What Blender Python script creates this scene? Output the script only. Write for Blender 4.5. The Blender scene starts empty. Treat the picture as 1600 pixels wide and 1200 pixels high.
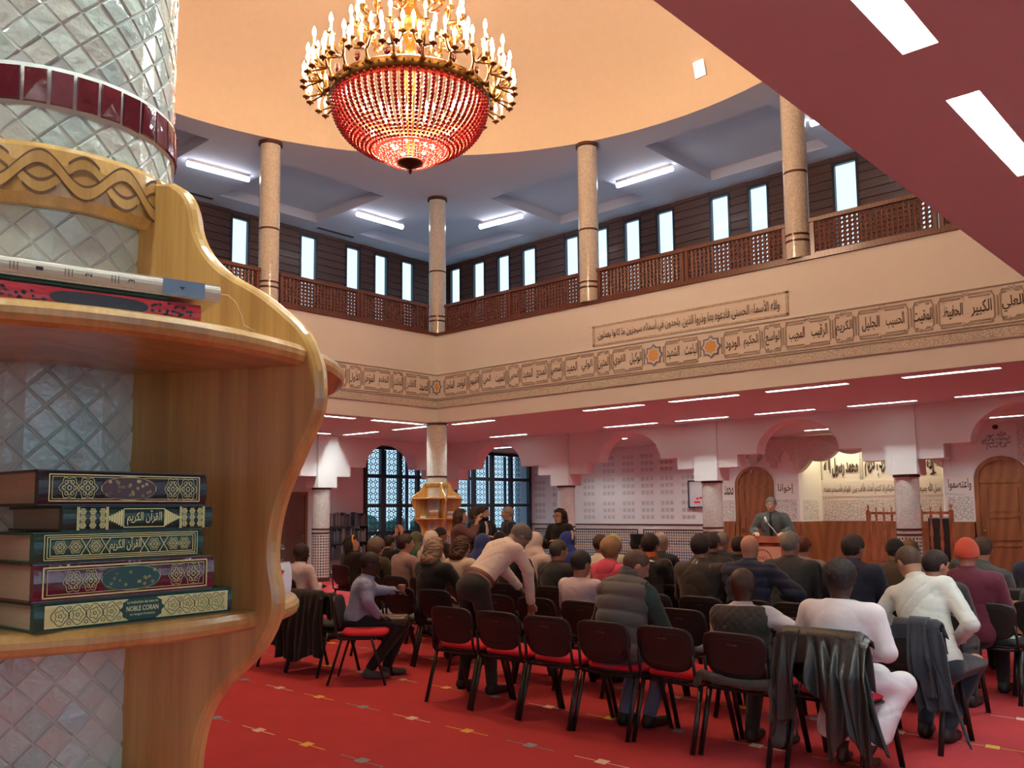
import bpy, math, random
import numpy as np
from mathutils import Vector, Matrix
random.seed(7)
RNG = np.random.default_rng(5)
PI = math.pi
SC = bpy.context.scene
COL = SC.collection
# ------------------------------------------------------------------ camera
def mk_camera():
    cd = bpy.data.cameras.new('camera'); co = bpy.data.objects.new('camera', cd); COL.objects.link(co)
    yaw, pitch, roll = (math.radians(a) for a in (47.52, 5.51, -0.534))
    Xa = Vector((math.cos(yaw), -math.sin(yaw), 0)); Fw = Vector((math.sin(yaw), math.cos(yaw), 0)); Up = Vector((0, 0, 1))
    cp, sp, cr, sr = math.cos(pitch), math.sin(pitch), math.cos(roll), math.sin(roll)
    f = Fw * cp + Up * sp
    y0 = -Fw * sp + Up * cp
    x = Xa * cr + y0 * sr
    y = -Xa * sr + y0 * cr
    m = Matrix((x, y, -f)).transposed().to_4x4(); m.translation = Vector((0, 0, 1.58))
    co.matrix_world = m
    cd.sensor_fit = 'HORIZONTAL'; cd.sensor_width = 36.0; cd.lens = 1379.9 / 1600 * 36.0
    cd.shift_y = (663.5 - 600) / 1600.0
    cd.clip_start = .05; cd.clip_end = 200
    SC.camera = co
mk_camera()
# ------------------------------------------------------------------ world, view
w = bpy.data.worlds.new('world'); SC.world = w; w.use_nodes = True
bg = w.node_tree.nodes['Background']; bg.inputs[0].default_value = (.58, .82, 1.0, 1); bg.inputs[1].default_value = 1.5
SC.view_settings.view_transform = 'Standard'; SC.view_settings.look = 'None'
SC.view_settings.gamma = 1; SC.view_settings.use_curve_mapping = False
SC.view_settings.exposure = 0.24
SC.cycles.max_bounces = 8; SC.cycles.diffuse_bounces = 5; SC.cycles.glossy_bounces = 3; SC.cycles.transmission_bounces = 6
SC.cycles.transparent_max_bounces = 12
SC.cycles.sample_clamp_indirect = 6; SC.cycles.sample_clamp_direct = 0
SC.cycles.caustics_reflective = False; SC.cycles.caustics_refractive = False
try: SC.cycles.use_denoising = True
except Exception: pass
STRIP_W = 165.0      # emission of the fluorescent tubes
def lamp(name, typ, loc, energy, color, size=.3, rot=None, sy=None):
    d = bpy.data.lights.new(name, typ); d.energy = energy; d.color = color
    if typ == 'AREA':
        d.size = size
        if sy: d.shape = 'RECTANGLE'; d.size_y = sy
    else: d.shadow_soft_size = size
    o = bpy.data.objects.new(name, d); COL.objects.link(o); o.location = loc
    if rot: o.rotation_euler = rot
    return o
CH = (6.25, 7.22)   # the axis of the chandelier
lamp('chandelier_glow', 'POINT', (CH[0], CH[1], 6.75), 800, (1, .67, .43), .45)
lamp('bowl_glow', 'POINT', (CH[0], CH[1], 5.98), 60, (1, .62, .36), .12)
for (x_, y_, rx_, rz_) in ((2.0, -3.15, -90, 0),):     # sky portal of the unseen windows added behind the viewer for daylight fill
    o_ = lamp('window_portal', 'AREA', (x_, y_, 1.75), 1, (1, 1, 1), 8.0, (math.radians(rx_), 0, math.radians(rz_)), 2.2); o_.rotation_euler = (math.radians(90), 0, math.radians(180 if y_ < 0 else 90 - 180)); o_.data.cycles.is_portal = True
lamp('mihrab_lamp', 'AREA', (20.75, 7.9, 3.12), 24, (1, .90, .60), .4, (0, 0, 0), 2.6)
# ------------------------------------------------------------------ materials
MATS = {}
def _m(name):
    m = bpy.data.materials.new(name); m.use_nodes = True
    nt = m.node_tree; b = nt.nodes['Principled BSDF']
    return m, nt, b
def rgba(c): return (c[0], c[1], c[2], 1)
def srgb(r, g, b):
    f = lambda v: (v / 255 / 12.92) if v / 255 <= .04045 else ((v / 255 + .055) / 1.055) ** 2.4
    return (f(r), f(g), f(b))
def mat(name, c, rough=.6, metal=0., bump=0., bs=60., var=.08, vs=4., spec=.5, coat=0., sheen=0., emit=None, es=0., stretch=None):
    """A surface with a small mottle in its colour and a fine bump."""
    if name in MATS: return MATS[name]
    m, nt, b = _m(name)
    N, L = nt.nodes, nt.links
    tc = N.new('ShaderNodeTexCoord'); mp = N.new('ShaderNodeMapping'); L.new(tc.outputs['Object'], mp.inputs[0])
    if stretch: mp.inputs['Scale'].default_value = stretch
    nz = N.new('ShaderNodeTexNoise'); nz.inputs['Scale'].default_value = vs; nz.inputs['Detail'].default_value = 4
    L.new(mp.outputs[0], nz.inputs['Vector'])
    mx = N.new('ShaderNodeMix'); mx.data_type = 'RGBA'
    mx.inputs[6].default_value = rgba([v * (1 - var) for v in c]); mx.inputs[7].default_value = rgba([min(1, v * (1 + var)) for v in c])
    L.new(nz.outputs['Fac'], mx.inputs[0]); L.new(mx.outputs[2], b.inputs['Base Color'])
    b.inputs['Roughness'].default_value = rough; b.inputs['Metallic'].default_value = metal
    b.inputs['Specular IOR Level'].default_value = spec
    if coat: b.inputs['Coat Weight'].default_value = coat; b.inputs['Coat Roughness'].default_value = .1
    if sheen: b.inputs['Sheen Weight'].default_value = sheen
    if bump:
        n2 = N.new('ShaderNodeTexNoise'); n2.inputs['Scale'].default_value = bs; n2.inputs['Detail'].default_value = 3
        L.new(mp.outputs[0], n2.inputs['Vector'])
        bp = N.new('ShaderNodeBump'); bp.inputs['Strength'].default_value = bump; bp.inputs['Distance'].default_value = .01
        L.new(n2.outputs['Fac'], bp.inputs['Height']); L.new(bp.outputs[0], b.inputs['Normal'])
    if emit:
        b.inputs['Emission Color'].default_value = rgba(emit); b.inputs['Emission Strength'].default_value = es
    MATS[name] = m
    return m
def wood(name, c1, c2, scale=(18, 18, 1.2), rough=.35, coat=.4, dist=3., big=.6, rings=False):
    if name in MATS: return MATS[name]
    m, nt, b = _m(name); N, L = nt.nodes, nt.links
    tc = N.new('ShaderNodeTexCoord'); mp = N.new('ShaderNodeMapping'); mp.inputs['Scale'].default_value = scale
    L.new(tc.outputs['Object'], mp.inputs[0])
    wv = N.new('ShaderNodeTexWave'); wv.wave_type = 'RINGS' if rings else 'BANDS'; wv.bands_direction = 'DIAGONAL'; wv.rings_direction = 'Z'; wv.inputs['Scale'].default_value = big
    wv.inputs['Distortion'].default_value = dist; wv.inputs['Detail'].default_value = 3; wv.inputs['Detail Scale'].default_value = 1.2
    L.new(mp.outputs[0], wv.inputs['Vector'])
    nz = N.new('ShaderNodeTexNoise'); nz.inputs['Scale'].default_value = 3.5; nz.inputs['Detail'].default_value = 8; nz.inputs['Roughness'].default_value = .7
    L.new(mp.outputs[0], nz.inputs['Vector'])
    ad = N.new('ShaderNodeMath'); ad.operation = 'MULTIPLY_ADD'; ad.inputs[1].default_value = .25 if rings else .55
    L.new(wv.outputs['Fac'], ad.inputs[0]); 
    ml = N.new('ShaderNodeMath'); ml.operation = 'MULTIPLY'; ml.inputs[1].default_value = .95 if rings else .5; L.new(nz.outputs['Fac'], ml.inputs[0]); L.new(ml.outputs[0], ad.inputs[2])
    cr = N.new('ShaderNodeValToRGB'); cr.color_ramp.elements[0].color = rgba(c1); cr.color_ramp.elements[1].color = rgba(c2)
    cr.color_ramp.elements[0].position = .15; cr.color_ramp.elements[1].position = .85
    L.new(ad.outputs[0], cr.inputs[0]); L.new(cr.outputs[0], b.inputs['Base Color'])
    b.inputs['Roughness'].default_value = rough; b.inputs['Coat Weight'].default_value = coat; b.inputs['Coat Roughness'].default_value = .15
    bp = N.new('ShaderNodeBump'); bp.inputs['Strength'].default_value = .08; bp.inputs['Distance'].default_value = .003
    L.new(ad.outputs[0], bp.inputs['Height']); L.new(bp.outputs[0], b.inputs['Normal'])
    MATS[name] = m
    return m
def mosaic(name, c, grout, cell=.03, rough=.12, bumpy=.35, dots=None, dot_r=.3, spots=None):
    """Small glazed tiles laid out on the mesh's UVs (metres); dots: a list of (v, colour) steps for the dark centre tiles."""
    if name in MATS: return MATS[name]
    m, nt, b = _m(name); N, L = nt.nodes, nt.links
    def math_(op, a, bb=None, v=None):
        n = N.new('ShaderNodeMath'); n.operation = op
        L.new(a, n.inputs[0])
        if bb is not None: L.new(bb, n.inputs[1])
        if v is not None: n.inputs[1].default_value = v
        return n.outputs[0]
    uv = N.new('ShaderNodeTexCoord'); sp = N.new('ShaderNodeSeparateXYZ'); L.new(uv.outputs['UV'], sp.inputs[0])
    u = math_('DIVIDE', sp.outputs[0], v=cell); v = math_('DIVIDE', sp.outputs[1], v=cell)
    fu, fv = math_('FRACT', u), math_('FRACT', v)
    du = math_('ABSOLUTE', math_('SUBTRACT', fu, v=.5)); dv = math_('ABSOLUTE', math_('SUBTRACT', fv, v=.5))
    mxd = math_('MAXIMUM', du, dv)
    line = math_('GREATER_THAN', mxd, v=.455)
    iu, iv = math_('FLOOR', u), math_('FLOOR', v)
    cb = N.new('ShaderNodeCombineXYZ'); L.new(iu, cb.inputs[0]); L.new(iv, cb.inputs[1])
    wn = N.new('ShaderNodeTexWhiteNoise'); wn.noise_dimensions = '2D'; L.new(cb.outputs[0], wn.inputs['Vector'])
    m1 = N.new('ShaderNodeMix'); m1.data_type = 'RGBA'; m1.inputs[6].default_value = rgba([x * .86 for x in c]); m1.inputs[7].default_value = rgba([min(1, x * 1.1) for x in c])
    L.new(wn.outputs['Value'], m1.inputs[0]); col = m1.outputs[2]
    if dots:
        cr = N.new('ShaderNodeValToRGB'); cr.color_ramp.interpolation = 'CONSTANT'
        el = cr.color_ramp.elements
        el[0].position = 0; el[0].color = rgba(dots[0][1])
        el[1].position = dots[1][0]; el[1].color = rgba(dots[1][1])
        for p, cc in dots[2:]:
            e = el.new(p); e.color = rgba(cc)
        vv = math_('DIVIDE', math_('MULTIPLY', iv, v=cell), v=2.0)
        L.new(vv, cr.inputs[0])
        ds = math_('LESS_THAN', mxd, v=dot_r)
        m2 = N.new('ShaderNodeMix'); m2.data_type = 'RGBA'; L.new(ds, m2.inputs[0]); L.new(col, m2.inputs[6]); L.new(cr.outputs[0], m2.inputs[7]); col = m2.outputs[2]
    m3 = N.new('ShaderNodeMix'); m3.data_type = 'RGBA'; L.new(line, m3.inputs[0]); L.new(col, m3.inputs[6]); m3.inputs[7].default_value = rgba(grout)
    L.new(m3.outputs[2], b.inputs['Base Color'])
    b.inputs['Roughness'].default_value = rough
    hh = math_('ADD', math_('MULTIPLY', wn.outputs['Value'], fu), math_('MULTIPLY', line, v=-.6))
    bp = N.new('ShaderNodeBump'); bp.inputs['Strength'].default_value = bumpy; bp.inputs['Distance'].default_value = .004
    L.new(hh, bp.inputs['Height']); L.new(bp.outputs[0], b.inputs['Normal'])
    MATS[name] = m
    return m
def carved(name, c, dark, scale=22., depth=.6, kind='VORONOI'):
    if name in MATS: return MATS[name]
    m, nt, b = _m(name); N, L = nt.nodes, nt.links
    tc = N.new('ShaderNodeTexCoord'); nz = N.new('ShaderNodeTexNoise'); nz.inputs['Scale'].default_value = scale * .25
    L.new(tc.outputs['Object'], nz.inputs['Vector'])
    mv = N.new('ShaderNodeVectorMath'); mv.operation = 'MULTIPLY_ADD'; mv.inputs[1].default_value = (.12,) * 3
    L.new(nz.outputs['Color'], mv.inputs[0]); L.new(tc.outputs['Object'], mv.inputs[2])
    vo = N.new('ShaderNodeTexVoronoi'); vo.feature = 'DISTANCE_TO_EDGE'; vo.inputs['Scale'].default_value = scale
    L.new(mv.outputs[0], vo.inputs['Vector'])
    cr = N.new('ShaderNodeValToRGB'); cr.color_ramp.elements[0].position = .03; cr.color_ramp.elements[1].position = .16
    cr.color_ramp.elements[0].color = rgba(dark); cr.color_ramp.elements[1].color = rgba(c)
    L.new(vo.outputs['Distance'], cr.inputs[0]); L.new(cr.outputs[0], b.inputs['Base Color'])
    b.inputs['Roughness'].default_value = .8
    bp = N.new('ShaderNodeBump'); bp.inputs['Strength'].default_value = depth; bp.inputs['Distance'].default_value = .01
    L.new(vo.outputs['Distance'], bp.inputs['Height']); L.new(bp.outputs[0], b.inputs['Normal'])
    MATS[name] = m
    return m
def emissive(name, c, s):
    if name in MATS: return MATS[name]
    m, nt, b = _m(name); b.inputs['Base Color'].default_value = rgba(c)
    b.inputs['Emission Color'].default_value = rgba(c); b.inputs['Emission Strength'].default_value = s
    MATS[name] = m
    return m
def glass(name, tint=(1, 1, 1), gl=.06, rough=.02):
    if name in MATS: return MATS[name]
    m = bpy.data.materials.new(name); m.use_nodes = True; nt = m.node_tree; N, L = nt.nodes, nt.links
    for n in list(N):
        if n.type != 'OUTPUT_MATERIAL': N.remove(n)
    out = [n for n in N if n.type == 'OUTPUT_MATERIAL'][0]
    t = N.new('ShaderNodeBsdfTransparent'); t.inputs[0].default_value = rgba(tint)
    g = N.new('ShaderNodeBsdfGlossy'); g.inputs['Roughness'].default_value = rough
    mx = N.new('ShaderNodeMixShader'); mx.inputs[0].default_value = gl; L.new(t.outputs[0], mx.inputs[1]); L.new(g.outputs[0], mx.inputs[2])
    L.new(mx.outputs[0], out.inputs[0])
    MATS[name] = m
    return m
# ------------------------------------------------------------------ mesh builder
class MB:
    def __init__(s): s.v = []; s.f = []; s.mi = []; s.sm = []; s.uv = []; s.m = 0; s.smooth = False; s.useuv = False
    def quad(s, a, b, c, d, uv=None): s.poly([a, b, c, d], uv)
    def poly(s, pts, uv=None):
        n = len(s.v); s.v += [tuple(p) for p in pts]; s._f(list(range(n, n + len(pts))), uv)
    def _f(s, idx, uv=None):
        s.f.append(idx); s.mi.append(s.m); s.sm.append(s.smooth); s.uv.append(uv)
        if uv: s.useuv = True
    def add(s, vs, fs, smooth=None):
        n = len(s.v); s.v += [tuple(p) for p in vs]
        for f in fs: s.f.append([n + i for i in f]); s.mi.append(s.m); s.sm.append(s.smooth if smooth is None else smooth); s.uv.append(None)
    def box(s, x0, x1, y0, y1, z0, z1, M=None):
        vs = [(x, y, z) for x in (x0, x1) for y in (y0, y1) for z in (z0, z1)]
        if M: vs = [tuple(M @ Vector(p)) for p in vs]
        s.add(vs, [(0, 1, 3, 2), (4, 6, 7, 5), (0, 4, 5, 1), (2, 3, 7, 6), (0, 2, 6, 4), (1, 5, 7, 3)], False)
    def rbox(s, x0, x1, y0, y1, z0, z1, r, M=None, seg=3):
        """Box with rounded vertical edges and softly bevelled top and bottom."""
        pr = []
        for cx, cy, a0 in ((x1 - r, y1 - r, 0), (x0 + r, y1 - r, 90), (x0 + r, y0 + r, 180), (x1 - r, y0 + r, 270)):
            for k in range(seg + 1):
                a = math.radians(a0 + 90 * k / seg); pr.append((cx + r * math.cos(a), cy + r * math.sin(a)))
        e = min(r, (z1 - z0) * .3); cx, cy = (x0 + x1) / 2, (y0 + y1) / 2
        lay = []
        for z, q in ((z0, 1), (z0 + e, 0), (z1 - e, 0), (z1, 1)):
            kx = 1 - (q * e * .8) / max(1e-6, (x1 - x0) / 2); ky = 1 - (q * e * .8) / max(1e-6, (y1 - y0) / 2)
            lay.append([(cx + (p[0] - cx) * kx, cy + (p[1] - cy) * ky, z) for p in pr])
        s.loft(lay, True, True, M, True)
    def loft(s, rings, cap0=True, cap1=True, M=None, closed=True, smooth=None):
        n = len(rings[0]); vs = [p for r in rings for p in r]
        if M: vs = [tuple(M @ Vector(p)) for p in vs]
        fs = []
        for i in range(len(rings) - 1):
            for j in range(n if closed else n - 1):
                a = i * n + j; b2 = i * n + (j + 1) % n
                fs.append((a, b2, b2 + n, a + n))
        s.add(vs, fs, smooth)
        base = len(s.v) - len(vs)
        if cap0: s._f([base + j for j in range(n)][::-1])
        if cap1: s._f([base + (len(rings) - 1) * n + j for j in range(n)])
    def lathe(s, prof, c=(0, 0, 0), seg=24, a0=0, a1=360, M=None, smooth=True, uv=False, caps=False):
        full = abs(a1 - a0 - 360) < 1e-6; n = seg if full else seg + 1
        base = len(s.v); vs = []
        for r, z in prof:
            for k in range(n):
                a = math.radians(a0 + (a1 - a0) * k / seg); vs.append((c[0] + r * math.cos(a), c[1] + r * math.sin(a), c[2] + z))
        if M: vs = [tuple(M @ Vector(p)) for p in vs]
        s.v += vs
        for i in range(len(prof) - 1):
            for k in range(seg):
                k2 = (k + 1) % n
                u = None
                if uv:
                    r = max(prof[i][0], prof[i + 1][0]); u0 = math.radians((a1 - a0) * k / seg) * r; u1 = math.radians((a1 - a0) * (k + 1) / seg) * r
                    u = [(u0, prof[i][1]), (u1, prof[i][1]), (u1, prof[i + 1][1]), (u0, prof[i + 1][1])]; s.useuv = True
                s.f.append([base + i * n + k, base + i * n + k2, base + (i + 1) * n + k2, base + (i + 1) * n + k]); s.mi.append(s.m); s.sm.append(smooth); s.uv.append(u)
        if caps:
            s._f([base + k for k in range(n)][::-1]); s._f([base + (len(prof) - 1) * n + k for k in range(n)])
    def tube(s, pts, r, seg=8, caps=True, flat=1., smooth=True):
        """A tube along a polyline; r a number or a list; flat squeezes it sideways."""
        pts = [Vector(p) for p in pts]; rs = r if isinstance(r, (list, tuple)) else [r] * len(pts)
        rings = []; up = None
        for i, p in enumerate(pts):
            t = (pts[min(i + 1, len(pts) - 1)] - pts[max(i - 1, 0)]).normalized()
            if up is None:
                up = Vector((0, 0, 1)) if abs(t.z) < .9 else Vector((1, 0, 0))
            x = t.cross(up)
            if x.length < 1e-5: x = t.orthogonal()
            x.normalize(); y = x.cross(t).normalized(); up = y
            rings.append([tuple(p + x * rs[i] * math.cos(2 * PI * k / seg) + y * rs[i] * flat * math.sin(2 * PI * k / seg)) for k in range(seg)])
        s.loft(rings, caps, caps, None, True, smooth)
    def ball(s, c, r, seg=8, rings=5, M=None):
        rr = r if isinstance(r, (tuple, list)) else (r, r, r)
        vs = [(c[0], c[1], c[2] + rr[2])]
        for i in range(1, rings):
            t = PI * i / rings
            for k in range(seg):
                a = 2 * PI * k / seg; vs.append((c[0] + rr[0] * math.sin(t) * math.cos(a), c[1] + rr[1] * math.sin(t) * math.sin(a), c[2] + rr[2] * math.cos(t)))
        vs.append((c[0], c[1], c[2] - rr[2])); L = len(vs) - 1
        if M: vs = [tuple(M @ Vector(p)) for p in vs]
        fs = [(0, 1 + k, 1 + (k + 1) % seg) for k in range(seg)]
        for i in range(rings - 2):
            for k in range(seg):
                a = 1 + i * seg + k; b = 1 + i * seg + (k + 1) % seg; fs.append((a, a + seg, b + seg, b))
        fs += [(L, 1 + (rings - 2) * seg + (k + 1) % seg, 1 + (rings - 2) * seg + k) for k in range(seg)]
        s.add(vs, fs, True)
    def prism(s, poly, h0, h1, fn, uv=False, side=True, back=True):
        """poly in 2-D; fn(a, b, h) -> 3-D point. Faces at h0 and h1 and the sides between."""
        a = [fn(p[0], p[1], h0) for p in poly]; b = [fn(p[0], p[1], h1) for p in poly]; n = len(poly); base = len(s.v)
        s.v += a + b
        if back: s._f([base + i for i in range(n)][::-1], [tuple(p) for p in poly][::-1] if uv else None)
        s._f([base + n + i for i in range(n)], [tuple(p) for p in poly] if uv else None)
        if side:
            for i in range(n):
                j = (i + 1) % n; s._f([base + i, base + j, base + n + j, base + n + i], [(0, 0)] * 4 if uv else None)
    def obj(s, name, mats, parent=None, loc=None):
        me = bpy.data.meshes.new(name); me.from_pydata(s.v, [], s.f)
        for m in (mats if isinstance(mats, (list, tuple)) else [mats]): me.materials.append(m)
        me.polygons.foreach_set('material_index', s.mi); me.polygons.foreach_set('use_smooth', s.sm)
        if s.useuv:
            ul = me.uv_layers.new(name='UVMap'); d = ul.data
            li = 0
            for p, u in zip(me.polygons, s.uv):
                for k in range(p.loop_total):
                    d[p.loop_start + k].uv = u[k] if u else (0, 0)
        me.update()
        return link(name, me, parent, loc)
def link(name, me, parent=None, loc=None):
    o = bpy.data.objects.new(name, me); COL.objects.link(o)
    if parent is not None: o.parent = parent
    if loc is not None: o.location = loc
    return o
def empty(name, loc=(0, 0, 0), rz=0.):
    o = bpy.data.objects.new(name, None); COL.objects.link(o); o.location = loc; o.rotation_euler = (0, 0, rz); o.empty_display_size = .1
    return o
def tag(o, label=None, cat=None, group=None, kind=None):
    if label: o['label'] = label
    if cat: o['category'] = cat
    if group: o['group'] = group
    if kind: o['kind'] = kind
    return o
KIDS = {}
def copy_tree(o, loc=None, rz=None, swap=None):
    c = o.copy(); COL.objects.link(c)
    if loc is not None: c.location = loc
    if rz is not None: c.rotation_euler = (0, 0, rz)
    for ch in kids(o):
        d = ch.copy(); COL.objects.link(d); d.parent = c
        for g in kids(ch):
            e = g.copy(); COL.objects.link(e); e.parent = d
        if swap and ch.name.split('.')[0] in swap:
            d.data = swap[ch.name.split('.')[0]]
    return c
def kids(o):
    k = KIDS.get(o.name)
    if k is None: k = KIDS[o.name] = [c for c in bpy.data.objects if c.parent == o]
    return k
# ------------------------------------------------------------------ lettering
AR = {  # isolated, final, initial, medial forms of the Arabic letters
'ء': (0xFE80,) , 'آ': (0xFE81, 0xFE82), 'أ': (0xFE83, 0xFE84), 'ؤ': (0xFE85, 0xFE86), 'إ': (0xFE87, 0xFE88), 'ئ': (0xFE89, 0xFE8A, 0xFE8B, 0xFE8C),
'ا': (0xFE8D, 0xFE8E), 'ب': (0xFE8F, 0xFE90, 0xFE91, 0xFE92), 'ة': (0xFE93, 0xFE94), 'ت': (0xFE95, 0xFE96, 0xFE97, 0xFE98), 'ث': (0xFE99, 0xFE9A, 0xFE9B, 0xFE9C),
'ج': (0xFE9D, 0xFE9E, 0xFE9F, 0xFEA0), 'ح': (0xFEA1, 0xFEA2, 0xFEA3, 0xFEA4), 'خ': (0xFEA5, 0xFEA6, 0xFEA7, 0xFEA8), 'د': (0xFEA9, 0xFEAA), 'ذ': (0xFEAB, 0xFEAC),
'ر': (0xFEAD, 0xFEAE), 'ز': (0xFEAF, 0xFEB0), 'س': (0xFEB1, 0xFEB2, 0xFEB3, 0xFEB4), 'ش': (0xFEB5, 0xFEB6, 0xFEB7, 0xFEB8), 'ص': (0xFEB9, 0xFEBA, 0xFEBB, 0xFEBC),
'ض': (0xFEBD, 0xFEBE, 0xFEBF, 0xFEC0), 'ط': (0xFEC1, 0xFEC2, 0xFEC3, 0xFEC4), 'ظ': (0xFEC5, 0xFEC6, 0xFEC7, 0xFEC8), 'ع': (0xFEC9, 0xFECA, 0xFECB, 0xFECC),
'غ': (0xFECD, 0xFECE, 0xFECF, 0xFED0), 'ف': (0xFED1, 0xFED2, 0xFED3, 0xFED4), 'ق': (0xFED5, 0xFED6, 0xFED7, 0xFED8), 'ك': (0xFED9, 0xFEDA, 0xFEDB, 0xFEDC),
'ل': (0xFEDD, 0xFEDE, 0xFEDF, 0xFEE0), 'م': (0xFEE1, 0xFEE2, 0xFEE3, 0xFEE4), 'ن': (0xFEE5, 0xFEE6, 0xFEE7, 0xFEE8), 'ه': (0xFEE9, 0xFEEA, 0xFEEB, 0xFEEC),
'و': (0xFEED, 0xFEEE), 'ى': (0xFEEF, 0xFEF0), 'ي': (0xFEF1, 0xFEF2, 0xFEF3, 0xFEF4)}
def shape_ar(t):
    out = []; i = 0
    t2 = t.replace('الله', '\u0001')
    def joins_next(ch): return len(AR.get(ch, ())) == 4
    prev = False
    while i < len(t2):
        ch = t2[i]
        if ch == '\u0001': out.append('\uFDF2'); prev = False; i += 1; continue
        if ch not in AR: out.append(ch); prev = False; i += 1; continue
        nx = t2[i + 1] if i + 1 < len(t2) else ' '
        if ch == 'ل' and nx in 'اأإآ':
            k = {'آ': 0xFEF5, 'أ': 0xFEF7, 'إ': 0xFEF9, 'ا': 0xFEFB}[nx]; out.append(chr(k + (1 if prev else 0))); prev = False; i += 2; continue
        fm = AR[ch]; nj = nx in AR and nx != 'ء'
        if len(fm) == 1: out.append(chr(fm[0])); prev = False
        elif len(fm) == 2: out.append(chr(fm[1] if prev else fm[0])); prev = False
        else:
            out.append(chr(fm[3] if prev and nj else fm[1] if prev else fm[2] if nj else fm[0])); prev = nj
        i += 1
    return ''.join(reversed(out))
_TC = {}
def text_tris(s, bold=0.):
    """Lettering as 2-D triangles: (points n x 2, triangles), normalised to a width and height read off the shapes."""
    if (s, bold) in _TC: return _TC[(s, bold)]
    c = bpy.data.curves.new('t', 'FONT'); c.body = s; c.resolution_u = 2; c.offset = bold
    o = bpy.data.objects.new('t', c); COL.objects.link(o)
    dg = bpy.context.evaluated_depsgraph_get(); dg.update()
    me = o.evaluated_get(dg).to_mesh()
    pts = np.array([v.co[:2] for v in me.vertices]); fs = [list(p.vertices) for p in me.polygons]
    o.evaluated_get(dg).to_mesh_clear(); bpy.data.objects.remove(o); bpy.data.curves.remove(c)
    _TC[(s, bold)] = (pts, fs)
    return _TC[(s, bold)]
def put_text(mb, s, cx, cy, w, h, fn, keep=False, bold=0., arabic=True, rot=0.):
    """Lettering fitted into a w x h box centred at (cx, cy) of the plane fn(a, b)."""
    pts, fs = text_tris(shape_ar(s) if arabic else s, bold)
    if len(pts) == 0: return
    lo, hi = pts.min(0), pts.max(0); sz = np.maximum(hi - lo, 1e-6)
    k = np.array([w / sz[0], h / sz[1]])
    if keep: k[:] = min(k)
    q = (pts - (lo + hi) / 2) * k
    if rot:
        ca, sa = math.cos(rot), math.sin(rot); q = q @ np.array([[ca, sa], [-sa, ca]])
    mb.add([fn(cx + p[0], cy + p[1]) for p in q], fs, False)
# ================================================================== the setting
WHITE = mat('white_plaster', (.78, .79, .77), .75, bump=.05, bs=40, var=.02)
CEILW = mat('ceiling_paint', (.64, .74, .72), .8, var=.02)
DOME = mat('dome_plaster', (.86, .74, .58), .85, bump=.5, bs=7, var=.04, vs=9)
CLAD = mat('dark_cladding', (.070, .030, .024), .5, var=.25, vs=2)
BLACK = mat('black_frame', (.012, .014, .020), .4, var=.1)
RAILW = wood('railing_wood', (.10, .030, .018), (.17, .055, .032), rough=.4, coat=.2)
MAHOG = wood('mahogany', (.19, .065, .024), (.29, .105, .040), scale=(5, 5, .8), rough=.4, coat=.3)
PINE = wood('varnished_pine', (.36, .17, .038), (.70, .42, .13), scale=(20, 20, .8), rough=.28, coat=.6, dist=14., big=.22, rings=True)
GROUT = (.55, .53, .49)
MOSW = mosaic('white_mosaic', (.66, .63, .57), (.46, .42, .37), .026, rough=.12, bumpy=.5)
MOSD = mosaic('dotted_mosaic', (.62, .60, .54), (.42, .39, .34), .062, dots=[(0, (.03, .03, .035)), (.98, (.03, .03, .035))], dot_r=.27)
MOSB = mosaic('dado_mosaic', (.56, .55, .51), (.40, .38, .34), .074, dot_r=.30,
              dots=[(0, (.03, .06, .14)), (.20, (.28, .16, .04)), (.28, (.04, .035, .03)), (.36, (.26, .15, .04)), (.43, (.03, .03, .035)), (.49, (.03, .07, .16))])
BANDT = mat('brown_band', (.085, .032, .02), .25, var=.3, vs=40)
CARV = carved('carved_plaster', (.72, .69, .63), (.46, .43, .38), 30)
CARVB = carved('carved_plaster_large', (.72, .70, .64), (.44, .42, .36), 16)
CREAM = mat('cream_panel', (.76, .73, .67), .8, var=.03)
STRAP = mat('grey_strapwork', (.40, .35, .31), .8)
INK = mat('dark_brown_lettering', (.045, .025, .018), .6)
CARPET = mat('red_carpet', (.49, .058, .068), .95, bump=.6, bs=260, var=.13, vs=2.2, spec=.1, sheen=.0)

def face_x(X, s=-1):      # a plane of constant X looking towards -X: (a, b, h) -> a is Y, b is Z, h lifts towards the room
    return lambda a, b, h=0: (X + s * h, a, b)
def face_y(Y, s=-1):
    return lambda a, b, h=0: (a, Y + s * h, b)
def face_z(Z, s=-1):
    return lambda a, b, h=0: (a, b, Z + s * h)
def holes(mb, a0, a1, b0, b1, hs, fn, uv=False):
    """A rectangle with rectangular holes (a0, a1, b0, b1)."""
    A = sorted({a0, a1, *[min(max(h[0], a0), a1) for h in hs], *[min(max(h[1], a0), a1) for h in hs]})
    B = sorted({b0, b1, *[min(max(h[2], b0), b1) for h in hs], *[min(max(h[3], b0), b1) for h in hs]})
    for i in range(len(A) - 1):
        for j in range(len(B) - 1):
            x, y = (A[i] + A[i + 1]) / 2, (B[j] + B[j + 1]) / 2
            if any(h[0] < x < h[1] and h[2] < y < h[3] for h in hs): continue
            c = [(A[i], B[j]), (A[i + 1], B[j]), (A[i + 1], B[j + 1]), (A[i], B[j + 1])]
            mb.quad(*[fn(*p) for p in c], uv=c if uv else None)
def slab(mb, poly, fn, h0=0., h1=.01, uv=False): mb.prism(poly, h0, h1, lambda a, b, h: fn(a, b, h), uv=uv)
def rect(a0, a1, b0, b1): return [(a0, b0), (a1, b0), (a1, b1), (a0, b1)]
def struct(mb, name, mats, label=None, parent=None):
    o = mb.obj(name, mats, parent)
    if parent is None: tag(o, label, None, None, 'structure')
    elif label: o['label'] = label
    return o
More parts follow.
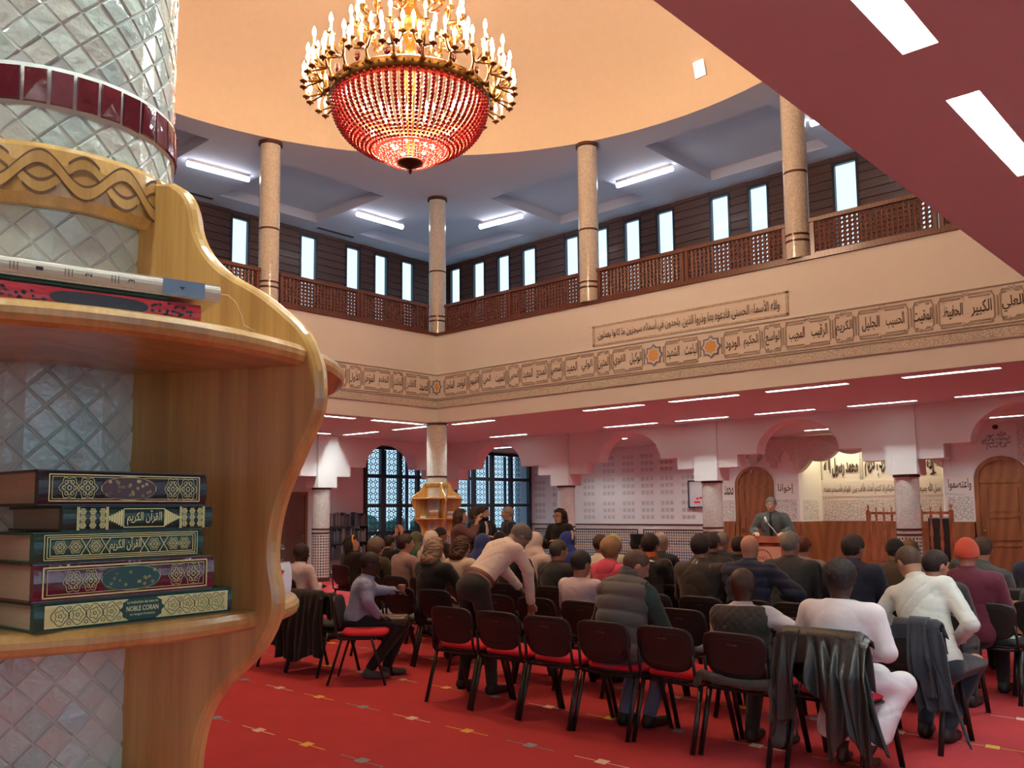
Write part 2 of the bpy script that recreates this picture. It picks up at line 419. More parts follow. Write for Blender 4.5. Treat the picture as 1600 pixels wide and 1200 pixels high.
VX0, VX1, VY0, VY1 = .54, 11.9, 1.57, 12.93       # the open well in the middle
H1, H2, H3 = 3.31, 5.07, 7.95
# ---- floor with its woven motifs
mb = MB(); mb.quad((-3.2, -3.2, 0), (21.4, -3.2, 0), (21.4, 18.6, 0), (-3.2, 18.6, 0))
for i in range(-4, 18):
    X = 3.62 + .97 * i
    if X > 15.2 or X < -1: continue
    ph = [5.22, 5.87, 5.92, 6.53, 6.6, 7.2][i % 6] if i >= 0 else 5.3
    for j in range(-12, 20):
        Y = 5.24 + .6025 * j + [.0, .03, .08, .1, .14, .18][i % 6]
        if not (-1 < Y < 16.5): continue
        k = (j + [0, 1, 2, 0, 1, 2][i % 6]) % 3
        mb.m = 1 + [0, 1, 2][k]
        z = .0015
        mb.quad((X - .044, Y - .052, z), (X + .042, Y - .036, z), (X + .044, Y + .052, z), (X - .042, Y + .036, z))
        for a, b in ((.05, .215), (-.215, -.05)):
            mb.quad((X - .012 - a * .0, Y + a, z), (X + .0, Y + a, z), (X + .0, Y + b, z), (X - .012, Y + b, z))
struct(mb, 'floor', [CARPET, mat('yellow_wool', (.72, .45, .08), .9), mat('cream_wool', (.74, .60, .45), .9), mat('blue_grey_wool', (.24, .27, .31), .9)],
       'red wall-to-wall carpet with rows of small diamond motifs')
# ---- strip light positions (x0, x1, y0, y1 of each slot), lower ceiling
SLOTS = []
def sx(x, y0, y1, w=.13): SLOTS.append((x - w / 2, x + w / 2, y0, y1))
def sy(y, x0, x1, w=.13): SLOTS.append((x0, x1, y - w / 2, y + w / 2))
for y0, y1 in ((11.77, 12.9), (8.3, 9.55), (6.55, 7.78), (4.85, 6.08), (2.9, 4.1)): sx(12.33, y0, y1)
for y0, y1 in ((13.45, 14.6), (9.9, 11.2), (8.3, 9.45), (6.58, 7.72), (4.84, 5.98), (3.1, 4.25)): sx(15.17, y0, y1)
for x0, x1 in ((7.2, 8.4), (8.95, 10.15), (10.57, 11.85)): sy(13.3, x0, x1)
for x0, x1 in ((8.8, 10.0), (10.57, 11.78)): sy(16.33, x0, x1)
for y0, y1 in ((15.18, 16.35), (13.48, 14.64)): sx(12.22, y0, y1)
for x0, x1 in ((-1.15, .02), (.55, 1.72), (2.25, 3.42), (3.95, 5.15), (5.7, 6.9), (7.45, 8.65), (9.2, 10.4)): sy(1.01, x0, x1)  # slots beyond the visible pair are added for more light
for x0, x1 in ((-1.6, -.4), (.3, 1.5), (2.2, 3.4), (5.7, 6.9)): sy(-1.3, x0, x1)  # unseen row added to light the bookshelf and the near aisle
for y0, y1 in ((3.4, 4.6), (7.0, 8.2), (10.6, 11.8)): sx(-.4, y0, y1)  # unseen row added on the left side for more light
FAR = []  # unseen rows added behind the arcade to brighten the prayer wall
for y0, y1 in ((12.6, 13.8), (9.2, 10.4), (5.6, 6.8), (16.2, 17.4), (2.6, 3.8)): FAR.append((17.9, 18.03, y0, y1))
for y0, y1 in ((14.4, 15.6), (11.0, 12.2), (7.4, 8.6), (4.2, 5.4)): FAR.append((19.2, 19.33, y0, y1))
# ---- lower ceiling
mb = MB()
allh = SLOTS + FAR
for r in ((-3.2, VX0, -3.2, 18.6), (VX0, VX1, -3.2, VY0), (VX0, VX1, VY1, 18.6), (VX1, 21.2, -3.2, 18.6)):
    holes(mb, *r, [h for h in allh if h[0] > r[0] and h[1] < r[1] and h[2] > r[2] and h[3] < r[3]], face_z(H1))
mb.quad((-3.2, -3.2, 3.55), (21.2, -3.2, 3.55), (21.2, -3.19, 3.55), (-3.2, -3.19, 3.55))
struct(mb, 'ceiling', CEILW, 'low white ceiling of the aisles around the open hall')
# ---- slots
TROUGH = mat('white_reflector', (.88, .88, .88), .35, var=.01); TUBE = emissive('fluorescent_tube', (.90, 1, .96), STRIP_W)
LINER = mat('black_grille', (.03, .03, .03), .6)
def ceiling_light(h, label, z=H1, grp='recessed strip lights'):
    x0, x1, y0, y1 = h; d = .085 if x0 > 16 else .14; c = ((x0 + x1) / 2, (y0 + y1) / 2)
    m = MB()
    e = empty('ceiling_light', (c[0], c[1], z)); tag(e, label, 'ceiling light', grp)
    a0, a1, b0, b1 = x0 - c[0], x1 - c[0], y0 - c[1], y1 - c[1]
    for q in (((a0, b0), (a1, b0)), ((a1, b0), (a1, b1)), ((a1, b1), (a0, b1)), ((a0, b1), (a0, b0))):
        (p, r) = q; m.quad((p[0], p[1], 0), (r[0], r[1], 0), (r[0], r[1], d), (p[0], p[1], d))
    m.quad((a0, b0, d), (a1, b0, d), (a1, b1, d), (a0, b1, d)); m.obj('reflector', TROUGH, e)
    t = MB(); L = .04
    if a1 - a0 > b1 - b0: t.tube([(a0 + L, 0, d - .022), (a1 - L, 0, d - .022)], .017, 10)
    else: t.tube([(0, b0 + L, d - .022), (0, b1 - L, d - .022)], .017, 10)
    t.obj('tube', TUBE, e)
    return e
def where(h):
    x, y = (h[0] + h[1]) / 2, (h[2] + h[3]) / 2
    return x, y
LBL = {}
names_r1 = ['beside the corner pillar at the end of the inner row', 'fifth from the right in the inner row above the prayer wall side', 'in the inner row just right of the bearded arches', 'in the inner row above the lectern', 'in the inner row at the far right']
for i, h in enumerate(SLOTS + FAR):
    x, y = where(h)
    if abs(x - 12.33) < .05: lab = ['white strip light in the low ceiling touching the central far pillar on its right', 'strip light of the inner row left of the plain wall arch crown', 'strip light of the inner row above the plain white wall', 'long strip light of the inner row above the lectern arch', 'strip light of the inner row beyond the edge of view'][i]
    elif abs(x - 15.17) < .05: lab = ['strip light of the outer row just above the lattice window arch', 'strip light of the outer row above the plain wall arch', 'strip light of the outer row ending at the second square pier', 'strip light of the outer row above the lectern arch crown', 'strip light of the outer row ending at the third square pier', 'strip light of the outer row cut by the right border above the door arch'][i - 5]
    elif y < 2: lab = 'wide recessed strip light with white reflector in the maroon near ceiling, at %.1f metres along it' % x if False else {2.25: 'wide recessed strip light at the top border of the near ceiling', 3.95: 'wide recessed strip light cut by the right border of the near ceiling'}.get(round(h[0], 2), 'recessed strip light of the near aisle outside the view')
    elif x < 0 or i > 26: lab = 'recessed strip light of an aisle hidden from view'
    else: lab = {11: 'strip light of the left gallery side hidden behind the wooden bookshelf', 12: 'strip light of the left gallery side touching the wooden bookshelf', 13: 'strip light of the left gallery side nearest the central far pillar', 14: 'strip light beyond the left arches hidden by the bookshelf', 15: 'short strip light beside the bookshelf just above the bright square pier', 16: 'angled strip light right of the bright square pier', 17: 'angled strip light just left of the central far pillar'}.get(i, 'recessed strip light of an aisle hidden from view')
    ceiling_light(h, lab)
# ---- gallery fronts
mb = MB()
T = .24
mb.box(VX1, VX1 + T, VY0 - T, VY1 + T, H1 + .002, H2)
struct(mb, 'wall_gallery_right', WHITE, 'plain front of the right gallery with a carved calligraphy band')
mb = MB(); mb.box(VX0, VX1, VY1, VY1 + T, H1 + .002, H2); struct(mb, 'wall_gallery_left', WHITE, 'plain front of the left gallery')
mb = MB(); mb.box(VX0 - T, VX1 + T, VY0 - T, VY0 - .001, H1 + .002, H2); struct(mb, 'wall_gallery_near', WHITE, 'front of the gallery overhead')
mb = MB(); mb.box(VX0 - T, VX0, VY0, VY1 + T, H1 + .002, H2); struct(mb, 'wall_gallery_back', WHITE, 'front of the gallery behind the bookshelf pillar')
# gallery floors
mb = MB()
for r in ((-3.2, VX0 - T, -3.2, 17), (VX0 - T, VX1 + T, -3.2, VY0 - T), (VX0 - T, VX1 + T, VY1 + T, 17), (VX1 + T, 16, -3.2, 17)):
    mb.box(r[0], r[1], r[2], r[3], H2 - .12, H2 - .02)
struct(mb, 'floor_gallery', WHITE, 'gallery floor slab')
# ledges
mb = MB()
mb.box(VX1 - .035, VX1 + T, VY0, VY1 + .02, H2, H2 + .055); mb.box(VX0, VX1 - .035, VY1 - .035, VY1 + T, H2, H2 + .055)
struct(mb, 'trim_1', RAILW, 'brown wooden ledge under the gallery railing')
# ---- upper walls with narrow windows
WXR, WYL = 15.55, 16.6
WR = [(16.33, 16.0), (15.49, 15.13), (14.64, 14.28), (13.82, 13.43), (12.49, 12.2 - .06), (11.66, 11.32), (10.82, 10.46), (9.98, 9.62), (8.71, 8.34), (7.87, 7.51), (6.18, 5.79), (4.75, 4.38), (3.4, 3.03)]
WL = [(7.9, 8.26), (9.43, 9.79), (11.14, 11.52), (12.4, 12.75), (13.25, 13.59), (14.1, 14.44), (6.2, 6.56), (4.4, 4.76)]
Z0, Z1 = 5.35, 7.84
hr = [(min(a, b) - .05, max(a, b) + .05, Z0, Z1) for a, b in WR]; hl = [(min(a, b) - .05, max(a, b) + .05, Z0, Z1) for a, b in WL]
mb = MB(); holes(mb, -3.2, WYL, H2 - .1, H3, hr, face_x(WXR)); struct(mb, 'wall_upper_right', CLAD, 'dark boarded gallery wall behind the right railing')
mb = MB(); holes(mb, -3.2, WXR, H2 - .1, H3, hl, face_y(WYL)); struct(mb, 'wall_upper_left', CLAD, 'dark boarded gallery wall behind the left railing')
# the boards
mb = MB(); z = H2
def boards(mb, lo, hi, hs, fn):
    z = H2
    while z < H3 - .05:
        cuts = sorted([(h[0], h[1]) for h in hs]); a = lo
        for c0, c1 in cuts + [(hi, hi)]:
            if c0 > a: slab(mb, [(a, z), (c0, z), (c0, z + .135), (a, z + .135)], fn, .0, .022)
            a = max(a, c1)
        z += .165
boards(mb, 2.0, WYL, hr, face_x(WXR)); struct(mb, 'trim_2', wood('cladding_board', (.055, .022, .018), (.10, .042, .03), scale=(3, .6, 14), rough=.5, coat=.1), 'dark horizontal boards on the right gallery wall')
mb = MB(); boards(mb, 3.0, WXR, hl, face_y(WYL)); struct(mb, 'trim_3', MATS['cladding_board'], 'dark horizontal boards on the left gallery wall')
PANE = glass('window_pane', (.93, .97, 1))
wn = [0]
def slit(a, b, fn, lab):
    a, b = min(a, b), max(a, b); wn[0] += 1
    f = MB(); o = .05
    for q in (rect(a - o, a, Z0, Z1), rect(b, b + o, Z0, Z1), rect(a, b, Z1 - .05, Z1), rect(a, b, Z0, Z0 + .05)): slab(f, q, fn, -.05, .03)
    e = f.obj('window_%d' % wn[0], BLACK); tag(e, lab, None, None, 'structure')
    g = MB(); g.quad(*[fn(*p, -.04) for p in rect(a, b, Z0 + .05, Z1 - .05)]); g.obj('pane', PANE, e)
    return e
for i, (a, b) in enumerate(WR): slit(a, b, face_x(WXR), 'narrow black framed slit window in the right gallery wall')
for i, (a, b) in enumerate(WL): slit(a, b, face_y(WYL), 'narrow black framed slit window in the left gallery wall')
mb = MB(); mb.quad((-3.2, -3.2, H2 - .1), (15.55, -3.2, H2 - .1), (15.55, -3.2, H3), (-3.2, -3.2, H3)); struct(mb, 'wall_upper_near', WHITE, 'gallery wall behind the viewer')
mb = MB(); mb.quad((-3.2, -3.2, H2 - .1), (-3.2, 16.6, H2 - .1), (-3.2, 16.6, H3), (-3.2, -3.2, H3)); struct(mb, 'wall_upper_back', WHITE, 'gallery wall left of the viewer')
# ---- upper ceiling with the round opening and shallow coffers
CC, RD = (6.27, 7.24), 5.87
COF = [(12.72, 15.0, 9.9, 12.2), (12.72, 15.0, 6.05, 8.4), (12.72, 15.0, 2.2, 4.5), (8.8, 11.13, 13.65, 16.0), (5.0, 7.3, 13.65, 16.0), (1.2, 3.5, 13.65, 16.0), (12.3, 15.0, 13.3, 16.0)]
mb = MB()
holes(mb, -3.2, WXR, -3.2, WYL, COF + [(.2, 12.3, 1.2, 13.25)], face_z(H3))
n = 96
sq = []
for k in range(n):
    a = 2 * PI * k / n; c, s = math.cos(a), math.sin(a)
    tx = ((12.3 - CC[0]) if c > 0 else (CC[0] - .2)) / max(abs(c), 1e-6); ty = ((13.25 - CC[1]) if s > 0 else (CC[1] - 1.2)) / max(abs(s), 1e-6)
    t = min(tx, ty); sq.append((CC[0] + c * t, CC[1] + s * t))
for k in range(n):
    a, b = 2 * PI * k / n, 2 * PI * (k + 1) / n; k2 = (k + 1) % n
    p0, p1 = (CC[0] + RD * math.cos(a), CC[1] + RD * math.sin(a)), (CC[0] + RD * math.cos(b), CC[1] + RD * math.sin(b))
    mb.quad((*p0, H3), (*p1, H3), (*sq[k2], H3), (*sq[k], H3))
for (cx, cy) in ((12.3, 13.25), (.2, 13.25), (12.3, 1.2), (.2, 1.2)):    # corners the radial fan leaves open
    near = sorted(sq, key=lambda p: (p[0] - cx) ** 2 + (p[1] - cy) ** 2)[:2]
    mb.poly([(*near[0], H3), (*near[1], H3), (cx, cy, H3)])
for x0, x1, y0, y1 in COF:
    zt = H3 + .2
    for p, q in (((x0, y0), (x1, y0)), ((x1, y0), (x1, y1)), ((x1, y1), (x0, y1)), ((x0, y1), (x0, y0))): mb.quad((*p, H3), (*q, H3), (*q, zt), (*p, zt))
    mb.quad((x0, y0, zt), (x1, y0, zt), (x1, y1, zt), (x0, y1, zt))
struct(mb, 'ceiling_upper', mat('upper_ceiling_paint', (.54, .56, .68), .8, var=.02), 'upper ceiling with shallow rectangular coffers around a round dome')
mb = MB(); pr = [(RD, H3), (RD - .02, H3 + .35)]
for k in range(1, 15):
    t = k / 14; pr.append(((RD - .02) * math.cos(t * PI / 2 * .999), H3 + .35 + 2.1 * math.sin(t * PI / 2)))
mb.lathe(pr, (CC[0], CC[1], 0), 96); struct(mb, 'ceiling_dome', DOME, 'shallow round dome of rough warm plaster')
# small square lamp set in the dome
e = empty('dome_light', (0, 0, 0)); tag(e, 'small square glowing lamp set in the plaster of the dome', 'ceiling light')
az = math.atan2(7.75 - CC[1], 13.0 - CC[0]); 
t = Vector((CC[0] + 5.77 * math.cos(az - .14), CC[1] + 5.77 * math.sin(az - .14), H3 + .62))
M = Matrix.Translation(t) @ Matrix.Rotation(az - .14, 4, 'Z') @ Matrix.Rotation(math.radians(-14), 4, 'Y')
m = MB(); m.box(-.02, .05, -.1, .1, -.13, .13, M); m.obj('housing', TROUGH, e)
m = MB(); m.box(-.03, -.018, -.085, .085, -.115, .115, M); m.obj('diffuser', emissive('warm_diffuser', (1, .86, .66), 9), e)
# ---- surface strip lights upstairs
def tube_light(p, q, lab):
    p, q = Vector(p), Vector(q); e = empty('tube_light', (p + q) / 2); tag(e, lab, 'ceiling light', 'tube lights of the gallery ceiling'); c = (p + q) / 2
    m = MB(); d = (q - p).normalized(); s = Vector((-d.y, d.x, 0)) * .05
    a, b = p - c, q - c
    m.add([tuple(v) for v in (a - s, a + s, b + s, b - s, a - s + Vector((0, 0, .05)), a + s + Vector((0, 0, .05)), b + s + Vector((0, 0, .05)), b - s + Vector((0, 0, .05)))], [(0, 1, 2, 3), (7, 6, 5, 4), (0, 4, 5, 1), (1, 5, 6, 2), (2, 6, 7, 3), (3, 7, 4, 0)], False)
    m.obj('tray', TROUGH, e)
    t = MB(); t.tube([a + Vector((0, 0, -.03)), b + Vector((0, 0, -.03))], .05, 12); t.obj('tube', emissive('gallery_tube', (.93, .95, 1), 14), e)
ZT = H3 - .05
tube_light((7.45, 14.72, ZT), (8.63, 14.62, ZT), 'bright tube light of the gallery ceiling nearest the bookshelf')
tube_light((11.27, 14.72, ZT), (12.5, 14.7, ZT), 'bright tube light of the gallery ceiling left of the corner pillar')
tube_light((13.7, 13.45, ZT), (13.8, 12.3, ZT), 'bright tube light of the gallery ceiling right of the corner pillar')
tube_light((13.76, 9.75, ZT), (13.76, 8.5, ZT), 'bright tube light of the gallery ceiling right of the second pillar')
tube_light((13.7, 5.8, ZT), (13.7, 4.6, ZT), 'tube light of the gallery ceiling mostly hidden behind the near ceiling')
# air vents in the upper ceiling
for vx, vy in ((8.95, 16.2), (11.75, 16.2), (11.3, 16.2 - .0)):
    pass
for vx in (8.3, 11.85):
    m = MB(); m.box(-.5, .5, -.04, .04, -.004, .0)
    for k in range(7): m.box(-.5, .5, -.035 + .011 * k, -.03 + .011 * k, -.012, -.004)
    o = m.obj('air_vent', LINER, None, (vx, 16.28, H3)); tag(o, 'thin dark air vent near the window wall, %s' % ('closer to the bookshelf' if vx < 9 else 'closer to the corner pillar'), 'vent', 'air vents of the upper ceiling')
# ---- pillars
def upper_column(x, y, lab):
    c = MB(); c.m = 0; r = .172; z0 = H2 + .055
    c.lathe([(r, z0), (r, H3 - .06)], (x, y, 0), 40, uv=True)
    c.m = 1
    for z, h in ((5.36, .035), (5.45, .035), (6.38, .035)): c.lathe([(r + .002, z), (r + .002, z + h)], (x, y, 0), 40)
    c.lathe([(r + .03, H3 - .05), (r + .03, H3)], (x, y, 0), 40); c.lathe([(0, H3 - .05), (r + .03, H3 - .05)], (x, y, 0), 40)
    return struct(c, 'column', [MOSW, BANDT], lab)
upper_column(11.98, 12.99, 'white mosaic gallery pillar in the far corner of the well')
upper_column(8.1, 13.03, 'white mosaic gallery pillar rising behind the bookshelf')
upper_column(11.98, 9.12, 'white mosaic gallery pillar between the corner and the right end')
upper_column(11.98, 5.34, 'white mosaic gallery pillar at the right beside the near ceiling')
upper_column(4.3, 13.03, 'gallery pillar hidden behind the bookshelf')
def low_column(x, y, zt, lab, cap=True, r=.2):
    c = MB()
    c.m = 0; c.lathe([(r, 1.2), (r, zt - .0)], (x, y, 0), 40, uv=True)
    c.m = 2; c.lathe([(r + .004, 0), (r + .004, 1.1)], (x, y, 0), 40, uv=True)
    c.m = 0; c.lathe([(r, 1.1), (r, 1.2)], (x, y, 0), 40, uv=True)
    c.m = 1
    for z in (1.16, 1.07): c.lathe([(r + .008, z), (r + .008, z + .04)], (x, y, 0), 40)
    c.lathe([(r + .006, 0), (r + .006, .09)], (x, y, 0), 40)
    if zt > 3: c.lathe([(r + .004, 2.22), (r + .004, 2.26)], (x, y, 0), 40)
    c.lathe([(r + .02, zt - .045), (r + .02, zt)], (x, y, 0), 40)
    return struct(c, 'column', [MOSW, BANDT, MOSD], lab)
low_column(11.92, 12.95, H1, 'round mosaic pillar carrying a wooden bookshelf in the middle distance')
ZC = 2.125
low_column(12.05, 17.0, ZC, 'round mosaic pillar under a brightly lit square pier')
low_column(15.95, 12.93, ZC, 'round mosaic pillar between the lattice window and the plain wall')
low_column(15.95, 9.13, ZC, 'round mosaic pillar left of the lectern')
low_column(15.95, 5.33, ZC, 'round mosaic pillar between the two baluster railings')
low_column(15.95, 17.0, ZC, 'corner pillar hidden behind the nearer pillar')
low_column(15.95, 1.5, ZC, 'pillar beyond the edge of view'); low_column(8.1, 17.0, ZC, 'pillar hidden behind the bookshelf'); low_column(4.3, 17.0, ZC, 'pillar far left hidden behind the bookshelf')
# ---- arcades: stepped shoulders and a round arch between square piers
def arch_profile(c0, c1, half=.25):
    mid = (c0 + c1) / 2; L = [(c0 + half, 2.38), (c0 + .68, 2.38), (c0 + .68, 2.62), (mid - .81, 2.62)]
    for k in range(1, 24):
        a = PI - PI * k / 24; L.append((mid + .81 * math.cos(a), 2.62 + .60 * math.sin(a)))
    L += [(mid + .81, 2.62), (c1 - .68, 2.62), (c1 - .68, 2.38), (c1 - half, 2.38)]
    return L
def arcade(name, centres, fn, depth, lab):
    mb = MB()
    for i in range(len(centres) - 1):
        pr = arch_profile(centres[i], centres[i + 1])
        # wall above the opening, as strips from profile up to the ceiling
        for k in range(len(pr) - 1):
            (a, z), (b, z2) = pr[k], pr[k + 1]
            if abs(b - a) > 1e-6:
                for h in (0, depth): mb.quad(fn(a, z, h), fn(b, z2, h), fn(b, H1, h), fn(a, H1, h))
            mb.quad(fn(a, z, 0), fn(b, z2, 0), fn(b, z2, depth), fn(a, z, depth))
    for c in centres:
        mb.prism(rect(c - .26, c + .26, ZC, H1), -.06, depth + .06, fn)
    return struct(mb, name, WHITE, lab)
arcade('wall_arcade_right', [1.5, 5.33, 9.13, 12.93, 17.0], lambda a, b, h: (15.77 + h, a, b), .36, 'row of stepped round arches on square piers before the prayer wall')
arcade('wall_arcade_left', [4.3, 8.1, 12.05, 15.95], lambda a, b, h: (a, 16.82 + h, b), .36, 'row of stepped round arches before the lattice windows')
# ================================================================== outer walls of the ground floor
XM, YW = 20.5, 18.0
# ---- lattice window wall
W1, W2 = (14.05, 16.95), (17.2, 20.45)
mb = MB()
holes(mb, -3.2, XM, 0, H1, [(W1[0], W1[1], .05, 3.27), (W2[0], W2[1], .05, 3.27), (11.25, 12.35, 0, 2.05)], face_y(YW))
struct(mb, 'wall_left', WHITE, 'white wall with tall lattice windows')
SEA = glass('window_glass', (.78, .88, .97))
LAT = mat('lattice_screen', (.05, .07, .10), .5)
def big_window(n, x0, x1, verts, lab):
    f = MB()
    for v in verts: slab(f, rect(v - .052, v + .052, .05, 3.27), face_y(YW), -.06, .05)
    for z in (.1, 1.02, 1.72, 2.48, 3.22): slab(f, rect(x0, x1, z - .045, z + .045), face_y(YW), -.055, .045)
    e = f.obj('window_%d' % n, BLACK); tag(e, lab, None, None, 'structure')
    g = MB(); g.quad((x0, YW + .02, .05), (x1, YW + .02, .05), (x1, YW + .02, 3.27), (x0, YW + .02, 3.27)); g.obj('pane', SEA, e)
    l = MB(); c = .155; Y = YW + .42
    nx = int((x1 - x0 - .3) / c); nz = int(3.1 / c)
    for i in range(nx):
        for j in range(nz):
            cx, cz = x0 + .32 + c * (i + .5), .1 + c * (j + .5)
            if (i % 5) == 4:
                l.box(cx - .05, cx + .05, Y - .02, Y + .02, cz - c / 2, cz + c / 2); continue
            # eight-pointed star ring and the straps to its neighbours
            o, q = [], []
            for k in range(16):
                a = 2 * PI * k / 16 + PI / 16 * 0; ro = .062 if k % 2 == 0 else .046
                o.append((cx + ro * math.cos(a), Y - .01, cz + ro * math.sin(a))); q.append((cx + (ro - .030) * math.cos(a), Y - .01, cz + (ro - .030) * math.sin(a)))
            b = len(l.v); l.v += o + q
            for k in range(16): l._f([b + k, b + (k + 1) % 16, b + 16 + (k + 1) % 16, b + 16 + k])
            for dx, dz in ((1, 0), (0, 1), (-1, 0), (0, -1)):
                p0 = (cx + dx * .05, cz + dz * .05); p1 = (cx + dx * c / 2, cz + dz * c / 2); w_ = .018
                l.quad((p0[0] - dz * w_, Y, p0[1] - dx * w_), (p1[0] - dz * w_, Y, p1[1] - dx * w_), (p1[0] + dz * w_, Y, p1[1] + dx * w_), (p0[0] + dz * w_, Y, p0[1] + dx * w_))
            d = c / 2
            for sx_ in (1, -1):
                l.quad((cx + sx_ * .046, Y, cz + .036), (cx + sx_ * d, Y, cz + d - .022), (cx + sx_ * d, Y, cz + d), (cx + sx_ * .036, Y, cz + .046))
                l.quad((cx + sx_ * .046, Y, cz - .036), (cx + sx_ * d, Y, cz - d + .022), (cx + sx_ * d, Y, cz - d), (cx + sx_ * .036, Y, cz - .046))
    l.obj('lattice', LAT, e)
    r = MB(); RV = mat('outer_reveal', (.45, .50, .58), .8)
    for xx in (x0, x1): r.quad((xx, YW, .05), (xx, YW + .6, .05), (xx, YW + .6, 3.27), (xx, YW, 3.27))
    r.quad((x0, YW, 3.27), (x1, YW, 3.27), (x1, YW + .6, 3.27), (x0, YW + .6, 3.27)); r.quad((x0, YW, .05), (x1, YW, .05), (x1, YW + .6, .05), (x0, YW + .6, .05))
    r.obj('reveal', RV, e)
big_window(31, *W1, [14.09, 14.63, 15.23, 15.86, 16.45, 16.91], 'tall black framed window with star lattice left of the central far pillar')
big_window(32, *W2, [17.24, 18.0, 18.77, 19.58, 20.41], 'tall black framed window with star lattice right of the central far pillar')
# garden greenery seen through the lattice
G = MB()
for i in range(70):
    x = RNG.uniform(13, 24); z = RNG.uniform(0, 2.6) if i < 50 else RNG.uniform(0, .8); G.ball((x, 23 + RNG.uniform(-.5, 1.5), z * .45), RNG.uniform(.25, .5), 7, 5)
tag(G.obj('garden_hedge', mat('hedge_leaves', (.05, .16, .12), .8, bump=.5, bs=8, var=.6, vs=3)), 'green blue bushes outside seen through the star lattice', 'hedge', None, 'stuff')
mb = MB(); mb.quad((-10, 18.7, -.1), (40, 18.7, -.1), (40, 45, -.1), (-10, 45, -.1)); struct(mb, 'ground_outside', mat('outside_paving', (.3, .3, .3), .9), 'paving outside the windows')
# door in the left wall
def flat_door(name, fn, a0, a1, z1, lab, m1=MAHOG):
    e = MB()
    for r in (rect(a0, a0 + .07, 0, z1), rect(a1 - .07, a1, 0, z1), rect(a0 + .07, a1 - .07, z1 - .07, z1)): slab(e, r, fn, -.05, .04)
    o = e.obj(name, m1); tag(o, lab, None, None, 'structure')
    l = MB(); slab(l, rect(a0 + .07, a1 - .07, 0, z1 - .07), fn, -.03, .0); l.obj('leaf', mat('dim_brown_door', (.16, .10, .07), .5), o)
    k = MB(); slab(k, rect(a1 - .2, a1 - .11, 1.0, 1.03), fn, 0, .05); k.obj('handle', mat('steel', (.6, .6, .6), .25, 1.), o)
flat_door('door_1', face_y(YW), 11.25, 12.35, 2.05, 'plain brown door beside the bright square pier')
# ---- prayer wall
YN0, YN1, XN = 6.07, 9.37, 21.25
D1, D2 = (10.03, 11.02), (4.45, 5.43)
mb = MB()
holes(mb, -3.2, YW, 0, H1 + .3, [(YN0, YN1, -.1, 3.2)], face_x(XM))
mb.quad((XM, YN0, 3.2), (XN, YN0, 3.2), (XN, YN1, 3.2), (XM, YN1, 3.2))
struct(mb, 'wall_right', WHITE, 'white prayer wall with carved panels and arched doors')
mb = MB(); ny0, ny1 = YN0 + .25, YN1 - .25
for (ax, ay), (bx, by) in (((XM, YN1), (XN, ny1)), ((XN, ny1), (XN, ny0)), ((XN, ny0), (XM, YN0))):
    mb.quad((ax, ay, 0), (bx, by, 0), (bx, by, 3.2), (ax, ay, 3.2))
struct(mb, 'wall_niche', CREAM, 'lit recess of the prayer niche')
F = face_x(XM); FN = face_x(XN)
# perforated acoustic squares
mb = MB(); 
for a0 in (17.45, 16.75, 15.57, 14.86, 14.18, 13.55, 12.92):
    for zc in (2.84, 2.21, 1.54):
        for i in range(3):
            for j in range(3):
                cy, cz = a0 + .04 + .145 * i, zc + .19 * (j - 1); s = .052
                if a0 == 12.92 and i == 2: pass
                mb.quad(*[F(*p, .003) for p in rect(cy - s, cy + s, cz - s, cz + s)])
for i in range(3):
    for zc in (2.84, 2.21, 1.54):
        for j in range(3):
            cy, cz = 12.3 + .145 * i, zc + .19 * (j - 1); s = .052; mb.quad(*[F(*p, .003) for p in rect(cy - s, cy + s, cz - s, cz + s)])
struct(mb, 'wall_panel', mat('perforated_panel', (.60, .60, .60), .9, bump=.8, bs=300, var=.12, vs=150), 'squares of fine perforations in the plain white wall')
# tiled dado
def dado(mb, fn, a0, a1, z1=1.16):
    c = rect(a0, a1, 0, z1); mb.m = 0; mb.quad(*[fn(*p, .012) for p in c], uv=c)
mb = MB(); dado(mb, F, 11.48, YW)
mb.m = 1
slab(mb, rect(11.48, YW, 1.125, 1.16), F, .0, .03)
for a0, a1 in ((14.06, 17.84), (11.48, 13.9)):
    for r in (rect(a0, a1, .985, 1.02), rect(a1 - .03, a1, 0, 1.0), rect(a0, a0 + .03, 0, 1.0)): slab(mb, r, F, .0, .02)
mb.m = 2
for r in (rect(11.48, YW, 1.02, 1.125), rect(17.84, YW, 0, 1.02), rect(13.9, 14.06, 0, 1.02)): mb.quad(*[F(*p, .016) for p in r], uv=r)
mb.quad(*[F(*p, .004) for p in rect(11.4, 11.48, 0, 1.24)])
struct(mb, 'trim_4', [MOSB, BANDT, MOSW], 'tiled dado with rows of dark star tiles and brown borders')
# carved panels of the prayer wall
mb = MB()
def pan(a0, a1, z0, z1, m, fn=F, h=.012, bord=.03):
    mb.m = 2; slab(mb, rect(a0, a1, z0, z1), fn, 0, h)
    mb.m = m; slab(mb, rect(a0 + bord, a1 - bord, z0 + bord, z1 - bord), fn, h - .001, h + .006)
for a0, a1 in ((11.03, 11.46), (9.4, 10.0), (5.47, 6.04)):
    pan(a0, a1, 1.24, 1.80, 1); pan(a0, a1, 1.82, 2.24, 2)
pan(3.0, 4.4, 1.24, 1.8, 1); pan(3.0, 4.4, 1.82, 2.24, 2)
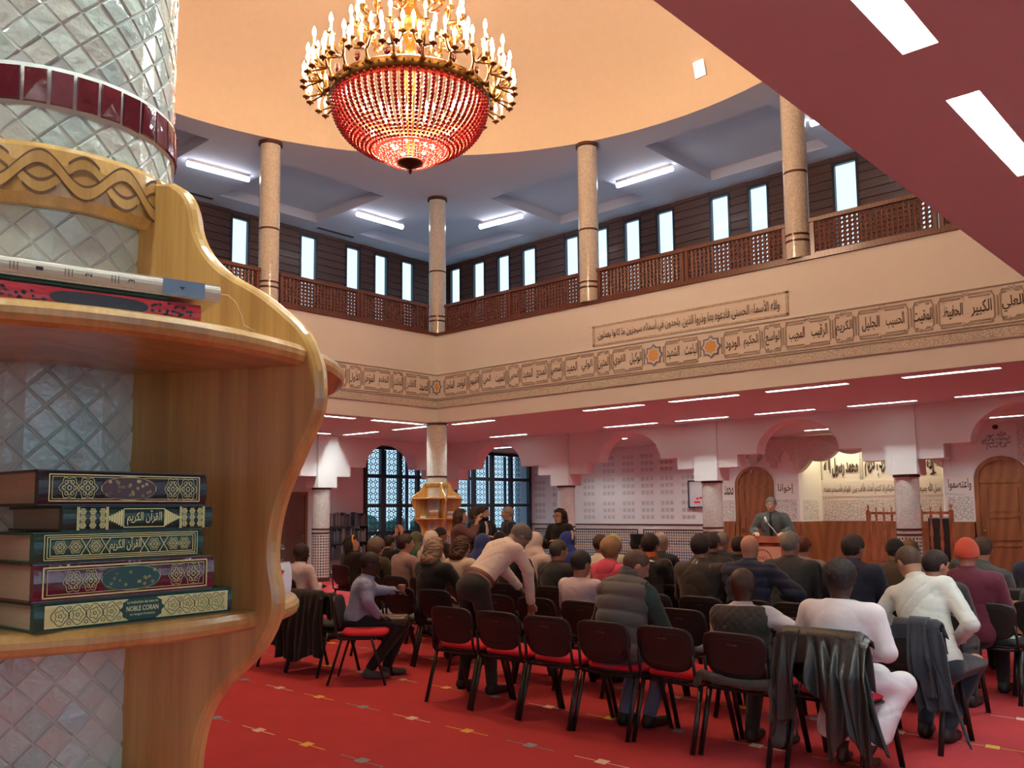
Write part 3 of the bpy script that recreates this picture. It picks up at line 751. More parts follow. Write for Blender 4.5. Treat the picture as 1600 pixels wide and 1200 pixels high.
# scalloped carved valances
def valance(a0, a1, top, n):
    w_ = (a1 - a0) / n
    for i in range(n):
        b0 = a0 + w_ * i; P_ = [(b0, top), (b0, 2.55 if i else 2.4)]
        for t, zz in ((.12, 2.56), (.14, 2.68), (.28, 2.70), (.31, 2.84), (.4, 2.94), (.5, 2.98), (.6, 2.94), (.69, 2.84), (.72, 2.70), (.86, 2.68), (.88, 2.56)): P_.append((b0 + w_ * t, zz))
        P_ += [(b0 + w_, 2.4 if i == n - 1 else 2.55), (b0 + w_, top)]
        mb.m = 0
        for k in range(1, len(P_) - 2):
            (x0_, z0_), (x1_, z1_) = P_[k], P_[k + 1]
            mb.quad(F(x0_, z0_, .05), F(x1_, z1_, .05), F(x1_, top, .05), F(x0_, top, .05)); mb.quad(F(x0_, z0_, 0), F(x1_, z1_, 0), F(x1_, z1_, .05), F(x0_, z0_, .05))
valance(9.38, 10.6, 3.28, 2); valance(3.0, 4.6, 3.28, 2); valance(5.9, 6.07, 3.28, 1)
# hanging fringe across the niche mouth
for i in range(5):
    w_ = (YN1 - YN0) / 5; b0 = YN0 + w_ * i; prev = None
    for k in range(13):
        t = k / 12; e_ = abs(i + t - 2.5) / 2.5; base = 2.98 - .42 * e_ ** 2.2; zz = base - .16 * abs(math.cos(PI * t)) ** .7
        if prev is not None:
            mb.m = 0
            mb.quad(F(prev[0], prev[1], .05), F(b0 + w_ * t, zz, .05), F(b0 + w_ * t, 3.28, .05), F(prev[0], 3.28, .05)); mb.quad(F(prev[0], prev[1], .05), F(b0 + w_ * t, zz, .05), F(b0 + w_ * t, zz, -.15), F(prev[0], prev[1], -.15))
        prev = (b0 + w_ * t, zz)
struct(mb, 'trim_5', [CARV, CARVB, CREAM], 'carved grey plaster valances and panels of the prayer wall')
mb = MB()
FL = lambda a, b, h=0: (XM + (YN1 - a) / .25 * (XN - XM) - h, a, b)
pan(ny0, ny1, 1.24, 1.78, 1, FN); pan(ny0, ny1, 1.80, 2.22, 2, FN)
for i, (a0, a1) in enumerate(((8.2, 9.05), (7.2, 8.05), (6.35, 7.05))):
    mb.m = 3
    for r in (rect(a0 - .06, a0 - .04, 2.24, 3.0), rect(a1 + .04, a1 + .06, 2.24, 3.0)): slab(mb, r, FN, 0, .02)
    mb.m = 0; slab(mb, rect(a1 + .06, a1 + .10, 2.24, 3.15), FN, 0, .01)
    mb.m = 3; pts = [FN((a0 + a1) / 2 + (a1 - a0 + .1) / 2 * math.cos(PI * k / 14), 2.9 + .22 * math.sin(PI * k / 14), .015) for k in range(15)]
    mb.tube(pts, .009, 5)
pan(YN1 - .24, YN1 - .01, 1.24, 1.78, 1, FL); pan(YN1 - .24, YN1 - .01, 1.8, 2.22, 2, FL)
struct(mb, 'trim_6', [CARV, CARVB, CREAM, STRAP], 'carved panels inside the prayer niche')
# timber dado
mb = MB()
for a0, a1 in ((D1[1], 11.4), (9.37, D1[0]), (D2[1], YN0), (2.0, D2[0])):
    slab(mb, rect(a0, a1, 0, 1.235), F, 0, .03)
slab(mb, rect(ny0, ny1, 0, 1.235), FN, 0, .03)
for k in range(1, 5):
    y = ny0 + (ny1 - ny0) * k / 5; slab(mb, rect(y - .02, y + .02, 0, 1.235), FN, .03, .042)
FL2 = lambda a, b, h=0: (XM + a * (XN - XM) - h * .3, YN1 - .25 * a - h, b)
slab(mb, rect(0, 1, 0, 1.235), FL2, 0, .03)
FR2 = lambda a, b, h=0: (XM + a * (XN - XM) - h * .3, YN0 + .25 * a + h, b)
slab(mb, rect(0, 1, 0, 1.235), FR2, 0, .03)
struct(mb, 'trim_7', MAHOG, 'reddish timber dado of the prayer wall')
# arched timber doors
def arched_door(n, a0, a1, lab):
    spring, top = 2.13, 2.58; c = (a0 + a1) / 2; r = (a1 - a0) / 2
    def arc(rr, z_, s=20): return [(c + rr * math.cos(PI * k / s), z_ + (top - spring) * (rr / r) * math.sin(PI * k / s)) for k in range(s + 1)]
    e = MB()
    def ring(ro, ri, h0, h1, m):
        e.m = m
        o, q = [(c + ro, 0)] + arc(ro, spring) + [(c - ro, 0)], [(c + ri, 0)] + arc(ri, spring) + [(c - ri, 0)]
        for k in range(len(o) - 1):
            e.quad(F(*o[k], h1), F(*o[k + 1], h1), F(*q[k + 1], h1), F(*q[k], h1)); e.quad(F(*o[k], h0), F(*o[k + 1], h0), F(*o[k + 1], h1), F(*o[k], h1)); e.quad(F(*q[k], h0), F(*q[k + 1], h0), F(*q[k + 1], h1), F(*q[k], h1))
    ring(r + .07, r + .03, 0, .03, 1); ring(r + .03, r - .06, 0, .06, 0)
    o = e.obj('door_%d' % n, [MAHOG, CREAM]); tag(o, lab, None, None, 'structure')
    l = MB(); l.poly([F(*p, .02) for p in [(c + r - .06, 0)] + arc(r - .06, spring) + [(c - r + .06, 0)]])
    slab(l, rect(c - r + .06, c + r - .06, spring - .08, spring), F, .02, .045)
    for z0, z1 in ((.15, .75), (.85, 1.35), (1.45, 1.95)):
        for q in (rect(c - .3, c + .3, z0, z0 + .03), rect(c - .3, c + .3, z1 - .03, z1), rect(c - .3, c - .27, z0, z1), rect(c + .27, c + .3, z0, z1)): slab(l, q, F, .02, .035)
    l.obj('leaf', MAHOG, o)
    k = MB(); k.ball(F(c + r - .14, 1.05, .07), .03, 10, 6); k.tube([F(c + r - .14, 1.05, .02), F(c + r - .14, 1.05, .07)], .012, 8); k.obj('knob', MAHOG, o)
arched_door(2, *D1, 'arched reddish wooden door behind the standing speaker')
arched_door(3, *D2, 'arched reddish wooden door at the right border')
# other closing walls
mb = MB(); holes(mb, -3.2, 21.3, 0, H1, [(-2.0, 1.8, .6, 2.9), (2.2, 6.0, .6, 2.9)], face_y(-3.2, 1)); struct(mb, 'wall_near', WHITE, 'wall behind the viewer')
mb = MB(); holes(mb, -3.2, 18.6, 0, H1, [], face_x(-3.2, 1)); struct(mb, 'wall_back', WHITE, 'wall left of the viewer')
for i, (fn, a0, a1) in enumerate(((face_y(-3.2, 1), -2.0, 1.8), (face_y(-3.2, 1), 2.2, 6.0))):  # unseen windows added to bring in neutral daylight
    f = MB()
    for v in (a0 + .04, (a0 + a1) / 2, a1 - .04): slab(f, rect(v - .04, v + .04, .6, 2.9), fn, -.05, .04)
    for z in (.64, 1.75, 2.86): slab(f, rect(a0, a1, z - .04, z + .04), fn, -.05, .04)
    e = f.obj('window_%d' % (41 + i), BLACK); tag(e, 'plain black framed window behind the viewer', None, None, 'structure')
    g = MB(); g.quad(*[fn(*p, 0) for p in rect(a0, a1, .6, 2.9)]); g.obj('pane', PANE, e)
mb = MB(); mb.quad((-40, -40, -.12), (40, -40, -.12), (40, -3.4, -.12), (-40, -3.4, -.12)); mb.quad((-40, -3.4, -.12), (-3.4, -3.4, -.12), (-3.4, 45, -.12), (-40, 45, -.12)); struct(mb, 'ground_outside_near', MATS['outside_paving'], 'paving outside the windows behind the viewer')
# ---- calligraphy
def txt(items, fn, name, m, h=.004, bold=.0, lab=None):
    mb = MB()
    for s, cx, cy, w_, h_, *rest in items:
        put_text(mb, s, cx, cy, w_, h_, lambda a, b: fn(a, b, h), bold=rest[0] if rest else bold)
    return struct(mb, name, m, lab)
# reading direction on the right wall runs towards +Y seen from the room, i.e. leftwards; Y falls to the right
R = lambda fn: (lambda a, b, h=0: fn(-a, b, h))
GX = face_x(VX1); GY = face_y(VY1)
NAMES = [('العلي', 2.62), ('الكبير', 2.97), ('الحفيظ', 3.30), ('المقيت', 3.66), ('الحسيب', 4.01), ('الجليل', 4.33), ('الكريم', 4.69), ('الرقيب', 5.04), ('المجيب', 5.37), ('الواسع', 5.73), ('الحكيم', 6.08), ('الودود', 6.38), ('الباعث', 7.09), ('الشهيد', 7.42), ('الوكيل', 8.13), ('القوي', 8.45), ('المتين', 8.78), ('الولي', 9.13), ('الحميد', 9.46), ('المحصي', 9.81), ('المبدئ', 10.16), ('المعيد', 10.48), ('المحيي', 10.82), ('المميت', 11.17), ('الحي', 11.51), ('القيوم', 11.85), ('الواجد', 12.21), ('الماجد', 12.52)]
SEPR = [2.46, 2.79, 3.5, 3.81, 4.53, 4.85, 5.57, 5.9, 6.56, None, 6.93, 7.6, None, 7.96, 8.62, 8.94, 9.64, 9.97, 10.66, 10.99, 11.68, 12.02, 12.7]
LN = [('الصمد', 11.54), ('القادر', 11.22), ('المقتدر', 10.88), ('المقدم', 10.53), ('المؤخر', 10.2), ('الأول', 9.85), ('الآخر', 9.53), ('الظاهر', 9.2), ('الباطن', 8.85), ('الوالي', 8.5)]
SEPL = [11.71, 11.04, 10.72, 10.03, 9.70, 9.02, 8.68]
def calli_band(name, fn, lo, hi, seps, lab):
    mb = MB(); mb.m = 0
    slab(mb, rect(lo, hi, 3.60, 4.28), fn, 0, .012)
    mb.m = 1; slab(mb, rect(lo, hi, 3.625, 3.745), fn, .012, .018)
    mb.m = 2
    for z in (3.60, 3.75, 3.785, 4.262): slab(mb, rect(lo, hi, z, z + .014), fn, .012, .03)
    prev = None; zt, zb = 4.215, 3.835
    for s in seps:
        if s is None: prev = None; continue
        if prev is not None:
            a0, a1 = sorted((prev, s)); mid = (a0 + a1) / 2; t = .018; cut = .05; hh = .024
            for z in (zt, zb):
                for q0, q1 in (((a0 + cut), mid - .035), (mid + .035, a1 - cut)):
                    if q1 > q0: slab(mb, rect(q0, q1, z - t / 2, z + t / 2), fn, .012, hh); slab(mb, rect(q0 + .03, q1 - .0, z - t / 2 + (-.035 if z > 4 else .035), z + t / 2 + (-.035 if z > 4 else .035)), fn, .012, hh)
                for d in (1, -1):   # crossing straps
                    mb.poly([fn(mid - .04, z - d * .025 - .006, hh), fn(mid - .04, z - d * .025 + .008, hh), fn(mid + .04, z + d * .025 + .008, hh), fn(mid + .04, z + d * .025 - .006, hh)])
            for a, d in ((a0, 1), (a1, -1)):
                slab(mb, rect(min(a + d * .028, a + d * .042), max(a + d * .028, a + d * .042), zb + .05, zt - .05), fn, .012, hh)
                for z, e_ in ((zt, -1), (zb, 1)):
                    mb.poly([fn(a + d * .028, z + e_ * .055, hh), fn(a + d * .044, z + e_ * .055, hh), fn(a + d * .075, z + e_ * .01, hh), fn(a + d * .055, z, hh)])
        slab(mb, rect(s - .010, s + .010, 3.9, 4.15), fn, .012, .024)
        prev = s
    return struct(mb, name, [CREAM, CARV, STRAP], lab)
calli_band('trim_8', GX, VY0, VY1, SEPR, 'carved inscription band along the right gallery front')
calli_band('trim_9', GY, VX0, VX1, SEPL, 'carved inscription band along the left gallery front')
mi = lambda fn: (lambda a, b, h=0: fn(a, b, h))
# lettering reads right to left for the viewer: on the right wall +Y is to the viewer's left
def GXt(a, b, h=0): return (VX1 - h, -a, b)
def Ft(a, b, h=0): return (XM - h, -a, b)
def FNt(a, b, h=0): return (XN - h, -a, b)
txt([(s, -y, 4.025, .235 if len(s) > 4 else .195, .20) for s, y in NAMES], GXt, 'wall_inscription_right', INK, .018, bold=.012, lab='dark names painted in the inscription band of the right gallery front')
txt([(s, x, 4.025, .235 if len(s) > 4 else .195, .20) for s, x in LN], lambda a, b, h=0: (a, VY1 - h, b), 'wall_inscription_left', INK, .018, bold=.012, lab='dark names painted in the inscription band of the left gallery front')
# eight-pointed stars
ORN = mat('ochre_star', (.70, .42, .16), .7); BLU = mat('blue_star_edge', (.20, .24, .38), .7)
mb = MB()
def star(fn, cy, cz, r):
    P_ = [(cy + (r if k % 2 == 0 else r * .78) * math.cos(2 * PI * k / 16), cz + (r if k % 2 == 0 else r * .78) * math.sin(2 * PI * k / 16)) for k in range(16)]
    Q_ = [(cy + (p[0] - cy) * .80, cz + (p[1] - cz) * .80) for p in P_]
    mb.m = 1; slab(mb, P_, fn, .012, .026); mb.m = 2; slab(mb, Q_, fn, .026, .028)
    Q2 = [(cy + (p[0] - cy) * .62, cz + (p[1] - cz) * .62) for p in P_]; mb.m = 0; slab(mb, Q2, fn, .028, .03)
star(GX, 6.745, 4.03, .18); star(GX, 7.78, 4.03, .18); star(lambda a, b, h=0: GX(min(a, VY1 - h), b, h), VY1, 4.03, .17); star(lambda a, b, h=0: GY(min(a, VX1 - h), b, h), VX1, 4.03, .17)
struct(mb, 'trim_10', [ORN, BLU, CREAM], 'ochre and blue eight-pointed stars of the inscription band')
# tablet with the verse
mb = MB(); mb.m = 0; slab(mb, rect(5.48, 9.0, 4.33, 4.68), GX, 0, .012)
mb.m = 1
for r in (rect(5.48, 9.0, 4.33, 4.36), rect(5.48, 9.0, 4.65, 4.68), rect(5.48, 5.52, 4.33, 4.68), rect(8.96, 9.0, 4.33, 4.68)): slab(mb, r, GX, .012, .02)
struct(mb, 'trim_11', [CREAM, carved('tablet_border', (.70, .66, .58), (.32, .27, .22), 45)], 'long cream tablet with a verse on the right gallery front')
txt([('ولله الأسماء الحسنى فادعوه بها وذروا الذين', -6.42, 4.50, 1.62, .22), ('يلحدون في أسمائه سيجزون ما كانوا يعملون', -8.08, 4.50, 1.60, .22)], GXt, 'wall_inscription_tablet', INK, .022, bold=.008, lab='verse written on the long cream tablet')
txt([('واعتصموا', -5.75, 2.03, .46, .26), ('محمد', -11.24, 2.03, .26, .26), ('إخوانا', -9.7, 2.03, .40, .26)], Ft, 'wall_inscription_prayer', INK, .022, bold=.012, lab='dark words on small plaques of the prayer wall')
txt([('بحبل الله جميعا واذكروا نعمة الله', -6.85, 2.0, .98, .26), ('عليكم إذ كنتم أعداء فألف بين', -7.87, 2.0, .98, .26), ('قلوبكم فأصبحتم بنعمته', -8.73, 2.0, .66, .26),
     ('محمد رسول الله', -8.62, 2.60, .84, .62, .05), ('قرآن عربي كريم', -7.62, 2.58, .84, .60, .05), ('لا إله إلا الله', -6.7, 2.58, .70, .60, .05)], FNt, 'wall_inscription_niche', INK, .022, bold=.012, lab='large and small calligraphy inside the prayer niche')
# round medallions of calligraphy
mb = MB()
for cy, cz, w_ in ((10.5, 2.88, .46), (5.0, 2.93, .56)):
    for k, s in enumerate(('الله نور', 'السماوات والأرض', 'مثل نوره كمشكاة', 'فيها مصباح')):
        hw = w_ * math.sqrt(max(.1, 1 - ((k - 1.5) / 2.1) ** 2)); put_text(mb, s, -cy, cz + .135 - .085 * k, hw, .12, lambda a, b: Ft(a, b, .006), bold=.01)
star_c = [(5.0 + .07 * math.cos(2 * PI * k / 12) * (1 if k % 2 else .7), 3.22 + .05 * math.sin(2 * PI * k / 12)) for k in range(12)]
slab(mb, star_c, F, 0, .006)
struct(mb, 'wall_inscription_round', INK, 'two round calligraphy medallions above the arched doors')
# ================================================================== the near pillar and its bookshelf
PC = (.54, 1.57)
def near_pillar():
    r = .202; rng = np.random.default_rng(3)
    c = MB(); c.m = 0; c.lathe([(r, 0), (r, H1)], (0, 0, 0), 96)
    o = c.obj('column', [mat('grout', (.60, .60, .55), .8), BANDT], None, (PC[0], PC[1], 0)); tag(o, 'large round pillar clad in pale glazed diamond tiles, nearest the viewer', None, None, 'structure')
    t = MB(); nd = 24; w_ = 2 * PI / nd; hh = .0535; g = .04
    def P_(a, z, e): return ((r + e) * math.cos(a), (r + e) * math.sin(a), z)
    def tile(pts, m, th=.0024, tilt=.0005):
        t.m = m; n = len(pts); ca = sum(p[0] for p in pts) / n; cz = sum(p[1] for p in pts) / n
        q = [(ca + (p[0] - ca) * .88, cz + (p[1] - cz) * .88) for p in pts]
        tx, tz = rng.normal(0, tilt, 2); b = len(t.v)
        t.v += [P_(a, z, .0) for a, z in pts]
        t.v += [P_(a, z, th + tx * (a - ca) / w_ * 4 + tz * (z - cz) / hh * 4) for a, z in q]
        t.v.append(P_(ca, cz, th + .0003 + rng.normal(0, .00015)))
        t.smooth = False
        for k in range(n):
            k2 = (k + 1) % n; t._f([b + k, b + k2, b + n + k2, b + n + k]); t._f([b + n + k, b + n + k2, b + 2 * n])
    for j in range(20, 64):
        for i in range(nd):
            for h in (0, .5):
                a = (i + h) * w_; z = (j + h) * hh
                if z < 1.12 or 2.150 < z < 2.295 and False: continue
                if abs(z - 2.222) < .028 or z > H1 - .03: continue
                s = 1 - g
                tile([(a + w_ / 2 * s + rng.normal(0, .0012), z), (a, z + hh / 2 * s), (a - w_ / 2 * s, z), (a, z - hh / 2 * s + rng.normal(0, .0006))], int(rng.integers(0, 4)))
    z0, z1 = 2.193, 2.251
    ring = MB(); ring.lathe([(r, z0 - .004), (r + .004, z0 - .004), (r + .004, z1 + .004), (r, z1 + .004)], (0, 0, 0), 96)
    for i in range(36):
        a0, a1 = 2 * PI * (i + .035) / 36 + .02, 2 * PI * (i + .965) / 36 + .02
        tile([(a0, z0), (a1, z0 + rng.normal(0, .0007)), (a1, z1), (a0, z1 + rng.normal(0, .0007))], 4 + int(rng.integers(0, 3)), .0075, .0004)
    G_ = []
    for k, c_ in enumerate(((.58, .68, .58), (.66, .74, .64), (.64, .67, .57), (.54, .65, .58))): G_.append(mat('pale_zellige_%d' % k, c_, .07, bump=.75, bs=30, var=.08, vs=16, coat=.6))
    for k, c_ in enumerate(((.10, .010, .016), (.13, .018, .022), (.17, .05, .06))): G_.append(mat('oxblood_zellige_%d' % k, c_, .08, bump=.22, bs=34, var=.3, vs=50, coat=.6))
    t.obj('tiles', G_, o); ring.obj('grout_band', MATS['grout'], o)
    lo = MB(); lo.m = 0; lo.lathe([(r + .004, 0), (r + .004, 1.06)], (0, 0, 0), 48, uv=True); lo.m = 1; lo.lathe([(r + .008, 1.06), (r + .008, 1.11)], (0, 0, 0), 48)
    lo.obj('dado', [MOSD, BANDT], o)
near_pillar()
PROF = [(.195, 2.112), (.259, 2.109), (.283, 2.091), (.298, 2.063), (.306, 2.026), (.326, 1.988), (.361, 1.954), (.418, 1.92), (.462, 1.886), (.5, 1.849), (.519, 1.809), (.525, 1.78), (.523, 1.732), (.498, 1.675), (.467, 1.609), (.452, 1.552), (.450, 1.504), (.459, 1.457), (.455, 1.42), (.429, 1.373), (.377, 1.324), (.345, 1.28), (.328, 1.22), (.325, 1.15), (.33, 1.09), (.195, 1.09)]
def smooth_prof(p, n=3):
    q = [np.array(x, float) for x in p]; out = []
    for i in range(1, len(q) - 3):
        for k in range(n):
            t = k / n; a, b, c, d = q[max(i - 1, 1)], q[i], q[i + 1], q[min(i + 2, len(q) - 2)]
            out.append(.5 * ((2 * b) + (-a + c) * t + (2 * a - 5 * b + 4 * c - d) * t * t + (-a + 3 * b - 3 * c + d) * t ** 3))
    return [q[0]] + out + [q[-2], q[-1]]
def make_shelf(label, loc, rz):
    e = empty('bookshelf', (loc[0], loc[1], 0), rz); tag(e, label, 'bookshelf', 'wooden bookshelves built around pillars')
    pr = smooth_prof(PROF)
    n = len(pr); nm = []
    for i in range(n):
        a, b = pr[i - 1], pr[(i + 1) % n]; d = b - a; d = d / max(np.linalg.norm(d), 1e-9); nm.append(np.array([-d[1], d[0]]))
    for k in range(4):
        a = math.radians(-62 + 90 * k); u = np.array([math.cos(a), math.sin(a)]); nn = np.array([-u[1], u[0]]); m = MB(); lay = []
        for h, ins in ((-.018, .006), (-.014, .001), (-.006, -.003), (.006, -.003), (.014, .001), (.018, .006)):
            L_ = []
            for i in range(n):
                q = pr[i] - nm[i] * ins * (1 if 0 < i < n - 1 else 0) * -1 * -1
                L_.append((u[0] * q[0] + nn[0] * h, u[1] * q[0] + nn[1] * h, q[1]))
            lay.append(L_)
        m.loft(lay, True, True); m.obj('side_panel', PINE, e)
    def sector(name, k, r0, R_, z0, z1):
        a0, a1 = -62 + 90 * k + 2.2, -62 + 90 * (k + 1) - 2.2; m = MB(); t = (z1 - z0)
        pf = [(r0, z0), (R_ - .012, z0), (R_ - .003, z0 + t * .15), (R_, z0 + t * .4), (R_, z0 + t * .65), (R_ - .005, z0 + t * .9), (R_ - .013, z1), (r0, z1)]
        m.lathe(pf, (0, 0, 0), 44, a0, a1, smooth=False)
        for aa in (a0, a1):
            r_ = math.radians(aa); m.poly([(p[0] * math.cos(r_), p[0] * math.sin(r_), p[1]) for p in pf])
        return m.obj(name, PINE, e)
    for k in range(4):
        sector('upper_shelf', k, .205, .505, 1.800, 1.832)
        sector('lower_shelf', k, .205, .432, 1.407, 1.4365)
        cr = sector('crown', k, .207, .232, 2.034, 2.128)
        sector('base_rail', k, .207, .262, 1.10, 1.192)
        # carved two-strand braid on the crown
        b = MB(); a0, a1 = math.radians(-62 + 90 * k + 4), math.radians(-62 + 90 * k + 86); R_ = .2330; N = 90; zc = 2.080
        BR = mat('dark_carved_groove', (.12, .05, .015), .6)
        for ph in (0, PI):
            for off, m_, h_ in ((.0102, 1, .0004), (-.0102, 1, .0004), (0, 0, .0002)):
                lst = []
                for i in range(N + 1):
                    t = i / N; s = t * 2 * PI * 2.75 + ph; z = zc + .0225 * math.sin(s); over = math.cos(s)
                    wz = off if m_ else 0; 
                    lst.append((a0 + (a1 - a0) * t, z + wz, over))
                for i in range(N):
                    (x0_, z0_, o0), (x1_, z1_, o1) = lst[i], lst[i + 1]
                    if m_ and abs(math.sin((i + .5) / N * 2 * PI * 2.75 + ph)) < .42 and ph > 1: continue
                    hw = .0026 if m_ else .0088; b.m = m_
                    b.quad(*[((R_ + h_ + (0.0006 if ph == 0 and not m_ else 0)) * math.cos(x), (R_ + h_ + (0.0006 if ph == 0 and not m_ else 0)) * math.sin(x), z) for x, z in ((x0_, z0_ - hw), (x1_, z1_ - hw), (x1_, z1_ + hw), (x0_, z0_ + hw))])
        b.obj('braid_carving', [PINE, BR], cr)
    return e
make_shelf('varnished pine bookshelf wrapped around the tiled pillar nearest the viewer', PC, 0)
make_shelf('small looking pine bookshelf around the round pillar in the middle distance', (11.92, 12.95), math.radians(-51))
# ================================================================== books
GOLD = mat('gold_tooling', (.80, .62, .24), .3, .55, var=.2, vs=60); PAPER = mat('page_edges', (.58, .45, .30), .85, bump=.5, bs=30, var=.15, vs=3, stretch=(1, 1, 60))
def book(label, loc, az, L, D, T, cov, deco=None, pages=PAPER, group='leather bound books', tiltx=0, drape=None):
    e = empty('book', loc, math.radians(az)); tag(e, label, 'book', group)
    e.rotation_euler = (tiltx, 0, math.radians(az))
    c = MB(); k = .003
    c.box(0, L, .004, D, 0, k); c.box(0, L, .004, D, T - k, T)
    rings = []
    for i in range(9):
        a = PI / 2 - PI * i / 8; rings.append([(x, .006 - .006 * math.cos(a) * 1.0, T / 2 + T / 2 * math.sin(a)) for x in (0, L)])
    for i in range(8): c.add([rings[i][0], rings[i][1], rings[i + 1][1], rings[i + 1][0], (rings[i][0][0], .009, rings[i][0][2] * .9 + T * .05), (L, .009, rings[i][0][2] * .9 + T * .05)], [(0, 1, 2, 3)], True)
    for x in (0, L): c.poly([(x, r_[0][1], r_[0][2]) for r_ in rings] + [(x, .010, 0), (x, .010, T)][0:1] + [(x, .010, T)])
    c.obj('cover', cov, e)
    p = MB(); p.box(.004, L - .004, .008, D - .005, k, T - k); p.obj('pages', pages, e)
    if deco:
        g = MB(); deco(g, L, T); mats = g.mats if hasattr(g, 'mats') else [GOLD]; g.obj('spine_tooling', mats, e)
    return e
SP = lambda a, b, h=0: (a, -.0006 - h, b)
def frame(g, x0, x1, z0, z1, t=.0012):
    for r in (rect(x0, x1, z0, z0 + t), rect(x0, x1, z1 - t, z1), rect(x0, x0 + t, z0, z1), rect(x1 - t, x1, z0, z1)): g.quad(*[SP(*p) for p in r])
def ringp(g, cx, cz, rx, rz, t=.0008, n=16, pet=0, amp=0., fn=SP):
    for k in range(n):
        a, b = 2 * PI * k / n, 2 * PI * (k + 1) / n
        f = lambda q: 1 + amp * math.cos(pet * q)
        g.quad(fn(cx + rx * f(a) * math.cos(a), cz + rz * f(a) * math.sin(a)), fn(cx + rx * f(b) * math.cos(b), cz + rz * f(b) * math.sin(b)),
               fn(cx + (rx * f(b) - t) * math.cos(b), cz + (rz * f(b) - t) * math.sin(b)), fn(cx + (rx * f(a) - t) * math.cos(a), cz + (rz * f(a) - t) * math.sin(a)))
def rosette(g, cx, cz, r, rz=None):
    rz = rz or r; ringp(g, cx, cz, r, rz, .0007, 24, 6, .14); ringp(g, cx, cz, r * .6, rz * .6, .0007, 16, 4, .2); ringp(g, cx, cz, r * .25, rz * .25, .001, 8)
    for k in range(6):
        a = PI * k / 3; ringp(g, cx + r * .6 * math.cos(a), cz + rz * .6 * math.sin(a), r * .22, rz * .22, .0006, 8)
def fill(g, x0, x1, z0, z1):
    h = (z1 - z0) / 2; n = max(1, int((x1 - x0) / (h * 1.7)))
    for i in range(n): rosette(g, x0 + (x1 - x0) * (i + .5) / n, (z0 + z1) / 2, h * .82)
def d1(g, L, T):
    frame(g, .012, L - .012, .005, T - .005); frame(g, .016, L - .016, .008, T - .008, .0006)
    g.mats = [GOLD, mat('wine_label', (.10, .018, .022), .3)]
    g.m = 1; g.poly([SP(L * .5 + L * .16 * math.copysign(abs(math.cos(a)) ** .5, math.cos(a)), T / 2 + T * .33 * math.copysign(abs(math.sin(a)) ** .7, math.sin(a))) for a in [2 * PI * k / 24 for k in range(24)]]); g.m = 0
    ringp(g, L * .5, T / 2, L * .165, T * .35, .0008, 32)
    for i in range(26): rosette(g, L * .5 + RNG.uniform(-.13, .13) * L, T / 2 + RNG.uniform(-.22, .22) * T, .0022)
    for x in (.16, .26): rosette(g, L * x, T / 2, .012, T * .30)
    rosette(g, L * .77, T / 2, .011, T * .34); rosette(g, L * .87, T / 2, .0125, T * .34)
def d2(g, L, T):
    for x0, x1 in ((.018, .058), (L - .052, L - .014)):
        for x in (x0, x0 + .002, x1 - .002, x1): g.quad(*[SP(*p) for p in rect(x - .0007, x + .0007, .001, T - .001)])
        for i in range(3):
            for j in range(3): rosette(g, x0 + .007 + (x1 - x0 - .014) * i / 2, T * (.22 + .28 * j), .0042)
    m = L / 2 + .002; frame(g, m - .030, m + .030, .003, T - .003, .0012)
    for s in (1, -1):
        for k in range(8):
            t = k / 8; h = (T * .36) * (1 - t) ** 1.3; x = m + s * (.032 + .026 * t); g.quad(SP(x - .0016, T / 2 - h), SP(x + .0012, T / 2 - h * .9), SP(x + .0012, T / 2 + h * .9), SP(x - .0016, T / 2 + h))
    put_text(g, 'القرآن الكريم', m, T / 2, .05, T * .62, lambda a, b: SP(a, b, .0003), bold=.01)
def d3(g, L, T):
    for k, i in enumerate((.0, .0035, .007)): frame(g, .012 + i, L - .010 - i, .003 + i * .7, T - .003 - i * .7, .001)
    xs = [L * q for q in (.24, .37, .385, .60, .615, .75)]
    fill(g, .022, L * .26, .009, T - .009); fill(g, L * .29, L * .37, .009, T - .009); fill(g, L * .63, L * .72, .009, T - .009); fill(g, L * .76, L - .022, .009, T - .009)
    for x in (L * .275, L * .385, L * .615, L * .735):
        for s in (1, -1): g.quad(SP(x - s * .007 - .0006, .008), SP(x - s * .007 + .0006, .008), SP(x + s * .007 + .0006, T - .008), SP(x + s * .007 - .0006, T - .008))
    put_text(g, 'القرآن الكريم', L * .5, T / 2, .044, T * .52, lambda a, b: SP(a, b, .0003), bold=.012)
def d4(g, L, T):
    frame(g, .010, L - .012, .004, T - .004, .0018); frame(g, .0155, L - .0175, .008, T - .008, .0007)
    g.mats = [GOLD, mat('green_label', (.02, .10, .07), .3)]
    g.m = 1; g.poly([SP(L * .5 + L * .16 * math.copysign(abs(math.cos(a)) ** .5, math.cos(a)), T / 2 + T * .33 * math.copysign(abs(math.sin(a)) ** .7, math.sin(a))) for a in [2 * PI * k / 24 for k in range(24)]]); g.m = 0
    ringp(g, L * .5, T / 2, L * .165, T * .35, .0008, 32); rosette(g, L * .19, T / 2, .012, T * .28); rosette(g, L * .28, T / 2, .010, T * .28)
    rosette(g, L * .76, T / 2, .011, T * .3); rosette(g, L * .865, T / 2, .013, T * .33)
    for i in range(14): rosette(g, L * .5 + RNG.uniform(-.13, .13) * L, T / 2 + RNG.uniform(-.2, .2) * T, .0022)
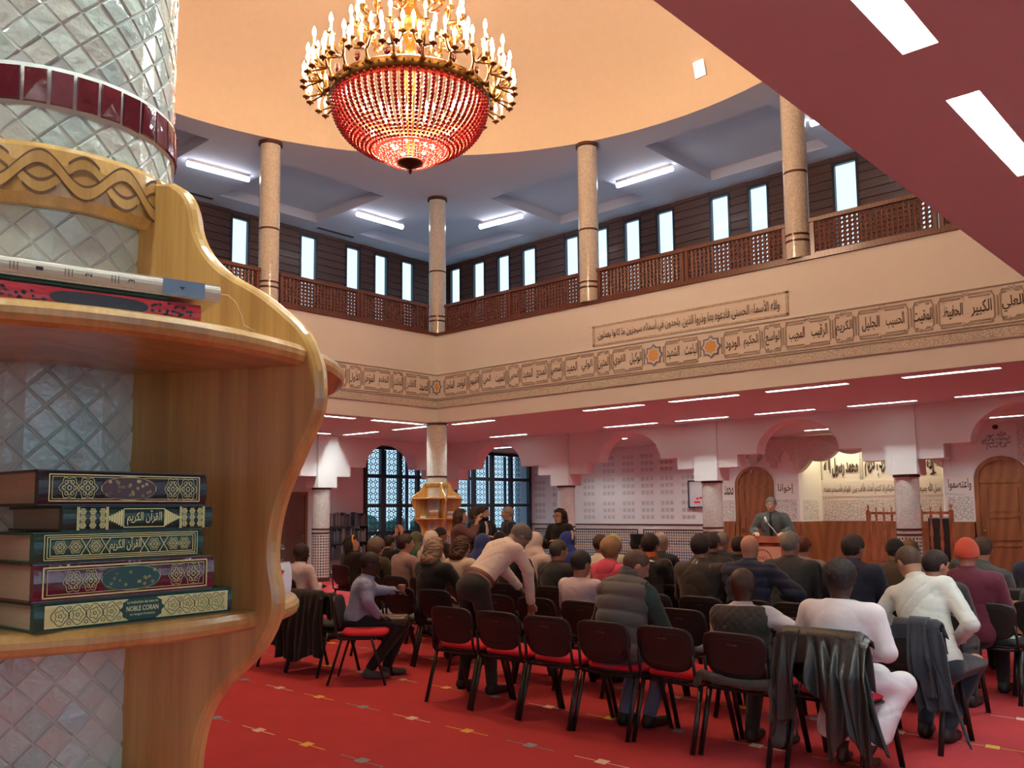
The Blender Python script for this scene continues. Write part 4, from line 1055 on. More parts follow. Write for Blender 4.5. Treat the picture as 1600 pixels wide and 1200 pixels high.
def d5(g, L, T):
    g.mats = [GOLD, mat('dark_green_ground', (.012, .07, .045), .35), mat('pale_gold', (.90, .82, .40), .25, .4)]
    g.m = 0; g.quad(*[SP(*p) for p in rect(.012, L - .008, .0035, T - .004)])
    g.m = 2; g.quad(*[SP(a, b, .0002) for a, b in rect(.012, L - .008, T - .0065, T - .004)])
    g.m = 1
    S2 = lambda a, b, h=0: SP(a, b, h + .0003)
    for x0, x1 in ((.020, L * .385), (L * .615, L - .016)):
        n = 4
        for i in range(n):
            cx = x0 + (x1 - x0) * (i + .5) / n; ringp(g, cx, T / 2, (x1 - x0) / n * .5, T * .33, .0009, 24, 4, .10, S2); ringp(g, cx, T / 2, (x1 - x0) / n * .3, T * .2, .0008, 20, 5, .22, S2); ringp(g, cx, T / 2, .0026, .0026, .0008, 8, fn=S2)
            for s in (1, -1):
                ringp(g, cx + (x1 - x0) / n * .5, T / 2 + s * T * .27, .0028, .0022, .0007, 10, fn=S2)
    m = L * .5; w_ = L * .115
    g.poly([S2(m + p * w_, T * q) for p, q in ((-1, .5), (-.86, .62), (-.86, .76), (-.72, .82), (-.6, .90), (.6, .90), (.72, .82), (.86, .76), (.86, .62), (1, .5), (.86, .38), (.86, .24), (.72, .18), (.6, .10), (-.6, .10), (-.72, .18), (-.86, .24), (-.86, .38))])
    g.m = 2; S3 = lambda a, b: SP(a, b, .0006)
    put_text(g, 'La traduction des sens du', m, T * .76, w_ * 1.36, T * .11, S3, arabic=False, bold=.01); put_text(g, 'NOBLE CORAN', m, T * .52, w_ * 1.42, T * .19, S3, arabic=False, bold=.02); put_text(g, 'en langue française', m, T * .30, w_ * 1.1, T * .11, S3, arabic=False, bold=.01)
az = 5.33; bx, by = .4073, 1.1578
ca, sa = math.cos(math.radians(az)), math.sin(math.radians(az))
def at(o, d, z): return (bx + ca * o - sa * d, by + sa * o + ca * d, z)
LEA = lambda n, c, r=.3: mat(n, c, r, bump=.12, bs=160, var=.15, vs=8, coat=.25)
book('dark green book reading NOBLE CORAN in gold at the bottom of the stack', at(0, 0, 1.4367), az, .279, .112, .0353, LEA('green_leather', (.012, .075, .045)), d5)
book('wine red book in glossy plastic wrap, second from the bottom of the stack', at(-.002, 0, 1.4725), az + .3, .251, .135, .0465, mat('plastic_wrapped_wine', (.15, .02, .035), .10, bump=.35, bs=26, var=.2, coat=1.0), d4)
book('green book with rows of gold hexagons in the middle of the stack', at(-.003, .002, 1.5197), az, .234, .165, .0378, LEA('green_leather_plain', (.015, .07, .035)), d3)
book('thinner green book with gold bands, second from the top of the stack', at(.032, .004, 1.5583), az, .214, .15, .0315, LEA('teal_green_leather', (.008, .055, .040)), d2)
book('dark brown book with a wine oval label on top of the stack', at(-.001, 0, 1.5906), az, .234, .17, .0445, LEA('brown_black_leather', (.028, .016, .018)), d1)
# the books lying on the upper shelf
u0 = (.3484, 1.1392); ua = -10.2; uc, us = math.cos(math.radians(ua)), math.sin(math.radians(ua))
def atu(o, d, z): return (u0[0] + uc * o - us * d, u0[1] + us * o + uc * d, z)
def dred(g, L, T):
    g.mats = [mat('worn_black_print', (.035, .035, .05), .35)]
    g.poly([SP(.20 + L * .0 + .058 * math.copysign(abs(math.cos(a)) ** .6, math.cos(a)) - .0, T / 2 + T * .36 * math.copysign(abs(math.sin(a)) ** .8, math.sin(a))) for a in [2 * PI * k / 20 for k in range(20)]])
    for i in range(150):
        x = RNG.uniform(.006, L - .012); z = RNG.uniform(.15, .85) * T
        if abs(x - .20) < .062: continue
        ringp(g, x, z, RNG.uniform(.0018, .004), RNG.uniform(.001, .0025), .003, 7, 3, .3)
book('worn red book with black pattern lying on the upper shelf', atu(-.09, 0, 1.8325), ua, .326, .15, .0262, mat('worn_red_cloth', (.50, .035, .05), .35, bump=.2, bs=90, var=.15, coat=.3), dred)
bk = book('thin dark green booklet with curled pages under the white bound volume', atu(-.02, .004, 1.8592), ua, .215, .12, .0065, LEA('dull_green_card', (.02, .09, .06)), None, mat('cream_pages', (.62, .58, .42), .85))
wv = empty('bound_volume', atu(-.09, .0, 1.8662), math.radians(ua)); tag(wv, 'white bound volume with pencilled numbers and a blue label on the upper shelf', 'book', 'leather bound books')
m = MB(); m.box(0, .352, .004, .13, 0, .002); m.box(0, .352, .004, .13, .0215, .0235)
prs = [[(x, .008 - .008 * math.cos(a), .01175 + .01175 * math.sin(a)) for x in (0, .352)] for a in [PI / 2 - PI * i / 8 for i in range(9)]]
for i in range(8): m.add([prs[i][0], prs[i][1], prs[i + 1][1], prs[i + 1][0]], [(0, 1, 2, 3)], True)
m.obj('cover', mat('ivory_spine_tape', (.72, .68, .54), .45, bump=.15, bs=60, var=.06), wv)
m = MB(); m.box(.003, .349, .008, .127, .002, .0215); m.obj('pages', PAPER, wv)
m = MB(); m.quad(*[SP(*p) for p in rect(.275, .330, .001, .0225)]); m.obj('blue_label', mat('faded_blue_label', (.22, .36, .52), .5), wv)
m = MB()
for s, x in (('1', .130), ('2', .185), ('3', .236), ('4', .300)): put_text(m, s, x, .0115, .0045, .008, lambda a, b: SP(a, b, .0006), arabic=False, rot=math.radians(90), bold=.01)
for x in (.098, .158, .212): 
    for k in range(3): m.quad(*[SP(a, b, .0004) for a, b in rect(x + .004 * k, x + .004 * k + .0008, .006, .016)])
m.obj('number_print', INK, wv)
m = MB(); m.tube([(.352, .004, .012), (.362, .0, .011), (.372, -.002, .002), (.380, -.002, -.014), (.384, -.002, -.028), (.392, -.004, -.0322)], .0007, 5)
for k in range(6): m.tube([(.384, -.002, -.029), (.388 + .003 * k, -.008 + .003 * k, -.0325)], .0006, 4)
m.obj('string_marker', mat('pale_string', (.62, .52, .34), .8), wv)
# books on the far side of the side panel
def polar(r, a, z): return (PC[0] + r * math.cos(math.radians(a)), PC[1] + r * math.sin(math.radians(a)), z)
e = book('white covered book with a red painted stroke behind the side panel', polar(.39, -52, 1.4367), 30, .11, .12, .058, mat('gloss_white_cover', (.82, .80, .82), .2, coat=.5), None, group='books behind the side panel')
m = MB(); R2 = [(0.02, .01), (.045, .02), (.075, .045), (.09, .05)]
m.tube([(-.001 + .0, .012 + .0, .004), (-.0012, .030, .028), (-.0012, .05, .045), (-.0012, .08, .050)], .006, 6, flat=.3); m.tube([(.01, -.0012, .006), (.04, -.0012, .02), (.07, -.0012, .045), (.05, -.0012, .053), (.01, -.0012, .053)], .006, 6, flat=.6)
m.obj('red_stroke', mat('red_print', (.75, .03, .03), .4), e)
e = book('thick cream paged book with a yellow marker behind the side panel', polar(.38, -52, 1.4955), 30, .105, .11, .030, LEA('dark_brown_card', (.04, .02, .016)), None, mat('pale_pages', (.70, .68, .46), .8), group='books behind the side panel')
m = MB(); m.quad((.03, -.001, .026), (.06, -.001, .024), (.05, -.006, .004), (.035, -.004, .012)); m.obj('yellow_marker', mat('yellow_card', (.75, .62, .03), .5), e)
e = book('small green and white notebook on the pile behind the side panel', polar(.37, -50, 1.5263), 30, .085, .08, .018, LEA('mottled_green_card', (.05, .20, .13)), None, mat('pale_pages', (.7, .7, .6), .8), group='books behind the side panel')
# books on the distant bookshelf
BC = (11.92, 12.95)
def far_book(r, a, z, L, D, T, c, lab, az2):
    u = math.radians(az2); loc = (BC[0] + r * math.cos(math.radians(a)) - L / 2 * math.cos(u), BC[1] + r * math.sin(math.radians(a)) - L / 2 * math.sin(u), z)
    b = book(lab, loc, az2, L, D, T, c, None, mat('pale_pages', (.7, .68, .46), .8), 'books on the distant bookshelf')
CV = [mat('tan_book_cloth', (.40, .22, .10), .5), mat('white_book_cloth', (.70, .66, .58), .5), mat('rust_book_cloth', (.35, .12, .06), .5), mat('grey_book_cloth', (.35, .32, .30), .5)]
nm = ['lowest', 'second', 'third', 'top']
for k in range(4): far_book(.395, -141, 1.4367 + .0375 * k, .18, .14, .037, CV[[0, 2, 0, 1][k]], '%s book of the left pile on the distant bookshelf' % nm[k], -51)
for k in range(3): far_book(.385, -88, 1.4367 + .0425 * k, .19 - .01 * k, .13, .042, CV[[1, 3, 1][k]], '%s book of the right pile on the distant bookshelf' % nm[k], 2)
for k in range(2): far_book(.38, -178, 1.4367 + .0365 * k, .16, .1, .036, CV[[1, 0][k]], '%s book at the left end of the distant bookshelf' % nm[k], -88)
far_book(.42, -88, 1.8325, .24, .12, .03, CV[1], 'white book lying on the upper board of the distant bookshelf', 2)
# ================================================================== gallery railings
RZ0, RZ1 = H2 + .055, 5.685
def lattice_mesh(L, nc, nr=7):
    m = MB(); cw = (L - .12) / nc; z0, z1 = .055, RZ1 - RZ0 - .06; chh = (z1 - z0) / nr; t = .011
    for i in range(nc):
        for j in range(nr):
            cx, cz = .06 + cw * (i + .5), z0 + chh * (j + .5); hx, hz = cw / 2, chh / 2; r = min(hx, hz) * .66
            O = [(cx + hx * a, cz + hz * b) for a, b in ((1, 0), (1, 1), (0, 1), (-1, 1), (-1, 0), (-1, -1), (0, -1), (1, -1))]
            I = [(cx + r * math.cos(PI * k / 4), cz + r * math.sin(PI * k / 4)) for k in range(8)]
            b = len(m.v)
            for y in (-t, t): m.v += [(p[0], y, p[1]) for p in O]
            for y in (-t * 1.6, t * 1.6): m.v += [(p[0], y, p[1]) for p in I]
            for k in range(8):
                k2 = (k + 1) % 8
                m._f([b + k, b + k2, b + 16 + k2, b + 16 + k]); m._f([b + 8 + k, b + 24 + k, b + 24 + k2, b + 8 + k2]); m._f([b + 16 + k, b + 16 + k2, b + 24 + k2, b + 24 + k])
    return m
def make_rail(L, nc):
    e = empty('railing'); m = MB(); h = RZ1 - RZ0
    for r in ((0, .06, 0, h), (L - .06, L, 0, h)): m.box(r[0], r[1], -.03, .03, r[2], r[3])
    m.box(.06, L - .06, -.025, .025, 0, .055); m.box(-.01, L + .01, -.045, .045, h - .06, h)
    m.obj('rail_frame', RAILW, e); lattice_mesh(L, nc).obj('turned_lattice', RAILW, e)
    return e
BAYL = 1.70
rail0 = make_rail(BAYL, 22)
used = False
def put_rail(x, y, rz, lab):
    global used
    o = rail0 if not used else copy_tree(rail0); used = True
    o.location = (x, y, RZ0); o.rotation_euler = (0, 0, rz); tag(o, lab, 'railing', 'pierced wooden railings of the gallery')
ys = [12.93, 9.12, 5.34, 1.57]
RL = ['right gallery railing touching the far corner pillar', 'right gallery railing just left of the second pillar', 'right gallery railing just right of the second pillar', 'right gallery railing just left of the third pillar', 'right gallery railing right of the third pillar, cut by the near ceiling', 'right gallery railing behind the near ceiling']
for i in range(3):
    for j in range(2):
        put_rail(11.97, ys[i] - .2 - 1.72 * j, -PI / 2, RL[i * 2 + j])
xs = [11.92, 8.1, 4.3]
LL = ['left gallery railing touching the far corner pillar', 'left gallery railing right of the pillar behind the bookshelf', 'left gallery railing left of the pillar behind the bookshelf', 'left gallery railing hidden by the bookshelf']
for i in range(2):
    for j in range(2):
        put_rail(xs[i] - .2 - 1.72 * j - 1.70, 13.0, 0, LL[i * 2 + j])
# ================================================================== chandelier
BR = mat('antique_brass', (.26, .135, .04), .36, 1., bump=.2, bs=80, var=.35, vs=14); DBR = mat('dark_bronze', (.07, .035, .018), .35, .7, var=.4, vs=20)
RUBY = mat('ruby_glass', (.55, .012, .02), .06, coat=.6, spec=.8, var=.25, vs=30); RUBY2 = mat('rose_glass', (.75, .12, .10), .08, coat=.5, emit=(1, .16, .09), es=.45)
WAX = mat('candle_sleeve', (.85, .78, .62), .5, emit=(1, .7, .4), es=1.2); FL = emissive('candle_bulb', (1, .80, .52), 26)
ch = empty('chandelier', (CH[0], CH[1], 0)); tag(ch, 'huge brass chandelier with a red crystal bowl and rings of lit candles', 'chandelier')
def bowl_pt(t):      # t 0 at the rim .. 1 at the bottom dish
    return .86 * math.cos(t * 1.20) ** .80, 6.10 - .56 * (.55 * math.sin(t * 1.5) + .45 * t)
m = MB()
NM = 66
for i in range(NM):
    a = 2 * PI * i / NM; n = 18
    for k in range(n):
        r, z = bowl_pt(k / n * .98 + .01); s = .0225 * (r / .86) ** .8 + .005
        b = len(m.v); c = (r * math.cos(a), r * math.sin(a), z)
        m.ball(c, (s, s, s * .95), 5, 4)
m.obj('crystal_net', RUBY, ch)['kind'] = 'stuff'
m = MB()
for i in range(NM):
    a = 2 * PI * (i + .5) / NM; pts = []
    for k in range(9):
        r, z = bowl_pt(k / 8 * .97); pts.append(((r + .004) * math.cos(a), (r + .004) * math.sin(a), z))
    m.tube(pts, .0032, 4)
for k in (2, 5, 8, 11, 14):
    r, z = bowl_pt(k / 17 * .98 + .04); m.lathe([(r, z - .003), (r + .005, z), (r, z + .003)], (0, 0, 0), 48)
m.obj('wire_cage', BR, ch)
m = MB(); m.lathe([(.80, 6.08), (.87, 6.09), (.90, 6.12), (.885, 6.16), (.90, 6.20), (.86, 6.23), (.80, 6.22)], (0, 0, 0), 64)
for i in range(64):
    a = 2 * PI * i / 64; m.ball((.905 * math.cos(a), .905 * math.sin(a), 6.16), .014, 6, 4)
rim = m.obj('brass_rim', BR, ch)
m = MB()
for i in range(16):
    a = 2 * PI * (i + .5) / 16; M_ = Matrix.Translation((.89 * math.cos(a), .89 * math.sin(a), 6.27)) @ Matrix.Rotation(a, 4, 'Z')
    m = MB(); m.ball((0, 0, 0), (.016, .045, .055), 8, 6, M_); m.obj('medallion', mat('garnet_medallion', (.22, .02, .02), .15, coat=.5), rim)
m = MB()
for i in range(36):
    a = 2 * PI * i / 36
    for k in range(6):
        t = k / 6; r = .37 - .21 * t ** 1.3; z = 5.555 - .13 * math.sin(t * PI / 2); m.ball((r * math.cos(a), r * math.sin(a), z), .017 * (1 - .4 * t), 5, 4)
m.lathe([(.36, 5.545), (.385, 5.56), (.36, 5.575)], (0, 0, 0), 40)
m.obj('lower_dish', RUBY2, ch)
m = MB(); m.lathe([(0, 5.29), (.012, 5.305), (.022, 5.33), (.012, 5.35), (.03, 5.362), (.075, 5.378), (.13, 5.405), (.15, 5.425), (.135, 5.445), (.1, 5.455), (0, 5.455)], (0, 0, 0), 28)
m.obj('finial', DBR, ch)
m = MB(); m.lathe([(.03, 5.5), (.03, 6.2), (.07, 6.3), (.11, 6.45), (.06, 6.6), (.05, 6.8), (.12, 6.95), (.15, 7.1), (.07, 7.25), (.06, 7.7), (.11, 7.85), (.13, 8.0), (.05, 8.15), (.035, 8.4), (.035, 10.2), (.16, 10.3), (.2, 10.38)], (0, 0, 0), 24)
m.obj('stem', mat('bright_brass', (.75, .48, .14), .22, 1., bump=.4, bs=60, var=.3), ch)
m = MB()
for i in range(60):
    a = RNG.uniform(0, 2 * PI); r = RNG.uniform(.12, .42); z = RNG.uniform(6.4, 7.9); m.ball((r * math.cos(a), r * math.sin(a), z), (.02, .02, .026), 6, 4)
m.obj('hanging_drops', RUBY, ch)['kind'] = 'stuff'
m = MB()     # bulbs inside the bowl
for i in range(12):
    a = 2 * PI * i / 12 + .2; r = .55 if i % 2 else .42; z = 5.93 if i % 2 else 5.76; m = MB(); m.ball((r * math.cos(a), r * math.sin(a), z), (.022, .022, .03), 8, 6); m.obj('inner_bulb', FL, ch)
for i in range(5):
    a = 2 * PI * i / 5; m = MB(); m.ball((.2 * math.cos(a), .2 * math.sin(a), 5.60), .022, 8, 6); m.obj('inner_bulb', FL, ch)
# candles: one sleeve and one bulb, shared
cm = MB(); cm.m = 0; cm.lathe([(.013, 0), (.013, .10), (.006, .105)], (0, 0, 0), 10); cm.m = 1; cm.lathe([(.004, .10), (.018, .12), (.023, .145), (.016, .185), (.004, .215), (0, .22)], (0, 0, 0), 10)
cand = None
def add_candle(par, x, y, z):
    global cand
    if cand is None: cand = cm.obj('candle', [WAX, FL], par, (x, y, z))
    else:
        c = cand.copy(); COL.objects.link(c); c.parent = par; c.location = (x, y, z)
def cluster(name, a, r0, z0, tips):
    m = MB(); ca, sa = math.cos(a), math.sin(a)
    W = lambda r, l, z: (r * ca - l * sa, r * sa + l * ca, z)
    m.tube([W(r0 - .03, 0, z0), W(r0 + .03, 0, z0 + .03), W(r0 + .05, 0, z0 + .10), W(r0 + .06, 0, z0 + .18)], [.022, .016, .012, .02], 8); m.ball(W(r0 + .03, 0, z0), (.035, .035, .04), 8, 6)
    m.lathe([(.012, .16), (.035, .20), (.045, .24), (.03, .25)], W(r0 + .06, 0, z0), 10)
    for dr, dl, dz in tips:
        p0 = W(r0 + .06, 0, z0 + .12); p3 = W(r0 + dr, dl, z0 + dz); p1 = W(r0 + .06 + (dr - .06) * .4, dl * .4, z0 + .06 + min(0, dz) * .5); p2 = W(r0 + .06 + (dr - .06) * .85, dl * .88, z0 + .04 + dz * .5)
        pts = []
        for k in range(9):
            t = k / 8; pts.append(tuple((1 - t) ** 3 * p0[i] + 3 * t * (1 - t) ** 2 * p1[i] + 3 * t * t * (1 - t) * p2[i] + t ** 3 * p3[i] for i in range(3)))
        m.tube(pts, [.011, .012, .013, .013, .012, .011, .010, .010, .012], 6)
        m.lathe([(.008, -.03), (.014, -.012), (.040, .0), (.045, .008), (.014, .014), (.015, .03)], p3, 12)
    o = m.obj(name, BR, ch)
    for dr, dl, dz in tips: add_candle(o, *W(r0 + dr, dl, z0 + dz + .02))
for i in range(20):
    a = 2 * PI * i / 20 + .05
    cluster('candle_arm', a, .90, 6.17, [(.14, .11, .20), (.14, -.11, .20), (.22, 0, .28), (.26, .07, .03), (.26, -.07, .03)])
for i in range(10):
    cluster('upper_candle_arm', 2 * PI * i / 10, .42, 6.85, [(.16, .12, .18), (.16, -.12, .18), (.24, 0, .12)])
for i in range(6):
    cluster('crown_candle_arm', 2 * PI * i / 6 + .3, .15, 7.45, [(.14, .09, .16), (.14, -.09, .16)])
# ================================================================== smooth bodies from distance fields
A = np.array
def v3(*a): return np.array(a, float)
def cap(a, b, ra, rb):
    a, b = np.asarray(a, float), np.asarray(b, float); ba = b - a; L2 = max(ba @ ba, 1e-9)
    def f(p):
        h = np.clip(((p - a) @ ba) / L2, 0, 1); return np.linalg.norm(p - a - h[:, None] * ba, axis=1) - (ra + (rb - ra) * h)
    return f
def ell(c, r, R=None):
    c, r = np.asarray(c, float), np.asarray(r, float); R = np.eye(3) if R is None else R
    def f(p):
        q = (p - c) @ R; k0 = np.linalg.norm(q / r, axis=1); k1 = np.linalg.norm(q / (r * r), axis=1); return k0 * (k0 - 1) / np.maximum(k1, 1e-6)
    return f
def boxf(c, h, R=None, rad=.01):
    c, h = np.asarray(c, float), np.asarray(h, float); R = np.eye(3) if R is None else R
    def f(p):
        q = np.abs((p - c) @ R) - (h - rad); return np.linalg.norm(np.maximum(q, 0), axis=1) + np.minimum(q.max(1), 0) - rad
    return f
def smin(a, b, k):
    h = np.clip(.5 + .5 * (b - a) / k, 0, 1); return b + (a - b) * h - k * h * (1 - h)
def union(prims, k=.03):
    def f(p):
        d = None
        for q in prims:
            kk = k
            if isinstance(q, tuple): q, kk = q
            e = q(p); d = e if d is None else smin(d, e, kk)
        return d
    return f
def folds(p, amp, sc=1.):
    x, y, z = p[:, 0], p[:, 1], p[:, 2]
    w1 = 1.2 * np.sin(7.1 * sc * y + 4.3 * z + 1) + .9 * np.sin(9.7 * sc * x - 8.1 * z) + .5 * np.sin(21 * y + 17 * z)
    r1 = (1 - np.abs(np.sin(13 * sc * z + 9 * sc * np.abs(y) + 1.7 * w1))) ** 5
    r2 = (1 - np.abs(np.sin(17 * sc * z - 15 * sc * y + 6 * sc * x - 1.5 * w1 + 2))) ** 5
    m = .5 + .5 * np.sin(5.3 * y + 6.2 * z + 2.1 * x + .7)
    return amp * (1.0 * r1 * m + .8 * r2 * (1 - m * .6) - .1)
def nets(f, lo, hi, vox):
    lo, hi = np.asarray(lo, float), np.asarray(hi, float); n = np.ceil((hi - lo) / vox).astype(int) + 1
    gx, gy, gz = (lo[i] + vox * np.arange(n[i]) for i in range(3))
    G = np.stack(np.meshgrid(gx, gy, gz, indexing='ij'), -1).reshape(-1, 3)
    F_ = f(G).reshape(n); S = F_ < 0
    c = n - 1
    cnt = np.zeros(c, int); acc = np.zeros((*c, 3))
    cor = [(i, j, k) for i in (0, 1) for j in (0, 1) for k in (0, 1)]
    sl = lambda o: tuple(slice(o[i], o[i] + c[i]) for i in range(3))
    for a in cor:
        for ax in range(3):
            if a[ax]: continue
            b = list(a); b[ax] = 1; b = tuple(b)
            fa, fb = F_[sl(a)], F_[sl(b)]; m = (fa < 0) != (fb < 0)
            t = np.where(m, fa / np.where(m, fa - fb, 1), 0)
            for i in range(3): acc[..., i] += m * (a[i] + (t if i == ax else 0))
            cnt += m
    act = cnt > 0; idx = -np.ones(c, int); idx[act] = np.arange(act.sum())
    ci = np.argwhere(act); V = lo + vox * (ci + acc[act] / cnt[act][:, None])
    Q = []
    for ax in range(3):
        o1, o2 = [(1, 2), (2, 0), (0, 1)][ax]
        s0 = [slice(None)] * 3; s1 = [slice(None)] * 3
        s0[ax] = slice(0, n[ax] - 1); s1[ax] = slice(1, n[ax])
        for o in (o1, o2): s0[o] = slice(1, n[o] - 1); s1[o] = slice(1, n[o] - 1)
        a, b = S[tuple(s0)], S[tuple(s1)]
        e = np.argwhere(a != b)
        if not len(e): continue
        inside = a[tuple(e.T)]
        e = e.copy(); e[:, o1] += 1; e[:, o2] += 1
        d1 = np.zeros(3, int); d1[o1] = 1; d2 = np.zeros(3, int); d2[o2] = 1
        q = np.stack([idx[tuple((e - d1 - d2).T)], idx[tuple((e - d2).T)], idx[tuple(e.T)], idx[tuple((e - d1).T)]], 1)
        q[~inside] = q[~inside][:, ::-1]; Q.append(q)
    Q = np.concatenate(Q) if Q else np.zeros((0, 4), int)
    return V, Q
def sdf_obj(name, parts, m, parent, smooth=True):
    """parts: a list of (field, lo, hi, voxel[, material index])."""
    V_, F_, MI = [], [], []; n = 0
    for q in parts:
        V, Q = nets(*q[:4])
        if len(V) == 0: continue
        V_.append(V); F_.append(Q + n); MI.append(np.full(len(Q), q[4] if len(q) > 4 else 0)); n += len(V)
    V, Q = np.concatenate(V_), np.concatenate(F_)
    me = bpy.data.meshes.new(name); me.from_pydata(V.tolist(), [], Q.tolist())
    for x in (m if isinstance(m, (list, tuple)) else [m]): me.materials.append(x)
    me.polygons.foreach_set('use_smooth', [smooth] * len(Q)); me.polygons.foreach_set('material_index', np.concatenate(MI).tolist()); me.update()
    return link(name, me, parent)
def rotm(yaw=0, pitch=0, roll=0):      # columns: front, left, up; pitch > 0 looks down
    y, p, r = (math.radians(a) for a in (yaw, pitch, roll))
    M_ = Matrix.Rotation(y, 3, 'Z') @ Matrix.Rotation(p, 3, 'Y') @ Matrix.Rotation(r, 3, 'X')
    return np.array(M_)
CLO = {}
def cloth(c, rough=.85, key='', bump=.25, bs=140, var=.12, sheen=.2, coat=0):
    k = 'cloth_%s_%d_%d_%d' % (key, int(c[0] * 999), int(c[1] * 999), int(c[2] * 999))
    return mat(k, c, rough, bump=bump, bs=bs, var=var, vs=9, spec=.25, sheen=sheen, coat=coat)
def skinm(c):
    return mat('skin_%d' % int(c[0] * 999), c, .45, bump=.06, bs=120, var=.06, vs=12)
LIGHT, TAN, BROWN, DARK = (.62, .36, .25), (.46, .26, .17), (.17, .085, .05), (.055, .028, .018)
def hand_parts(w, d, curl, side, vox=.0062, spread=1.):
    """Palm, four fingers of unequal length and a thumb; w the wrist, d the pointing direction."""
    d = d / np.linalg.norm(d); up = v3(0, 0, 1); lat = np.cross(d, up); lat = lat / max(np.linalg.norm(lat), 1e-6); nrm = np.cross(lat, d)
    R = np.stack([d, lat, nrm], 1); P_ = [ell(w + d * .045, (.050, .040, .016), R), cap(w - d * .03, w + d * .02, .027, .026)]
    for i, (o, L) in enumerate(((-.030, .062), (-.010, .072), (.010, .067), (.029, .054))):
        b = w + d * .082 + lat * o * 1.0; m1 = b + (d * math.cos(curl * .6) - nrm * math.sin(curl * .6)) * L * .5; e = m1 + (d * math.cos(curl * 1.5) - nrm * math.sin(curl * 1.5)) * L * .5
        P_ += [(cap(w + d * .05 + lat * o * .8, b, .0095, .0092), .006), (cap(b, m1, .0092, .0085), .004), (cap(m1, e, .0085, .0070), .004)]
    s = side; t0 = w + d * .02 + lat * s * .030; t1 = t0 + d * .030 + lat * s * .026 - nrm * .008; t2 = t1 + d * .030 + lat * s * .006 - nrm * .010
    P_ += [(cap(t0, t1, .013, .011), .008), (cap(t1, t2, .0105, .0085), .005)]
    c = w + d * .06; return (union(P_, .012), c - .13, c + .13, vox)
def person(label, x, y, az=0., ztop=1.25, pose='sit', skin=TAN, hair=('short', (.02, .015, .012)), top=('jacket', (.05, .05, .055)), legs=(.02, .02, .025), shoe=(.015, .015, .015),
           head=(0, 8, 0), lean=6., side=0., arms='lap', vox=.018, elbows=None, wrists=None, extras=(), face=False, group='people listening to the talk', seatz=.53, knees=None, ankles=None, wide=1., twist=0., zoff=0., handd=None, bow=0.):
    e = empty('person', (x, y, zoff), math.radians(az)); tag(e, label, 'person', group)
    sit = pose == 'sit'
    P = v3(0, 0, seatz if sit else .93)
    if pose == 'bend': P = v3(-.03, 0, .92)
    th, sd = math.radians(lean), math.radians(side)
    U = v3(math.sin(th), math.sin(sd) * math.cos(th), math.cos(th) * math.cos(sd)); U /= np.linalg.norm(U)
    tw = math.radians(twist); L0 = v3(-math.sin(tw), math.cos(tw), 0); Lt = L0 - U * (L0 @ U); Lt /= np.linalg.norm(Lt); Fr = np.cross(Lt, U)
    R = np.stack([Fr, Lt, U], 1); Rh = rotm(*head)
    hk = .235 * Rh[2, 2] if Rh[2, 2] > .2 else .235 * .5
    k = (ztop - P[2] - hk - .01) / max(.50 * U[2], .12); k = min(max(k, .80), 1.22) if pose != 'bend' else 1.08
    T = lambda f, l, u: P + Fr * f + Lt * l * wide + U * u * k
    N = T(.0, 0, .50); Hc = N + U * .035 + Rh[:, 2] * .105 + Rh[:, 0] * .012
    Sh = {s: T(-.005 + .02, .178 * s, .435) for s in (1, -1)}
    if elbows is None: elbows = {}
    if wrists is None: wrists = {}
    El, Wr = {}, {}
    for s in (1, -1):
        if arms == 'lap': El[s] = Sh[s] + v3(.07, .055 * s, -.255); Wr[s] = v3(.27, .07 * s, P[2] + .135)
        elif arms == 'down': El[s] = Sh[s] + v3(.0, .05 * s, -.27); Wr[s] = El[s] + v3(.06, .0, -.24)
        elif arms == 'front': El[s] = Sh[s] + v3(.06, .07 * s, -.25); Wr[s] = El[s] + v3(.21, -.07 * s, .06)
        elif arms == 'chin': El[s] = Sh[s] + v3(.16, .02 * s, -.22); Wr[s] = El[s] + v3(.09, -.06 * s, .20)
        if s in elbows: El[s] = v3(*elbows[s])
        if s in wrists: Wr[s] = v3(*wrists[s])
    hp = {s: P + v3(.0, .085 * s, -.02) for s in (1, -1)}
    if sit: Kn = {s: v3(.43, .13 * s, .50) for s in (1, -1)}; An = {s: v3(.40, .13 * s, .085) for s in (1, -1)}
    else: Kn = {s: v3(.02, .10 * s, .50) for s in (1, -1)}; An = {s: v3(-.02, .11 * s, .085) for s in (1, -1)}
    for s in (1, -1):
        if knees and s in knees: Kn[s] = v3(*knees[s])
        if ankles and s in ankles: An[s] = v3(*ankles[s])
    allp = [P, N, Hc, *Sh.values(), *El.values(), *Wr.values(), *Kn.values(), *An.values(), *hp.values()]
    lo, hi = np.min(allp, 0) - .27, np.max(allp, 0) + .27; lo[2] = max(lo[2], -.02)
    def torso(g):
        return [ell(T(0, 0, .02), (.115 + g, (.165 + g) * wide, .13 + g), R), (ell(T(.0, 0, .17), (.100 + g, (.148 + g) * wide, .17 * k + g), R), .05), (ell(T(-.002, 0, .34), (.108 + g, (.165 + g) * wide, .165 * k + g), R), .05),
                (cap(T(-.012, .135, .425), T(-.012, -.135, .425), .058 + g, .058 + g), .05), (cap(T(-.01, 0, .40), N, .085 + g * .6, .052 + g * .4), .05)]
    def armf(g, upto=1.):
        o = []
        for s in (1, -1):
            w_ = El[s] + (Wr[s] - El[s]) * upto
            o += [(cap(Sh[s], El[s], .052 + g, .041 + g), .035), (cap(El[s], w_, .041 + g, .030 + g), .02)]
        return o
